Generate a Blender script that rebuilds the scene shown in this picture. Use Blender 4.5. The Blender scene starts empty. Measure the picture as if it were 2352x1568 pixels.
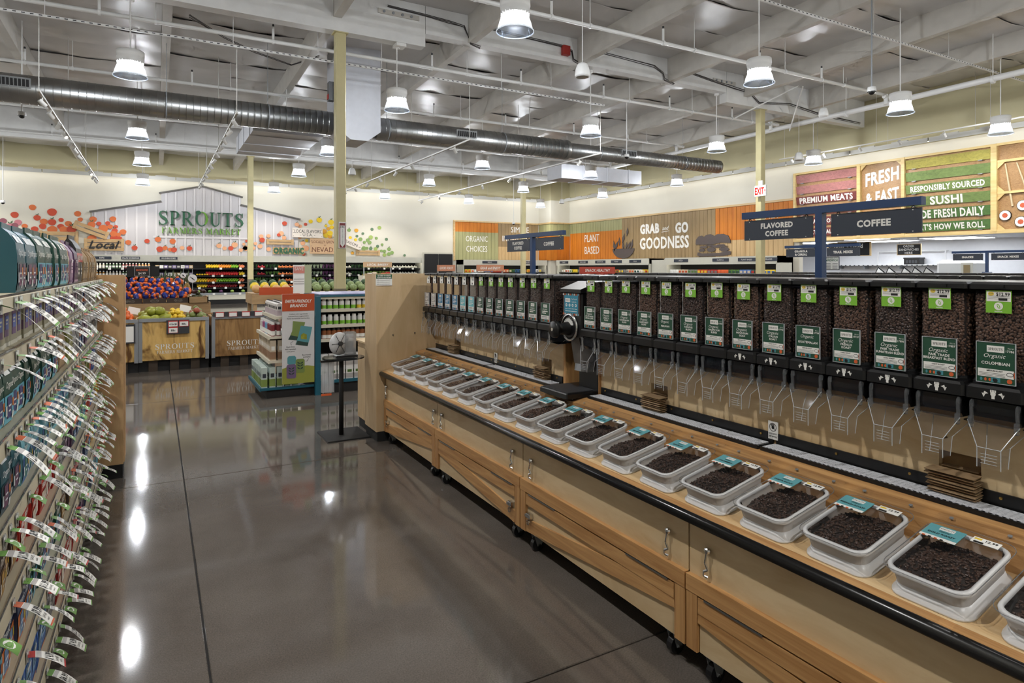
import bpy, math, random
from mathutils import Vector, Matrix
random.seed(7)
SC = bpy.context.scene
COL = SC.collection
R = math.radians
# ---------------------------------------------------------------- camera
CAM_H = 1.55
cam_d = bpy.data.cameras.new('camera')
cam_d.sensor_width = 36.0
cam_d.lens = 36.0 * 1448.0 / 2352.0
cam_d.shift_y = -167.0 / 2352.0
cam_d.clip_start = 0.02
cam_d.clip_end = 200
cam = bpy.data.objects.new('camera', cam_d)
COL.objects.link(cam)
cam.location = (0, 0, CAM_H)
cam.rotation_euler = (R(90), 0, -math.atan2(818, 1448))
SC.camera = cam
# ---------------------------------------------------------------- world and exposure
w = bpy.data.worlds.new('world'); SC.world = w; w.use_nodes = True
w.node_tree.nodes['Background'].inputs[0].default_value = (0.75, 0.8, 0.9, 1)
w.node_tree.nodes['Background'].inputs[1].default_value = 0.15
SC.view_settings.view_transform = 'Standard'
SC.view_settings.look = 'None'
SC.view_settings.gamma = 1.0
SC.view_settings.use_curve_mapping = False
SC.view_settings.exposure = 0.0
try:
    SC.cycles.max_bounces = 8; SC.cycles.diffuse_bounces = 3; SC.cycles.glossy_bounces = 3; SC.cycles.use_adaptive_sampling = True; SC.cycles.adaptive_threshold = 0.1; SC.cycles.adaptive_min_samples = 12
    SC.cycles.transparent_max_bounces = 16; SC.cycles.transmission_bounces = 4
    SC.cycles.caustics_reflective = False; SC.cycles.caustics_refractive = False
    SC.cycles.sample_clamp_indirect = 4.0; SC.cycles.sample_clamp_direct = 0.0
    SC.cycles.use_denoising = True
except Exception:
    pass
PENDANT_W = 310.0
WASH_E = 7.5
# ---------------------------------------------------------------- helpers
def lin(c):
    c /= 255.0
    return c / 12.92 if c <= 0.04045 else ((c + 0.055) / 1.055) ** 2.4
def rgb(r, g, b): return (lin(r), lin(g), lin(b), 1.0)
MATS = {}
def nodes(name):
    m = bpy.data.materials.new(name); m.use_nodes = True
    nt = m.node_tree; b = nt.nodes['Principled BSDF']
    MATS[name] = m
    return m, nt, b
def mat(name, c, rough=0.5, metal=0.0, var=0.0, scale=8.0, bump=0.0, bscale=40.0, emit=0.0, spec=0.5, coat=0.0):
    if name in MATS: return MATS[name]
    m, nt, b = nodes(name)
    col = rgb(*c)
    b.inputs['Base Color'].default_value = col
    b.inputs['Roughness'].default_value = rough
    b.inputs['Metallic'].default_value = metal
    b.inputs['Specular IOR Level'].default_value = spec
    b.inputs['Coat Weight'].default_value = coat
    if emit:
        b.inputs['Emission Color'].default_value = col
        b.inputs['Emission Strength'].default_value = emit
    if var or bump:
        tc = nt.nodes.new('ShaderNodeTexCoord')
    if var:
        n = nt.nodes.new('ShaderNodeTexNoise'); n.inputs['Scale'].default_value = scale; n.inputs['Detail'].default_value = 4
        r = nt.nodes.new('ShaderNodeValToRGB')
        r.color_ramp.elements[0].position = 0.3; r.color_ramp.elements[1].position = 0.7
        r.color_ramp.elements[0].color = tuple(max(0, x * (1 - var)) for x in col[:3]) + (1,)
        r.color_ramp.elements[1].color = tuple(min(1, x * (1 + var)) for x in col[:3]) + (1,)
        nt.links.new(tc.outputs['Object'], n.inputs['Vector']); nt.links.new(n.outputs['Fac'], r.inputs['Fac'])
        nt.links.new(r.outputs['Color'], b.inputs['Base Color'])
    if bump:
        n2 = nt.nodes.new('ShaderNodeTexNoise'); n2.inputs['Scale'].default_value = bscale; n2.inputs['Detail'].default_value = 3
        bp = nt.nodes.new('ShaderNodeBump'); bp.inputs['Strength'].default_value = bump; bp.inputs['Distance'].default_value = 0.02
        nt.links.new(tc.outputs['Object'], n2.inputs['Vector']); nt.links.new(n2.outputs['Fac'], bp.inputs['Height'])
        nt.links.new(bp.outputs['Normal'], b.inputs['Normal'])
    return m
def wood(name, c1, c2, axis=1, dens=9.0, stretch=0.07, rough=0.42, spot=None, spots=1.0):
    m, nt, b = nodes(name)
    b.inputs['Roughness'].default_value = rough
    tc = nt.nodes.new('ShaderNodeTexCoord'); mp = nt.nodes.new('ShaderNodeMapping')
    s = [dens, dens, dens]; s[axis] = dens * stretch
    mp.inputs['Scale'].default_value = s
    n = nt.nodes.new('ShaderNodeTexNoise'); n.inputs['Scale'].default_value = 1.0; n.inputs['Detail'].default_value = 7
    n.inputs['Roughness'].default_value = 0.62; n.inputs['Distortion'].default_value = 1.1
    r = nt.nodes.new('ShaderNodeValToRGB')
    r.color_ramp.elements[0].position = 0.34; r.color_ramp.elements[1].position = 0.6
    r.color_ramp.elements[0].color = rgb(*c2); r.color_ramp.elements[1].color = rgb(*c1)
    nt.links.new(tc.outputs['Object'], mp.inputs['Vector']); nt.links.new(mp.outputs['Vector'], n.inputs['Vector'])
    nt.links.new(n.outputs['Fac'], r.inputs['Fac'])
    out = r.outputs['Color']
    if spot:
        n2 = nt.nodes.new('ShaderNodeTexNoise'); n2.inputs['Scale'].default_value = spots; n2.inputs['Detail'].default_value = 3; n2.inputs['Distortion'].default_value = 1.5
        r2 = nt.nodes.new('ShaderNodeValToRGB'); r2.color_ramp.elements[0].position = 0.5; r2.color_ramp.elements[1].position = 0.66
        mx = nt.nodes.new('ShaderNodeMix'); mx.data_type = 'RGBA'
        mp2 = nt.nodes.new('ShaderNodeMapping'); mp2.inputs['Scale'].default_value = (1.4, 1.4, .55); nt.links.new(tc.outputs['Object'], mp2.inputs['Vector']); nt.links.new(mp2.outputs['Vector'], n2.inputs['Vector']); nt.links.new(n2.outputs['Fac'], r2.inputs['Fac'])
        nt.links.new(r2.outputs['Color'], mx.inputs[0]); nt.links.new(out, mx.inputs[6]); mx.inputs[7].default_value = rgb(*spot)
        out = mx.outputs[2]
    nt.links.new(out, b.inputs['Base Color'])
    bp = nt.nodes.new('ShaderNodeBump'); bp.inputs['Strength'].default_value = 0.08; bp.inputs['Distance'].default_value = 0.01
    nt.links.new(n.outputs['Fac'], bp.inputs['Height']); nt.links.new(bp.outputs['Normal'], b.inputs['Normal'])
    return m
def clear(name, tint=(255, 255, 255), trans=0.9, rough=0.05, body=(255, 255, 255), fres=0.2):
    """thin clear plastic: straight-through part, a little body colour, a gloss on top"""
    m = bpy.data.materials.new(name); m.use_nodes = True; MATS[name] = m
    nt = m.node_tree; nt.nodes.clear()
    o = nt.nodes.new('ShaderNodeOutputMaterial')
    t = nt.nodes.new('ShaderNodeBsdfTransparent'); t.inputs[0].default_value = rgb(*tint)
    d = nt.nodes.new('ShaderNodeBsdfTranslucent'); d.inputs[0].default_value = rgb(*body)
    d2 = nt.nodes.new('ShaderNodeBsdfDiffuse'); d2.inputs[0].default_value = rgb(*body)
    a = nt.nodes.new('ShaderNodeMixShader'); a.inputs[0].default_value = 0.5
    nt.links.new(d.outputs[0], a.inputs[1]); nt.links.new(d2.outputs[0], a.inputs[2])
    mx = nt.nodes.new('ShaderNodeMixShader'); mx.inputs[0].default_value = trans
    nt.links.new(a.outputs[0], mx.inputs[1]); nt.links.new(t.outputs[0], mx.inputs[2])
    g = nt.nodes.new('ShaderNodeBsdfGlossy'); g.inputs['Roughness'].default_value = rough
    lw = nt.nodes.new('ShaderNodeLayerWeight'); lw.inputs[0].default_value = fres
    m2 = nt.nodes.new('ShaderNodeMixShader')
    nt.links.new(lw.outputs['Fresnel'], m2.inputs[0]); nt.links.new(mx.outputs[0], m2.inputs[1]); nt.links.new(g.outputs[0], m2.inputs[2])
    nt.links.new(m2.outputs[0], o.inputs[0])
    return m
def glow(name, c, e):
    m = bpy.data.materials.new(name); m.use_nodes = True; MATS[name] = m
    nt = m.node_tree; nt.nodes.clear()
    o = nt.nodes.new('ShaderNodeOutputMaterial'); em = nt.nodes.new('ShaderNodeEmission')
    em.inputs[0].default_value = rgb(*c); em.inputs[1].default_value = e
    nt.links.new(em.outputs[0], o.inputs[0])
    return m
X_, Y_, Z_ = Vector((1, 0, 0)), Vector((0, 1, 0)), Vector((0, 0, 1))
_tc = {}
def text2d(s, bold=0.0, shear=0.0):
    k = (s, bold, shear)
    if k in _tc: return _tc[k]
    cu = bpy.data.curves.new('lettering', 'FONT'); cu.body = s; cu.size = 1.0; cu.offset = bold; cu.shear = shear
    cu.resolution_u = 2 if len(s) > 3 else 3
    cu.space_character = 1.0 + bold * 2.2
    o = bpy.data.objects.new('lettering', cu)
    me = bpy.data.meshes.new_from_object(o)
    vs = [(v.co.x, v.co.y) for v in me.vertices]; fs = [tuple(p.vertices) for p in me.polygons]
    bpy.data.objects.remove(o); bpy.data.curves.remove(cu); bpy.data.meshes.remove(me)
    if not vs: vs = [(0, 0)]
    x0 = min(a for a, b in vs); x1 = max(a for a, b in vs); y0 = min(b for a, b in vs); y1 = max(b for a, b in vs)
    _tc[k] = (vs, fs, x0, x1, y0, y1)
    return _tc[k]
class MB:
    def __init__(s): s.v = []; s.f = []; s.m = []; s.mi = 0
    def n(s): return len(s.v)
    def add(s, vs, fs, mi=None):
        b = len(s.v); s.v += [tuple(x) for x in vs]
        for f in fs: s.f.append(tuple(b + i for i in f)); s.m.append(s.mi if mi is None else mi)
        return s
    def box(s, x0, x1, y0, y1, z0, z1, mi=None):
        vs = [(x, y, z) for z in (z0, z1) for y in (y0, y1) for x in (x0, x1)]
        return s.add(vs, [(0, 2, 3, 1), (4, 5, 7, 6), (0, 1, 5, 4), (2, 6, 7, 3), (0, 4, 6, 2), (1, 3, 7, 5)], mi)
    def obox(s, c, ax, ay, az, mi=None):
        """box by centre and three half-vectors"""
        c = Vector(c); ax, ay, az = Vector(ax), Vector(ay), Vector(az)
        vs = [c + i * ax + j * ay + k * az for k in (-1, 1) for j in (-1, 1) for i in (-1, 1)]
        return s.add(vs, [(0, 2, 3, 1), (4, 5, 7, 6), (0, 1, 5, 4), (2, 6, 7, 3), (0, 4, 6, 2), (1, 3, 7, 5)], mi)
    def bbox(s, x0, x1, y0, y1, z0, z1, b, mi=None):
        """box with chamfered vertical edges and top rim"""
        pl = [(x0 + b, y0), (x1 - b, y0), (x1, y0 + b), (x1, y1 - b), (x1 - b, y1), (x0 + b, y1), (x0, y1 - b), (x0, y0 + b)]
        cx, cy = (x0 + x1) / 2, (y0 + y1) / 2
        kx, ky = 1 - b / max(1e-6, (x1 - x0) / 2), 1 - b / max(1e-6, (y1 - y0) / 2)
        vs = [(x, y, z0) for x, y in pl] + [(x, y, z1 - b) for x, y in pl] + [(cx + (x - cx) * kx, cy + (y - cy) * ky, z1) for x, y in pl]
        fs = [tuple(reversed(range(8))), tuple(range(16, 24))]
        for r in (0, 8):
            for i in range(8): j = (i + 1) % 8; fs.append((r + i, r + j, r + 8 + j, r + 8 + i))
        return s.add(vs, fs, mi)
    def quad(s, a, b, c, d, mi=None): return s.add([a, b, c, d], [(0, 1, 2, 3)], mi)
    def prism(s, poly, o, ux, uy, d, mi=None):
        """polygon in the plane o + x*ux + y*uy, pulled by vector d"""
        o, ux, uy, d = Vector(o), Vector(ux), Vector(uy), Vector(d); n = len(poly)
        vs = [o + x * ux + y * uy for x, y in poly]; vs += [p + d for p in vs]
        fs = [tuple(range(n)), tuple(reversed(range(n, 2 * n)))] + [(i, n + i, n + (i + 1) % n, (i + 1) % n) for i in range(n)]
        return s.add(vs, fs, mi)
    def cyl(s, a, b, r, r2=None, n=12, mi=None, caps=True):
        a, b = Vector(a), Vector(b); r2 = r if r2 is None else r2
        d = (b - a).normalized(); u = d.orthogonal().normalized(); v = d.cross(u)
        vs = [a + r * (math.cos(2 * math.pi * i / n) * u + math.sin(2 * math.pi * i / n) * v) for i in range(n)]
        vs += [b + r2 * (math.cos(2 * math.pi * i / n) * u + math.sin(2 * math.pi * i / n) * v) for i in range(n)]
        fs = [(i, (i + 1) % n, n + (i + 1) % n, n + i) for i in range(n)]
        if caps: fs += [tuple(reversed(range(n))), tuple(range(n, 2 * n))]
        return s.add(vs, fs, mi)
    def lathe(s, prof, c=(0, 0, 0), n=20, axis=Z_, mi=None, cap0=False, cap1=False):
        c = Vector(c); d = Vector(axis).normalized(); u = d.orthogonal().normalized(); v = d.cross(u)
        vs = []
        for r, z in prof:
            for i in range(n):
                a = 2 * math.pi * i / n; vs.append(c + z * d + r * (math.cos(a) * u + math.sin(a) * v))
        fs = []
        for k in range(len(prof) - 1):
            for i in range(n): j = (i + 1) % n; fs.append((k * n + i, k * n + j, (k + 1) * n + j, (k + 1) * n + i))
        if cap0: fs.append(tuple(reversed(range(n))))
        if cap1: fs.append(tuple(range((len(prof) - 1) * n, len(prof) * n)))
        return s.add(vs, fs, mi)
    def ball(s, c, r, nu=8, nv=6, mi=None, rot=None):
        if not isinstance(r, (tuple, list)): r = (r, r, r)
        c = Vector(c); vs = [Vector((0, 0, -r[2]))]
        for j in range(1, nv):
            t = math.pi * j / nv - math.pi / 2
            for i in range(nu):
                a = 2 * math.pi * i / nu; vs.append(Vector((r[0] * math.cos(t) * math.cos(a), r[1] * math.cos(t) * math.sin(a), r[2] * math.sin(t))))
        vs.append(Vector((0, 0, r[2])))
        if rot is not None: vs = [rot @ p for p in vs]
        vs = [p + c for p in vs]
        fs = [(0, 1 + (i + 1) % nu, 1 + i) for i in range(nu)]
        for j in range(nv - 2):
            b = 1 + j * nu
            fs += [(b + i, b + (i + 1) % nu, b + nu + (i + 1) % nu, b + nu + i) for i in range(nu)]
        b = 1 + (nv - 2) * nu; t = len(vs) - 1
        fs += [(b + i, b + (i + 1) % nu, t) for i in range(nu)]
        return s.add(vs, fs, mi)
    def tube(s, pts, r, n=8, mi=None):
        pts = [Vector(p) for p in pts]
        for a, b in zip(pts[:-1], pts[1:]): s.cyl(a, b, r, n=n, mi=mi)
        return s
    def disc(s, c, ux, uy, r, n=16, mi=None, ry=None):
        c, ux, uy = Vector(c), Vector(ux), Vector(uy); ry = r if ry is None else ry
        return s.add([c + r * math.cos(2 * math.pi * i / n) * ux + ry * math.sin(2 * math.pi * i / n) * uy for i in range(n)], [tuple(range(n))], mi)
    def text(s, t, o, ux, uy, h, mi=None, bold=0.0, align=0.5, w=None, shear=0.0, depth=None):
        """letters of cap height h in the plane (ux, uy) from anchor o (centre by default); squeezed to width w when longer"""
        vs, fs, x0, x1, y0, y1 = text2d(t, bold, shear)
        k = h / 0.72; kx = k
        if w and (x1 - x0) * k > w: kx = w / (x1 - x0)
        o, ux, uy = Vector(o), Vector(ux), Vector(uy)
        ox = -(x0 + (x1 - x0) * align)
        pv = [o + (x + ox) * kx * ux + (y - 0.36) * k * uy for x, y in vs]
        if depth is None: return s.add(pv, fs, mi)
        d = Vector(depth); n = len(pv)
        ed = {}
        for f in fs:
            for i in range(len(f)):
                e = (f[i], f[(i + 1) % len(f)]); ed[e] = 1
        side = [(a, b, b + n, a + n) for (a, b) in ed if (b, a) not in ed]
        return s.add(pv + [p + d for p in pv], fs + [tuple(reversed([i + n for i in f])) for f in fs] + side, mi)
    def mesh(s, name, mats, smooth=False):
        me = bpy.data.meshes.new(name); me.from_pydata(s.v, [], s.f)
        for m in (mats if isinstance(mats, (list, tuple)) else [mats]): me.materials.append(m)
        if len(me.materials) > 1: me.polygons.foreach_set('material_index', s.m)
        if smooth: me.polygons.foreach_set('use_smooth', [True] * len(me.polygons))
        me.update()
        return me
    def build(s, name, mats, parent=None, smooth=False, loc=None):
        return obj(name, s.mesh(name, mats, smooth), parent, loc)
def obj(name, me, parent=None, loc=None, rot=None, scale=None):
    o = bpy.data.objects.new(name, me); COL.objects.link(o)
    if parent is not None: o.parent = parent
    if loc is not None: o.location = loc
    if rot is not None: o.rotation_euler = rot
    if scale is not None: o.scale = scale
    return o
def tag(o, label, cat, group=None, kind=None):
    if label: o['label'] = label
    if cat: o['category'] = cat
    if group: o['group'] = group
    if kind: o['kind'] = kind
    return o
def thing(name, label, cat, loc=(0, 0, 0), group=None, rotz=0.0):
    o = bpy.data.objects.new(name, None); o.empty_display_size = 0.1; COL.objects.link(o)
    o.location = loc; o.rotation_euler = (0, 0, rotz)
    return tag(o, label, cat, group)
def struct(o): o['kind'] = 'structure'; return o
def stuff(o): o['kind'] = 'stuff'; return o
ORD = 'first second third fourth fifth sixth seventh eighth ninth tenth eleventh twelfth thirteenth fourteenth fifteenth sixteenth seventeenth eighteenth nineteenth twentieth'.split()
def nth(i):
    """0-based count as an ordinal word"""
    i += 1
    if i <= 20: return ORD[i - 1]
    t = {20: 'twenty', 30: 'thirty', 40: 'forty', 50: 'fifty'}[i // 10 * 10]
    return t[:-1] + 'ieth' if i % 10 == 0 else t + '-' + ORD[i % 10 - 1]
def setmats(o, ms):
    for i, m in enumerate(ms):
        o.material_slots[i].link = 'OBJECT'; o.material_slots[i].material = m
def jit(a): return random.uniform(-a, a)
# ---------------------------------------------------------------- shared materials
white_paint = mat('white_paint', (222, 221, 216), 0.6, var=0.04)
M_beam = mat('beam_paint', (192, 188, 180), 0.55, var=0.06, scale=3, bump=0.15, bscale=12)
M_girder = mat('girder_paint', (222, 222, 220), 0.5, var=0.05, scale=3, bump=0.12, bscale=9)
M_insul = mat('insulation_sheet', (200, 198, 196), 0.34, var=0.03, scale=2, bump=0.16, bscale=2.2, spec=0.6)
M_wall = mat('cream_wall_paint', (216, 211, 196), 0.7, var=0.015, scale=1.2)
M_wallhi = mat('tan_wall_paint', (180, 172, 138), 0.7, var=0.02, scale=1.2)
M_col = mat('column_paint', (196, 186, 142), 0.5, var=0.03)
M_white = mat('white_plastic', (232, 232, 230), 0.4)
M_offw = mat('case_enamel', (208, 206, 192), 0.45, var=0.02)
M_black = mat('black_plastic', (20, 20, 21), 0.35)
M_blackm = mat('black_matte', (17, 17, 18), 0.7)
M_dark = mat('dark_grey', (52, 54, 58), 0.5)
M_slate = mat('slate_sign', (52, 58, 70), 0.5)
M_steel = mat('galvanised_steel', (168, 170, 170), 0.32, metal=1.0, var=0.14, scale=2.2, bump=0.1, bscale=3)
M_chrome = mat('chrome', (215, 215, 215), 0.18, metal=1.0)
M_grey = mat('grey_metal', (150, 154, 158), 0.45, metal=0.4)
M_navy = mat('navy_powder_coat', (34, 62, 104), 0.35)
M_ink = mat('black_ink', (22, 22, 22), 0.6)
M_paper = mat('white_paper', (236, 235, 230), 0.6)
M_print = mat('white_print', (236, 234, 228), 0.6)
M_ply = wood('maple_plywood', (216, 192, 152), (200, 170, 126), axis=1, dens=7, stretch=0.25)
M_plyv = wood('maple_plywood_upright', (208, 182, 144), (194, 166, 126), axis=2, dens=6, stretch=0.2)
M_fir = wood('fir_board', (204, 158, 104), (170, 122, 72), axis=1, dens=26, stretch=0.05)
M_firv = wood('fir_post', (202, 156, 102), (168, 120, 72), axis=2, dens=26, stretch=0.05)
M_top = wood('maple_counter', (228, 198, 152), (208, 170, 120), axis=1, dens=14, stretch=0.06, rough=0.3)
M_clear = clear('clear_acrylic', fres=.06, trans=0.96, body=(235, 238, 242))
M_clear2 = clear('clear_lid', fres=.2, trans=0.985, body=(240, 242, 245), rough=0.03)
M_frost = clear('frosted_plastic', trans=0.15, body=(246, 246, 246), rough=0.2)
# ================================================================ the setting
XR, YB, XL, YF = 20.9, 31.5, -9.0, -4.0
def deck(y): return 7.2 - 0.027 * (y - 12.85)
# polished concrete
m, nt, b = nodes('polished_concrete')
tc = nt.nodes.new('ShaderNodeTexCoord')
n1 = nt.nodes.new('ShaderNodeTexNoise'); n1.inputs['Scale'].default_value = 0.9; n1.inputs['Detail'].default_value = 6; n1.inputs['Roughness'].default_value = 0.6
n2 = nt.nodes.new('ShaderNodeTexNoise'); n2.inputs['Scale'].default_value = 160; n2.inputs['Detail'].default_value = 2
r1 = nt.nodes.new('ShaderNodeValToRGB'); r1.color_ramp.elements[0].position = 0.3; r1.color_ramp.elements[1].position = 0.72
r1.color_ramp.elements[0].color = rgb(84, 77, 71); r1.color_ramp.elements[1].color = rgb(110, 104, 98)
r2 = nt.nodes.new('ShaderNodeValToRGB'); r2.color_ramp.elements[0].position = 0.28; r2.color_ramp.elements[1].position = 0.75
r2.color_ramp.elements[0].color = (0.55, 0.55, 0.55, 1); r2.color_ramp.elements[1].color = (1.25, 1.22, 1.18, 1)
mx = nt.nodes.new('ShaderNodeMix'); mx.data_type = 'RGBA'; mx.blend_type = 'MULTIPLY'; mx.inputs[0].default_value = 0.6
for n in (n1, n2): nt.links.new(tc.outputs['Object'], n.inputs['Vector'])
nt.links.new(n1.outputs['Fac'], r1.inputs['Fac']); nt.links.new(n2.outputs['Fac'], r2.inputs['Fac'])
nt.links.new(r1.outputs['Color'], mx.inputs[6]); nt.links.new(r2.outputs['Color'], mx.inputs[7]); nt.links.new(mx.outputs[2], b.inputs['Base Color'])
mr = nt.nodes.new('ShaderNodeMapRange'); mr.inputs[3].default_value = 0.045; mr.inputs[4].default_value = 0.1
nt.links.new(n1.outputs['Fac'], mr.inputs[0]); nt.links.new(mr.outputs[0], b.inputs['Roughness'])
b.inputs['Specular IOR Level'].default_value = 0.62
M_floor = m
M_joint = mat('floor_joint', (30, 28, 26), 0.8)
fl = MB().box(XL, 27.5, YF, YB, -0.3, -0.012).build('floor', M_joint); struct(fl)
xs = [XL] + [0.18 + 4.57 * k for k in range(-2, 6) if XL < 0.18 + 4.57 * k < 27] + [27.5]
ys = [YF] + [2.03 + 3.19 * k for k in range(-1, 10) if YF < 2.03 + 3.19 * k < YB - 0.3] + [YB]
for i in range(len(xs) - 1):
    for j in range(len(ys) - 1):
        g = 0.004
        MB().bbox(xs[i] + g, xs[i + 1] - g, ys[j] + g, ys[j + 1] - g, -0.012, 0.0, 0.003).build('slab', M_floor, fl)
# walls
TRIMZ = 5.45
wb = MB().box(XL, XR + 0.2, YB, YB + 0.2, -0.3, TRIMZ, 0).box(XL, XR + 0.2, YB, YB + 0.2, TRIMZ, 7.2, 1)
wb = struct(wb.build('wall_back', [M_wall, M_wallhi]))
DY0, DY1, DZ = 4.0, 15.2, 2.62
wr = MB()
wr.box(XR, XR + 0.2, DY1, YB, -0.3, TRIMZ, 0).box(XR, XR + 0.2, YF, DY0, -0.3, TRIMZ, 0).box(XR, XR + 0.2, DY0, DY1, DZ, TRIMZ, 0)
wr.box(XR, XR + 0.2, YF, YB, TRIMZ, 8.0, 1)
struct(wr.build('wall_right', [M_wall, M_wallhi]))
struct(MB().box(XL - 0.2, XL, YF, YB, -0.3, 8.0).build('wall_left', M_wall))
struct(MB().box(XL, 27.5, YF - 0.2, YF, -0.3, 8.0).build('wall_front', M_wall))
struct(MB().box(19.6, XR, 30.2, YB, 0, TRIMZ, 0).box(19.6, XR, 30.2, YB, TRIMZ, 6.9, 1).build('wall_corner', [M_wall, M_wallhi]))
# deli room behind the opening
M_deli = mat('deli_wall_panel', (224, 224, 226), 0.35, var=0.02)
struct(MB().box(25.6, 25.8, DY0 - 0.2, 18.8, -0.3, DZ + 0.2).build('wall_deli', M_deli))
struct(MB().box(XR + 0.2, 25.6, DY0 - 0.2, DY0, -0.3, DZ + 0.2).box(XR + 0.2, 25.6, 18.6, 18.8, -0.3, DZ + 0.2).build('wall_deli_side', M_deli))
struct(MB().box(XR + 0.2, 25.6, DY0, 18.6, DZ, DZ + 0.2).build('ceiling_deli', M_deli))
# roof deck
rf = MB()
rf.add([(XL - 0.2, YF - 0.2, deck(YF)), (27.5, YF - 0.2, deck(YF)), (27.5, YB + 0.2, deck(YB)), (XL - 0.2, YB + 0.2, deck(YB)),
        (XL - 0.2, YF - 0.2, deck(YF) + 0.2), (27.5, YF - 0.2, deck(YF) + 0.2), (27.5, YB + 0.2, deck(YB) + 0.2), (XL - 0.2, YB + 0.2, deck(YB) + 0.2)],
       [(0, 1, 2, 3), (7, 6, 5, 4), (0, 4, 5, 1), (1, 5, 6, 2), (2, 6, 7, 3), (3, 7, 4, 0)])
ceil = struct(rf.build('ceiling', M_insul))
PX = [0.2 + 2.97 * k for k in range(-3, 8)]
# draped insulation sheets between the purlins, a lapped seam on each
def sheet_mesh(seed):
    rd = random.Random(seed); nx, ny = 12, 6; W, L = 2.80, 1.235; vs = []
    ph = [rd.uniform(0, 6.28) for _ in range(5)]
    for j in range(ny + 1):
        for i in range(nx + 1):
            x, y = i / nx, j / ny
            sag = 4 * x * (1 - x) * 0.03 + 0.012 * math.sin(math.pi * y) * (0.6 + 0.4 * math.sin(3 * x + ph[0]))
            wr_ = 0.018 * math.sin(9 * x + 5 * y + ph[1]) * math.sin(7 * y + ph[2]) + 0.010 * math.sin(17 * x - 6 * y + ph[3]) + rd.uniform(-.005, .005)
            edge = min(x, 1 - x) * 8
            vs.append(((x - 0.5) * W, (y - 0.5) * L, -sag - wr_ * min(1, edge)))
    fs = [(j * (nx + 1) + i, (j + 1) * (nx + 1) + i, (j + 1) * (nx + 1) + i + 1, j * (nx + 1) + i + 1) for j in range(ny) for i in range(nx)]
    mb = MB().add(vs, fs)
    for i in range(nx):   # lap at the near edge hangs a little lower
        a, c = vs[i], vs[i + 1]
        mb.quad(a, c, (c[0], c[1] + 0.03, c[2] - 0.006), (a[0], a[1] + 0.03, a[2] - 0.006))
    return mb.mesh('insulation_sheet', M_insul, True)
SH = [sheet_mesh(k) for k in range(5)]
y = 3.95; ri = 0
while y < YB - 0.5:
    for k in range(len(PX) - 1):
        xm = (PX[k] + PX[k + 1]) / 2
        if xm + 1.5 > XR + 0.4 and xm - 1.5 > XR - 0.6: continue
        if xm * 0.492 + y * 0.8706 < 9.5 or xm < -8 or (12.3 < y < 13.4) or (25.4 < y < 26.6): continue
        o = obj('insulation_sheet', random.choice(SH), ceil, (xm + jit(.01), y, deck(y) - 0.1 - .022 * ((ri + k) % 2) + jit(0.004)), (-0.027 + jit(.006), jit(.008), jit(.004)))
    y += 1.22; ri += 1
# purlins
for k, x in enumerate(PX):
    if x > XR - 0.3: continue
    for (y0, y1) in ((YF, 12.72), (12.98, 25.87), (26.13, YB)):
        mb = MB(); wd = 0.085
        for (xx, sgn) in ((x, 1),):
            d0, d1 = deck(y0), deck(y1)
            vs = [(xx - wd, y0, d0 - .62), (xx + wd, y0, d0 - .62), (xx + wd, y1, d1 - .62), (xx - wd, y1, d1 - .62), (xx - wd, y0, d0), (xx + wd, y0, d0), (xx + wd, y1, d1), (xx - wd, y1, d1)]
            mb.add(vs, [(0, 3, 2, 1), (4, 5, 6, 7), (0, 1, 5, 4), (2, 3, 7, 6), (0, 4, 7, 3), (1, 2, 6, 5)])
        mb.build('purlin', M_beam, ceil)
# glued girders: deep over the columns, hung spans shallower
for (gy, segs) in ((12.85, ((-9, -3.2, 6.62), (-3.2, 5.05, 6.32), (5.05, 14.25, 6.60), (14.25, XR, 6.33))), (26.0, ((-9, XR, 5.86),))):
    for (x0, x1, zb) in segs:
        MB().box(x0 + .005, x1 - .005, gy - .13, gy + .13, zb, deck(gy)).build('girder', M_girder, ceil)
for (x, y, zt) in ((3.25, 12.85, 6.32), (15.85, 12.85, 6.33), (3.16, 26.0, 5.86), (15.3, 26.0, 5.86)):
    c = MB().bbox(x - .1, x + .1, y - .1, y + .1, 0, zt, 0.012, 0)
    c.box(x - .103, x + .103, y - .103, y + .103, 0, 1.15, 1)
    c.box(x - .14, x + .14, y - .135, y + .135, zt - 0.02, zt, 0)
    struct(c.build('column', [M_col, mat('column_bumper', (120, 112, 92), 0.4)]))
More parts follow.
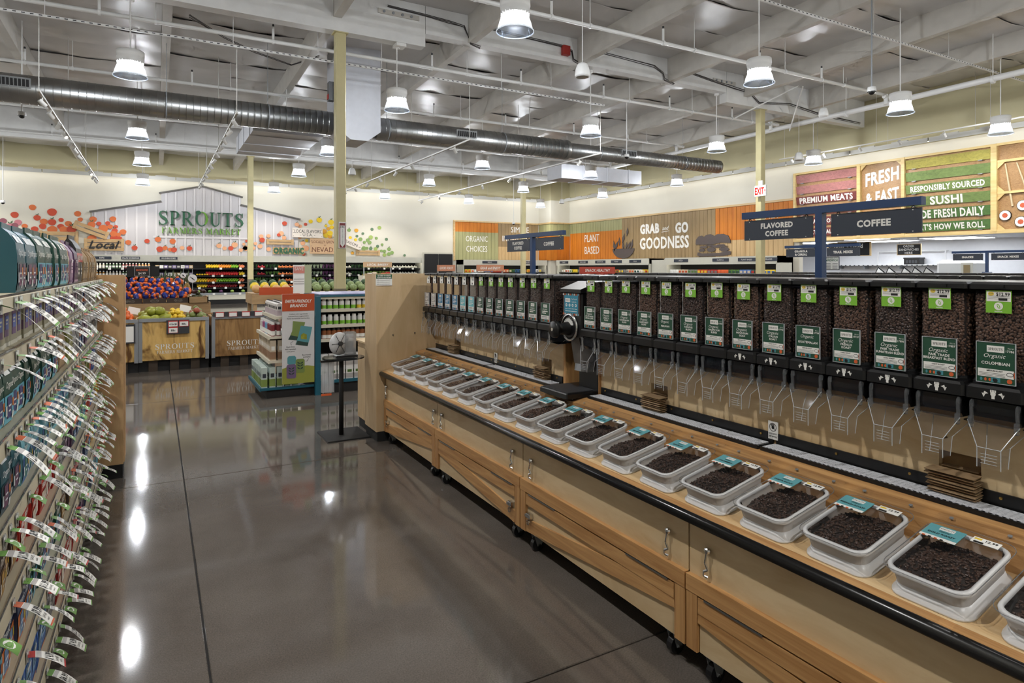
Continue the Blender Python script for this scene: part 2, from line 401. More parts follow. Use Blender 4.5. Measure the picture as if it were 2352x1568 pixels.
# light-coloured band where wall changes paint, on both walls: long wash-light fixtures hung off the wall
M_strip = mat('fixture_grey', (186, 184, 176), 0.5)
M_washglow = glow('wash_tube_light', (255, 250, 238), WASH_E)
k = 0
def wash(a, b, nrm, n, where):
    a, b, nrm = Vector(a), Vector(b), Vector(nrm); d = (b - a) / n
    for i in range(n):
        p = a + d * i; q = p + d * 0.985; L = (q - p); mid = (p + q) / 2; h = L / 2
        t = thing('wash_light', 'grey linear wash light on the %s wall, %s from the corner post' % (where, nth(i)), 'light fixture', p, 'wash lights along the walls')
        mb = MB(); mb.obox(mid - p, h, nrm * 0.06, Z_ * 0.045); mb.obox(mid - p + nrm * .06 + Z_ * .04, h, nrm * .1, Z_ * .006); mb.build('housing', M_strip, t)  # upper lip added to keep the wash off the wall above
        for u in (-0.55, 0.3): MB().obox(mid - p + L * u * 0.5 + Z_ * 0.065, L * 0.1, nrm * 0.035, Z_ * 0.022).build('splice_box', M_strip, t)
        mb = MB(); mb.obox(mid - p + nrm * 0.075 - Z_ * 0.02, h * 0.97, nrm * 0.012 - Z_ * .012, Z_ * 0.022); mb.build('diffuser', M_washglow, t)
        MB().obox(mid - p - nrm * 0.05 - Z_ * 0.07, h, nrm * 0.008, Z_ * 0.03).build('glare_skirt', M_strip, t)
        mb = MB(); mb.cyl(mid - p + Z_ * 0.04, mid - p + Z_ * (deck(mid.y) - mid.z - 0.02), 0.006, n=6); mb.build('hanger_rod', M_strip, t)
wash((19.4, YB - 0.62, TRIMZ), (-8.6, YB - 0.62, TRIMZ), (0, 1, 0), 12, 'back')
wash((XR - 0.62, 30.0, TRIMZ), (XR - 0.62, 0.5, TRIMZ), (1, 0, 0), 12, 'deli')
# ================================================================ ceiling services
M_pipe = mat('pipe_paint', (226, 226, 224), 0.35)
M_reflect = None
m = bpy.data.materials.new('prismatic_reflector'); m.use_nodes = True; nt = m.node_tree; nt.nodes.clear()
o_ = nt.nodes.new('ShaderNodeOutputMaterial'); tr = nt.nodes.new('ShaderNodeBsdfTransparent'); tr.inputs[0].default_value = (0.6, 0.64, 0.7, 1)
gl = nt.nodes.new('ShaderNodeBsdfGlossy'); gl.inputs['Roughness'].default_value = 0.12; gl.inputs[0].default_value = (0.34, 0.38, 0.45, 1)
tl = nt.nodes.new('ShaderNodeBsdfTranslucent'); tl.inputs[0].default_value = (0.8, 0.85, 0.92, 1)
a1 = nt.nodes.new('ShaderNodeMixShader'); a1.inputs[0].default_value = 0.04; a2 = nt.nodes.new('ShaderNodeMixShader'); a2.inputs[0].default_value = 0.4
nt.links.new(gl.outputs[0], a1.inputs[1]); nt.links.new(tl.outputs[0], a1.inputs[2]); nt.links.new(tr.outputs[0], a2.inputs[1]); nt.links.new(a1.outputs[0], a2.inputs[2]); nt.links.new(a2.outputs[0], o_.inputs[0])
M_reflect = m
M_lamp = glow('lamp_disc', (235, 243, 255), 14.0)
M_rim = mat('reflector_rim', (214, 222, 232), 0.3, emit=0.6)  # rim is no lamp; its weak glow stands in for light it catches
# pendant high-bay light: one set of meshes shared by all
mb = MB(); mb.lathe([(0.02, .46), (.15, .455), (.215, .44), (.22, .36), (.205, .345), (.213, .33), (.2, .3), (.205, .285), (.19, .27), (.195, .255), (.185, .245), (.12, .238)], n=28, cap0=True)
ME_house = mb.mesh('housing', M_white, True)
mb = MB()
for i in range(20):
    a = 2 * math.pi * i / 20; c, s = math.cos(a), math.sin(a)
    mb.obox((.188 * c, .188 * s, .24), (.018 * c, .018 * s, 0), (-.004 * s, .004 * c, 0), (0, 0, .022))
ME_fin = mb.mesh('cooling_fins', M_white)
mb = MB(); mb.lathe([(.165, .235), (.2, .2), (.225, .14), (.245, .07), (.262, 0.0)], n=36); ME_refl = mb.mesh('reflector', M_reflect, True)
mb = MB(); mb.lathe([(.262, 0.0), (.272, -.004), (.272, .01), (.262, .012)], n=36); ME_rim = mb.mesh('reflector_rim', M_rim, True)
mb = MB(); mb.disc((0, 0, .232), X_, -Y_, .155, 24); ME_lamp = mb.mesh('lamp', M_lamp)
RODS = {}
def pendant(x, y, label):
    zr = 4.92
    t = thing('pendant_light', label, 'pendant light', (x, y, zr), 'white pendant lights in the hall')
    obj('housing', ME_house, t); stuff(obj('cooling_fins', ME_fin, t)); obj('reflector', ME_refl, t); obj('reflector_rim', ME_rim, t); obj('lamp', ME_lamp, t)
    top = (6.3 if abs(y - 12.9) < .4 and (x < 5 or x > 14.1) else deck(y) - (0.6 if min(abs(x - p) for p in PX) < .1 else 0.02)) - zr
    if abs(y - 12.9) < .4 and 5 < x < 14.1: top = 6.58 - zr
    kk = round(top, 2)
    if kk not in RODS:
        mb = MB().cyl((0, 0, .45), (0, 0, kk), .012, n=8); mb.lathe([(.05, kk - .06), (.065, kk - .05), (.065, kk), ], n=14, cap0=True, cap1=True)
        RODS[kk] = mb.mesh('stem', M_white)
    obj('stem', RODS[kk], t)
    ld = bpy.data.lights.new('pendant_bulb', 'POINT'); ld.energy = PENDANT_W; ld.color = (1.0, 0.98, 0.95); ld.shadow_soft_size = 0.05
    lo = bpy.data.objects.new('pendant_bulb', ld); COL.objects.link(lo); lo.parent = t; lo.location = (0, 0, .165)
LX = [-0.43, 4.5, 9.6, 14.05, 18.4]; LY = [7.76, 12.92, 18.97, 23.85, 29.4]
rown = ['over the coffee counter', 'beside the first girder', 'past the steel duct', 'before the far girder', 'by the back wall']
coln = ['in line with the produce bins', 'in line with the tall wooden end panel', 'in line with the blue sign poles', 'in line with the exit sign column', 'along the deli wall']
for j, y in enumerate(LY):
    for i, x in enumerate(LX):
        pendant(x + jit(.06), y + jit(.05), 'white pendant light %s, %s' % (rown[j], coln[i]))
for y in (2.4, -2.4):
    for i, x in enumerate(LX):
        pendant(x, y, 'white pendant light %s, %s' % ('over the coffee aisle' if y > 0 else 'at the shop front', coln[i]))
for j, y in enumerate(LY):
    pendant(-6.2, y, 'white pendant light %s, over the hidden side aisle' % rown[j])
# spiral duct
def duct(x0, x1, r, name):
    mb = MB(); L = x1 - x0; n = int(L / .14)
    mb.lathe([(r, 0), (r, L)], (0, 0, 0), 48, X_, cap1=True, cap0=True)
    o = mb.build(name, M_steel, dt, True, (x0, 15.8, 5.14))
    o.data.polygons.foreach_set('use_smooth', [len(p.vertices) == 4 for p in o.data.polygons])
    mb = MB()
    for i in range(n): mb.lathe([(r - .001, .14 * i + .06), (r + .006, .14 * i + .063), (r + .006, .14 * i + .072), (r - .001, .14 * i + .075)], (0, 0, 0), 40, X_)
    sm = mb.build('spiral_seam', M_steel, o); stuff(sm); return o
dt = thing('spiral_duct', 'long galvanised spiral duct crossing the hall under the ceiling', 'duct', (0, 0, 0))
duct(-9, 3.79, .285, 'duct_pipe'); duct(4.89, 10.8, .285, 'duct_pipe'); duct(10.86, 17.3, .225, 'narrow_duct_pipe')
MB().lathe([(.29, 0), (.3, .03), (.3, .1), (.235, .16)], n=32, axis=X_).build('reducer', M_steel, dt, True, (10.72, 15.8, 5.14))
for x in (-6, -3.9, .2, 2.3, 5.2, 8.6, 12.0, 15.6):
    mb = MB().cyl((x, 15.8, 5.42), (x, 15.8, deck(15.8) - .02), .006, n=6); mb.lathe([(.29 if x < 10.8 else .23, -.015), (.296 if x < 10.8 else .236, -.01), (.296 if x < 10.8 else .236, .01), (.29 if x < 10.8 else .23, .015)], (x, 15.8, 5.14), 28, X_)
    mb.build('hanger_strap', M_grey, dt)
def grille(x, r):
    t = MB().obox((x, 15.8 - r * .93, 5.2), X_ * .3, (0, .04, 0), (0, -.02, .1)).build('air_register', mat('register_grey', (126, 128, 128), .5), dt)
    for k in range(9):
        xx = x - .25 + k * .0625
        MB().obox((xx, 15.8 - r * .93 - .042, 5.2), X_ * .022, (0, .004, 0), (0, -.012, .068)).build('slot', M_blackm, t)
grille(-2.45, .285); grille(7.35, .285); grille(13.05, .225)
# white plenum that feeds the duct, and the flat trunk behind it
pl = thing('air_plenum', 'tall white sheet-metal plenum that joins the spiral duct behind the column', 'air plenum', (0, 0, 0))
M_sheet = mat('white_sheet_metal', (196, 198, 204), 0.45, var=0.03)
mb = MB().box(3.8, 4.88, 15.3, 16.3, 4.95, deck(16) - .02)
mb.prism([(0, 0), (1.08, 0), (.75, -.25), (.33, -.25)], (3.8, 15.3, 4.95), X_, Z_, (0, 1.0, 0)); mb.build('plenum_box', M_sheet, pl)
MB().box(3.79, 4.89, 15.29, 16.31, 6.1, 6.14).build('seam_band', M_sheet, pl)
MB().box(3.66, 3.8, 15.5, 15.7, 5.65, 6.1).build('switch_box', mat('switch_grey', (90, 92, 94), .5), pl)
MB().box(3.645, 3.665, 15.53, 15.67, 5.68, 5.8).build('switch_label', mat('switch_red', (170, 40, 30), .5), pl)
tk = thing('air_duct', 'flat white rectangular air trunk running back from the plenum', 'duct', (0, 0, 0))
MB().box(2.2, 4.0, 17.6, 21.5, 5.15, 5.65).build('trunk_body', M_sheet, tk)
for y in (18.0, 21.0): MB().cyl((3.1, y, 5.65), (3.1, y, deck(y) - .01), .01, n=6).build('hanger_rod', M_pipe, tk)
for y in (18.2, 19.5, 20.8): MB().box(2.18, 4.02, y, y + .05, 5.13, 5.67).build('trunk_flange', M_sheet, tk)
tk = thing('air_duct', 'flat white rectangular air trunk high above the grab and go wall', 'duct', (0, 0, 0))
MB().box(13.6, 17.6, 20.2, 21.2, 5.05, 5.6).build('trunk_body', M_sheet, tk)
for x in (14.2, 17.2): MB().cyl((x, 20.7, 5.6), (x, 20.7, deck(20.7) - .01), .01, n=6).build('hanger_rod', M_pipe, tk)
for x in (14.6, 15.8, 16.9): MB().box(x, x + .05, 20.18, 21.22, 5.03, 5.62).build('trunk_flange', M_sheet, tk)
# sprinkler lines
def line(y, z, x0, x1, r, lab, drops):
    t = thing('sprinkler_pipe', lab, 'pipe', (0, 0, 0), 'white sprinkler pipes')
    MB().cyl((x0, y, z), (x1, y, z), r, n=12).build('pipe', M_pipe, t, True)
    for x in drops:
        mb = MB().cyl((x, y, z), (x, y, z + .3), r * .62, n=8); mb.cyl((x, y, z + .3), (x, y, z + .35), .02, n=8, mi=1); mb.cyl((x - .02, y, z), (x + .02, y, z), r * 1.35, n=12)
        mb.build('sprinkler_riser', [M_pipe, M_dark], t)
        mb = MB().cyl((x + .9, y, z), (x + .9, y, deck(y) - .03), .008, n=6); mb.cyl((x + .88, y, z), (x + .92, y, z), r * 1.3, n=12); mb.build('pipe_hanger', M_pipe, t)
line(13.7, 6.22, -8.8, 17.5, .04, 'white sprinkler pipe running behind the first girder', [-6.5, -3.6, -.9, 2.1, 5.6, 8.0, 10.6, 13.0, 15.6])
line(9.99, 6.3, -8.8, 17.4, .04, 'white sprinkler pipe nearer than the first girder', [-5, -2, 1, 4.0, 6.5, 9.3, 12.3, 14.6])
line(17.95, 6.25, -8.8, 17.4, .04, 'white sprinkler pipe just past the steel duct', [-6, -2.6, .8, 4.3, 7.4, 9.9, 12.6, 15.0])
line(25.7, 6.0, -8.8, 17.4, .035, 'white sprinkler pipe under the far girder', [-6, -3, 0, 6.5, 9, 12, 15])
line(22.0, 6.1, -8.8, 17.4, .035, 'white sprinkler pipe midway to the far girder', [-6, -3, 0, 6.5, 9, 12, 15])
t = thing('sprinkler_pipe', 'thick white sprinkler main parallel to the deli wall', 'pipe', (0, 0, 0), 'white sprinkler pipes')
MB().cyl((17.5, YF + .2, 6.2), (17.5, 29.0, 5.95), .075, n=14).build('pipe', M_pipe, t, True)
for y in (4, 7.5, 11.2, 16, 20, 24):
    MB().cyl((17.5, y - .03, 6.18 - .0076 * (y + 4)), (17.5, y + .03, 6.18 - .0076 * (y + 4)), .1, n=14).cyl((17.5, y, 6.2), (17.5, y, deck(y) - .05), .01, n=6).build('pipe_hanger', M_pipe, t)
for y in (9.99, 13.7, 17.95, 22.0, 25.7): MB().cyl((17.4, y, 6.05), (17.4, y, 6.32), .055, n=10).cyl((17.3, y, 6.25), (17.75, y, 6.25), .055, n=10).build('pipe_tee', M_pipe, t)
# perforated strut rails
def strut(y, z, x0, x1, lab):
    t = thing('strut_rail', lab, 'strut rail', (0, 0, 0), 'perforated strut rails under the ceiling')
    MB().box(x0, x1, y - .02, y + .02, z, z + .04).build('rail', M_pipe, t)
    mb = MB(); x = x0 + .1
    while x < x1: mb.box(x, x + .05, y - .0215, y - .0195, z + .012, z + .028); x += .12
    stuff(mb.build('rail_slots', M_dark, t))
    for x in [x0 + 1.2 + 2.97 * i for i in range(int((x1 - x0) / 2.97))]: MB().cyl((x, y, z + .04), (x, y, deck(y) - .02), .005, n=6).build('hanger_rod', M_pipe, t)
strut(13.35, 5.86, -8.8, 10.35, 'perforated strut rail that the track lights hang from, past the column')
strut(7.8, 6.45, 6.0, 20.6, 'perforated strut rail crossing above the exit sign end of the hall')
# track lights
M_track = mat('track_grey', (196, 194, 188), .45)
M_spot = glow('spot_face', (255, 246, 228), 9.0)
mb = MB().cyl((0, 0, 0), (0, 0, -.06), .012, n=8); ME_sb = mb.mesh('swivel', M_track)
d = Vector((0, .75, -.66)).normalized()
mb = MB().cyl(Vector((0, 0, -.1)) - d * .07, Vector((0, 0, -.1)) + d * .07, .04, n=14); ME_sh = mb.mesh('spot_can', M_track)
mb = MB(); u = d.orthogonal().normalized(); mb.disc(Vector((0, 0, -.1)) + d * .071, u, d.cross(u), .034, 14); ME_sf = mb.mesh('spot_lens', M_spot)
def track(x, y0, y1, z, spots, lab, where):
    t = thing('track_rail', lab, 'track', (x, y0, z), 'track rails for spotlights')
    MB().box(-.02, .02, 0, y1 - y0, 0, .035).build('rail', M_track, t)
    for y in [0.05] + [y1 - y0 - .1] + [(y1 - y0) * q for q in (.33, .66)]: MB().cyl((0, y, .03), (0, y, (5.9 if y < .1 else deck(y0 + y) - .03) - z), .007, n=6).build('hanger_rod', M_track, t)
    for i, (yy, a, lit) in enumerate(spots):
        s = thing('track_spotlight', 'small white track spotlight, %s along the rail %s' % (nth(i), where), 'spotlight', (x, yy, z), 'track spotlights', R(a))
        obj('swivel', ME_sb, s); obj('spot_can', ME_sh, s); obj('spot_lens', ME_sf, s)
        if lit:
            ld = bpy.data.lights.new('spot_bulb', 'SPOT'); ld.energy = 220; ld.spot_size = R(70); ld.spot_blend = .8; ld.color = (1, .95, .86); ld.shadow_soft_size = .05
            lo = bpy.data.objects.new('spot_bulb', ld); COL.objects.link(lo); lo.parent = s; lo.location = d * .16 + Vector((0, 0, -.1)); lo.rotation_euler = d.to_track_quat('-Z', 'Y').to_euler()
track(-1.76, 13.45, 26.3, 4.6, [(13.9 + 1.05 * i, 40 * (-1) ** i - 100 * (i % 3 == 0), i % 3 == 1) for i in range(12)], 'white track rail above the produce bins, hung from the strut', 'above the produce bins')
track(1.39, 13.45, 26.3, 4.6, [(13.9 + 1.05 * i, -50 + 100 * (i % 2), i % 3 == 1) for i in range(12)], 'white track rail pointing at the peak of the barn sign', 'pointing at the barn sign')
track(6.5, 13.5, 25.5, 4.6, [(14.4 + 1.5 * i, -60 + 90 * (i % 2), i % 3 == 1) for i in range(8)], 'white track rail between the plenum and the melon tables', 'past the plenum')
track(10.3, 13.4, 26.8, 4.6, [(14.4 + 2.0 * i, 60 - 100 * (i % 2), i % 3 == 1) for i in range(7)], 'white track rail below the narrow end of the duct', 'below the narrow duct')
# track spots aimed at the deli wall
t = thing('track_rail', 'white track rail with spotlights facing the deli menu boards', 'track', (19.0, 5.0, 5.35), 'track rails for spotlights')
MB().box(-.02, .02, 0, 9.6, 0, .035).build('rail', M_track, t)
for y in (.2, 3.2, 6.2, 9.4): MB().cyl((0, y, .03), (0, y, deck(5 + y) - 5.4), .006, n=6).build('hanger_rod', M_track, t)
for i in range(8):
    s = thing('track_spotlight', 'small white track spotlight, %s along the rail facing the deli boards' % nth(i), 'spotlight', (19.0, 5.7 + 1.2 * i, 5.35), 'track spotlights', R(-90))
    obj('swivel', ME_sb, s); obj('spot_can', ME_sh, s); obj('spot_lens', ME_sf, s)
    ld = bpy.data.lights.new('spot_bulb', 'SPOT'); ld.energy = 85; ld.spot_size = R(80); ld.spot_blend = .8; ld.color = (1, .95, .86); ld.shadow_soft_size = .05
    lo = bpy.data.objects.new('spot_bulb', ld); COL.objects.link(lo); lo.parent = s; lo.location = d * .16 + Vector((0, 0, -.1)); lo.rotation_euler = d.to_track_quat('-Z', 'Y').to_euler()
# bell-shaped loudspeakers and dome cameras
mb = MB().lathe([(.12, 0), (.135, .03), (.125, .12), (.1, .2), (.07, .24), (.02, .25)], n=20, cap0=True); ME_bell = mb.mesh('bell', M_white, True)
mb = MB(); mb.disc((0, 0, -.002), X_, -Y_, .11, 20); ME_gr = mb.mesh('grille', mat('speaker_grille', (178, 178, 174), .6))
for (x, y, lab) in ((6.5, 9.0, 'white bell-shaped loudspeaker hanging before the first girder'), (17.3, 12.6, 'white bell-shaped loudspeaker hanging beside the exit sign column'), (6.1, 22.4, 'white bell-shaped loudspeaker hanging behind the fire extinguisher column'), (18.2, 27.0, 'white bell-shaped loudspeaker in the far corner of the hall'), (16.6, 11.3, 'white bell-shaped loudspeaker by the end of the first girder')):
    z0 = 4.9 if y != 11.3 else 5.9
    t = thing('loudspeaker', lab, 'speaker', (x, y, z0), 'bell loudspeakers')
    obj('bell', ME_bell, t); obj('grille', ME_gr, t); MB().cyl((0, 0, .24), (0, 0, deck(y) - z0 - .02), .006, n=6).build('cord', M_white, t)
mb = MB().lathe([(.0, .07), (.07, .065), (.08, 0), (.078, -.02)], n=18); ME_cb = mb.mesh('camera_base', M_white, True)
mb = MB().ball((0, 0, -.02), (.06, .06, .06), 14, 8); ME_cd = mb.mesh('camera_dome', M_black, True)
for (x, y, z, lab) in ((-2.54, 17.2, 4.9, 'white dome camera on a long stem before the duct register'), (11.73, 7.0, 4.9, 'white dome camera on a dark stem near the deli boards'), (12.4, 14.9, 4.95, 'white dome camera in front of the narrow duct'), (-5.0, 30.0, 4.05, 'white dome camera hanging by the tomato mural'), (16.2, 28.5, 3.9, 'white dome camera hanging before the organic choices panel')):
    t = thing('dome_camera', lab, 'camera', (x, y, z), 'dome cameras')
    obj('camera_base', ME_cb, t); obj('camera_dome', ME_cd, t); MB().cyl((0, 0, .06), (0, 0, deck(y) - z - .02), .014, n=8).build('stem', M_pipe if x < 11 or y > 10 else M_grey, t)
# cables draped on the first girder and red junction box
M_cable = mat('dark_cable', (58, 54, 52), .6)
def cable(pts, r, lab):
    mb = MB(); P = [Vector(p) for p in pts]
    for k in range(3):
        off = Vector((0, -.012 * k, .016 * k)); q = [p + off + Vector((jit(.01), 0, jit(.015))) for p in P]; mb.tube(q, r, 6)
    return tag(mb.build('power_cable', M_cable), lab, 'cable', 'cables along the girder')
gy = 12.70
cable([(4.2, gy, 7.0), (5.0, gy, 6.98), (5.6, gy, 6.93), (5.95, gy, 6.9), (6.05, gy, 6.7), (6.1, gy, 6.55), (6.35, gy, 6.5)], .008, 'dark cables running over the girder step beside the column')
cable([(6.4, gy, 6.98), (7.4, gy, 6.95), (8.5, gy, 6.92), (8.85, gy, 6.85), (8.9, gy, 6.65), (9.2, gy, 6.55)], .008, 'dark cables looping down beside the red junction box')
cable([(9.3, gy, 7.0), (10.4, gy, 6.95), (11.5, gy, 6.9), (11.8, gy, 6.75), (11.85, gy, 6.6), (12.2, gy, 6.52)], .008, 'dark cables looping round the fourth purlin on the girder')
cable([(12.6, gy, 6.95), (13.6, gy, 6.85), (14.6, gy, 6.75), (15.2, gy, 6.7), (15.6, gy, 6.45), (17.0, gy, 6.6), (18.6, gy, 6.45), (20.6, gy, 6.42)], .008, 'dark cables dropping to the end of the girder by the exit column')
cable([(.6, 14.6, 6.75), (1.3, 15.2, 6.62), (2.0, 15.8, 6.6), (2.9, 16.2, 6.55), (3.4, 15.4, 6.62)], .008, 'dark cables strung from the purlin to the white plenum')
tag(MB().bbox(8.55, 8.75, 12.6, 12.72, 6.72, 6.95, .01).build('junction_box', mat('junction_red', (160, 44, 36), .5)), 'small red junction box mounted high on the girder', 'junction box')
tag(MB().bbox(4.4, 4.62, 12.72, 12.98, 6.25, 6.32, .01).build('junction_box', M_white), 'small white junction box under the deep girder end', 'junction box')
for (x0, lab) in ((4.0, 'pale toothed bracket bolted on the girder above the column'), (13.7, 'pale toothed bracket bolted on the girder near the exit column')):
    t = thing('girder_bracket', lab, 'bracket', (x0, 12.72, 6.88))
    MB().box(0, .9, -.03, 0, -.04, .06).build('bracket_plate', M_beam, t)
    for i in range(4): MB().cyl((.12 + .2 * i, -.05, .01), (.12 + .2 * i, -.02, .01), .03, n=8).build('bolt', M_grey, t)
for s in (1,):
    t = thing('brace_rod', 'thin diagonal brace rods crossing at the exit sign column head', 'brace', (0, 0, 0))
    MB().cyl((16.1, 11.6, 6.75), (17.4, 13.0, 5.9), .02, n=8).build('rod', M_pipe, t); MB().cyl((15.9, 11.6, 6.75), (14.9, 13.0, 6.0), .02, n=8).build('rod', M_pipe, t)
# ================================================================ wall graphics
FRUIT = "-4.88,3.69,0.13,r;-4.31,4.01,0.12,o;-4.16,3.60,0.12,R;-3.67,3.85,0.16,r;-3.94,3.45,0.13,o;-3.67,3.44,0.14,R;-3.37,3.54,0.09,r;-3.13,3.40,0.12,o;-2.81,3.82,0.12,o;-2.72,3.59,0.09,o;-4.56,3.25,0.10,o;-4.24,3.14,0.12,r;-3.98,3.26,0.12,r;-3.66,3.13,0.17,o;-3.38,3.27,0.12,r;-3.28,3.15,0.15,o;-3.02,3.16,0.17,R;-5.24,3.43,0.12,u;-4.77,3.39,0.12,k;-4.87,3.27,0.11,u;-5.23,3.13,0.13,u;-5.02,3.18,0.18,K;-4.88,3.03,0.10,k;-2.27,3.60,0.13,o;-2.32,3.38,0.14,O;-2.07,3.43,0.09,r;-1.76,3.46,0.09,r;-1.57,3.64,0.12,o;-1.91,3.23,0.17,o;-1.67,3.32,0.10,o;-1.47,3.32,0.08,r;-1.51,3.15,0.11,R;-1.55,3.02,0.13,o;-1.37,2.99,0.09,o;-1.21,3.11,0.12,o;-2.31,2.80,0.16,O;-1.49,2.82,0.18,R;-1.33,2.83,0.09,r;-1.02,2.67,0.11,o;-0.79,2.44,0.11,R;-0.33,2.74,0.10,r;0.08,2.82,0.12,O;0.64,2.75,0.12,o;0.15,2.40,0.13,r;0.35,2.45,0.10,O;0.55,2.39,0.09,o;0.69,2.38,0.12,R;1.01,2.47,0.09,p;1.30,2.45,0.11,R;2.49,2.59,0.11,P;2.72,2.48,0.09,p;2.98,2.48,0.11,r;3.14,2.64,0.13,P;3.40,2.41,0.09,p;3.53,2.68,0.07,p;3.59,2.50,0.10,P;3.65,2.83,0.06,r;5.32,3.70,0.11,r;5.88,3.67,0.10,P;6.05,3.60,0.09,p;6.31,3.70,0.08,r;6.55,3.85,0.10,y;6.96,3.93,0.13,Y;7.53,3.84,0.14,Y;7.56,3.60,0.10,y;7.28,3.66,0.07,Y;7.39,3.52,0.09,a;7.70,3.58,0.07,a;7.19,3.38,0.13,a;7.47,3.30,0.14,y;7.29,3.20,0.14,y;7.47,3.15,0.11,a;6.36,2.91,0.08,y;6.18,2.78,0.11,P;4.28,3.06,0.10,p;4.32,2.89,0.12,r;4.60,3.09,0.09,p;5.17,3.22,0.12,p;5.06,3.15,0.08,r;5.30,3.02,0.10,P;4.03,2.72,0.08,p;4.23,2.60,0.11,P;4.61,2.47,0.10,p;3.62,2.50,0.13,p;3.94,2.50,0.09,p;6.32,2.54,0.15,p;6.23,2.25,0.08,r;6.04,3.05,0.08,p;8.79,3.48,0.10,a;8.42,3.48,0.09,G;9.12,3.33,0.07,d;8.82,3.19,0.07,d;9.00,3.04,0.10,g;8.75,3.01,0.08,y;8.48,3.11,0.08,y;9.59,3.56,0.08,d;9.98,3.65,0.10,l;9.53,3.15,0.11,l;9.82,3.11,0.08,g;9.37,3.00,0.10,g;9.20,2.89,0.08,g;9.47,2.88,0.10,g;10.35,3.07,0.08,d;10.12,2.79,0.07,g;9.88,2.70,0.08,d;9.17,2.58,0.12,g;9.33,2.59,0.08,g;9.53,2.58,0.09,D;9.78,2.56,0.10,l;8.97,2.54,0.07,d;10.08,2.47,0.07,g;10.24,2.45,0.09,g;10.49,2.56,0.10,G;10.65,2.38,0.10,g;10.25,2.26,0.10,l;10.48,2.31,0.10,g;11.33,2.25,0.07,d;8.59,2.34,0.08,A"
def rect(x0, x1, y0, y1): return [(x0, y0), (x1, y0), (x1, y1), (x0, y1)]
def ring(cx, cy, rx, ry, ix, iy, a0, a1, n=14, icx=None, icy=None):
    icx = cx if icx is None else icx; icy = cy if icy is None else icy
    out = []
    for i in range(n):
        a, b_ = (R(a0 + (a1 - a0) * k / n) for k in (i, i + 1))
        out.append([(cx + rx * math.cos(a), cy + ry * math.sin(a)), (cx + rx * math.cos(b_), cy + ry * math.sin(b_)), (icx + ix * math.cos(b_), icy + iy * math.sin(b_)), (icx + ix * math.cos(a), icy + iy * math.sin(a))])
    return out
def brush(pts):
    out = []; L = []
    for i, (x, y, w_) in enumerate(pts):
        a = pts[max(0, i - 1)]; c = pts[min(len(pts) - 1, i + 1)]; dx, dy = c[0] - a[0], c[1] - a[1]; n = math.hypot(dx, dy) or 1
        L.append(((x - dy / n * w_ / 2, y + dx / n * w_ / 2), (x + dy / n * w_ / 2, y - dx / n * w_ / 2)))
    for p, q in zip(L[:-1], L[1:]): out.append([p[0], q[0], q[1], p[1]])
    return out
_stem = [rect(.08, .24, 0, 1), rect(0, .34, 0, .05)]
_P = _stem + [rect(0, .3, .95, 1), rect(.2, .34, .46, .51), rect(.24, .34, .95, 1)] + ring(.33, .73, .3, .27, .14, .22, -90, 90)
_F = _stem + [rect(0, .6, .94, 1), rect(.55, .6, .76, 1), rect(.24, .45, .49, .54), rect(.42, .46, .42, .62)]
SERIF = {
 'P': (_P, .68), 'R': (_P + [[(.3, .48), (.46, .48), (.76, .05), (.84, .05), (.84, 0), (.6, 0)]], .84),
 'S': (brush([(.56, .8, .05), (.5, .92, .05), (.34, .97, .06), (.17, .9, .11), (.12, .76, .15), (.2, .62, .17), (.36, .52, .19), (.5, .42, .18), (.57, .27, .16), (.52, .12, .11), (.36, .03, .06), (.18, .07, .05), (.1, .2, .05)]) + [rect(.54, .59, .68, 1.), rect(.06, .11, 0, .32)], .68),
 'O': (ring(.44, .5, .44, .53, .28, .47, 0, 360, 28), .9),
 'U': ([rect(.08, .24, .3, 1), rect(0, .34, .95, 1), rect(.62, .69, .3, 1), rect(.53, .8, .95, 1)] + ring(.385, .3, .305, .32, .19, .25, 180, 360, 14, .43, .3), .82),
 'T': ([rect(.28, .44, 0, 1), rect(.18, .54, 0, .05), rect(0, .72, .94, 1), rect(0, .05, .76, 1), rect(.67, .72, .76, 1)], .76),
 'F': (_F, .62), 'E': (_F + [rect(0, .62, 0, .06), rect(.57, .62, 0, .24)], .66),
 'A': ([[(.1, .04), (.15, .04), (.42, .95), (.38, 1)], [(.36, 1), (.48, 1), (.8, .04), (.63, .04)], rect(.22, .6, .33, .38), rect(0, .27, 0, .05), rect(.53, .88, 0, .05)], .88),
 'M': ([rect(.1, .15, 0, 1), rect(.78, .93, 0, 1), [(.08, 1), (.24, 1), (.56, .1), (.48, 0)], [(.48, 0), (.54, 0), (.82, 1), (.76, 1)], rect(0, .25, 0, .05), rect(.68, 1.02, 0, .05), rect(0, .2, .95, 1), rect(.78, 1.02, .95, 1)], 1.04),
 'K': (_stem + [rect(0, .34, .95, 1), [(.22, .45), (.28, .42), (.68, .96), (.6, .96)], rect(.5, .8, .95, 1), [(.32, .56), (.44, .62), (.82, .04), (.64, .04)], rect(.52, .9, 0, .05)], .9), ' ': ([], .35)}
def serif_width(s, gap=.1): return sum(SERIF[c][1] + gap for c in s) - gap
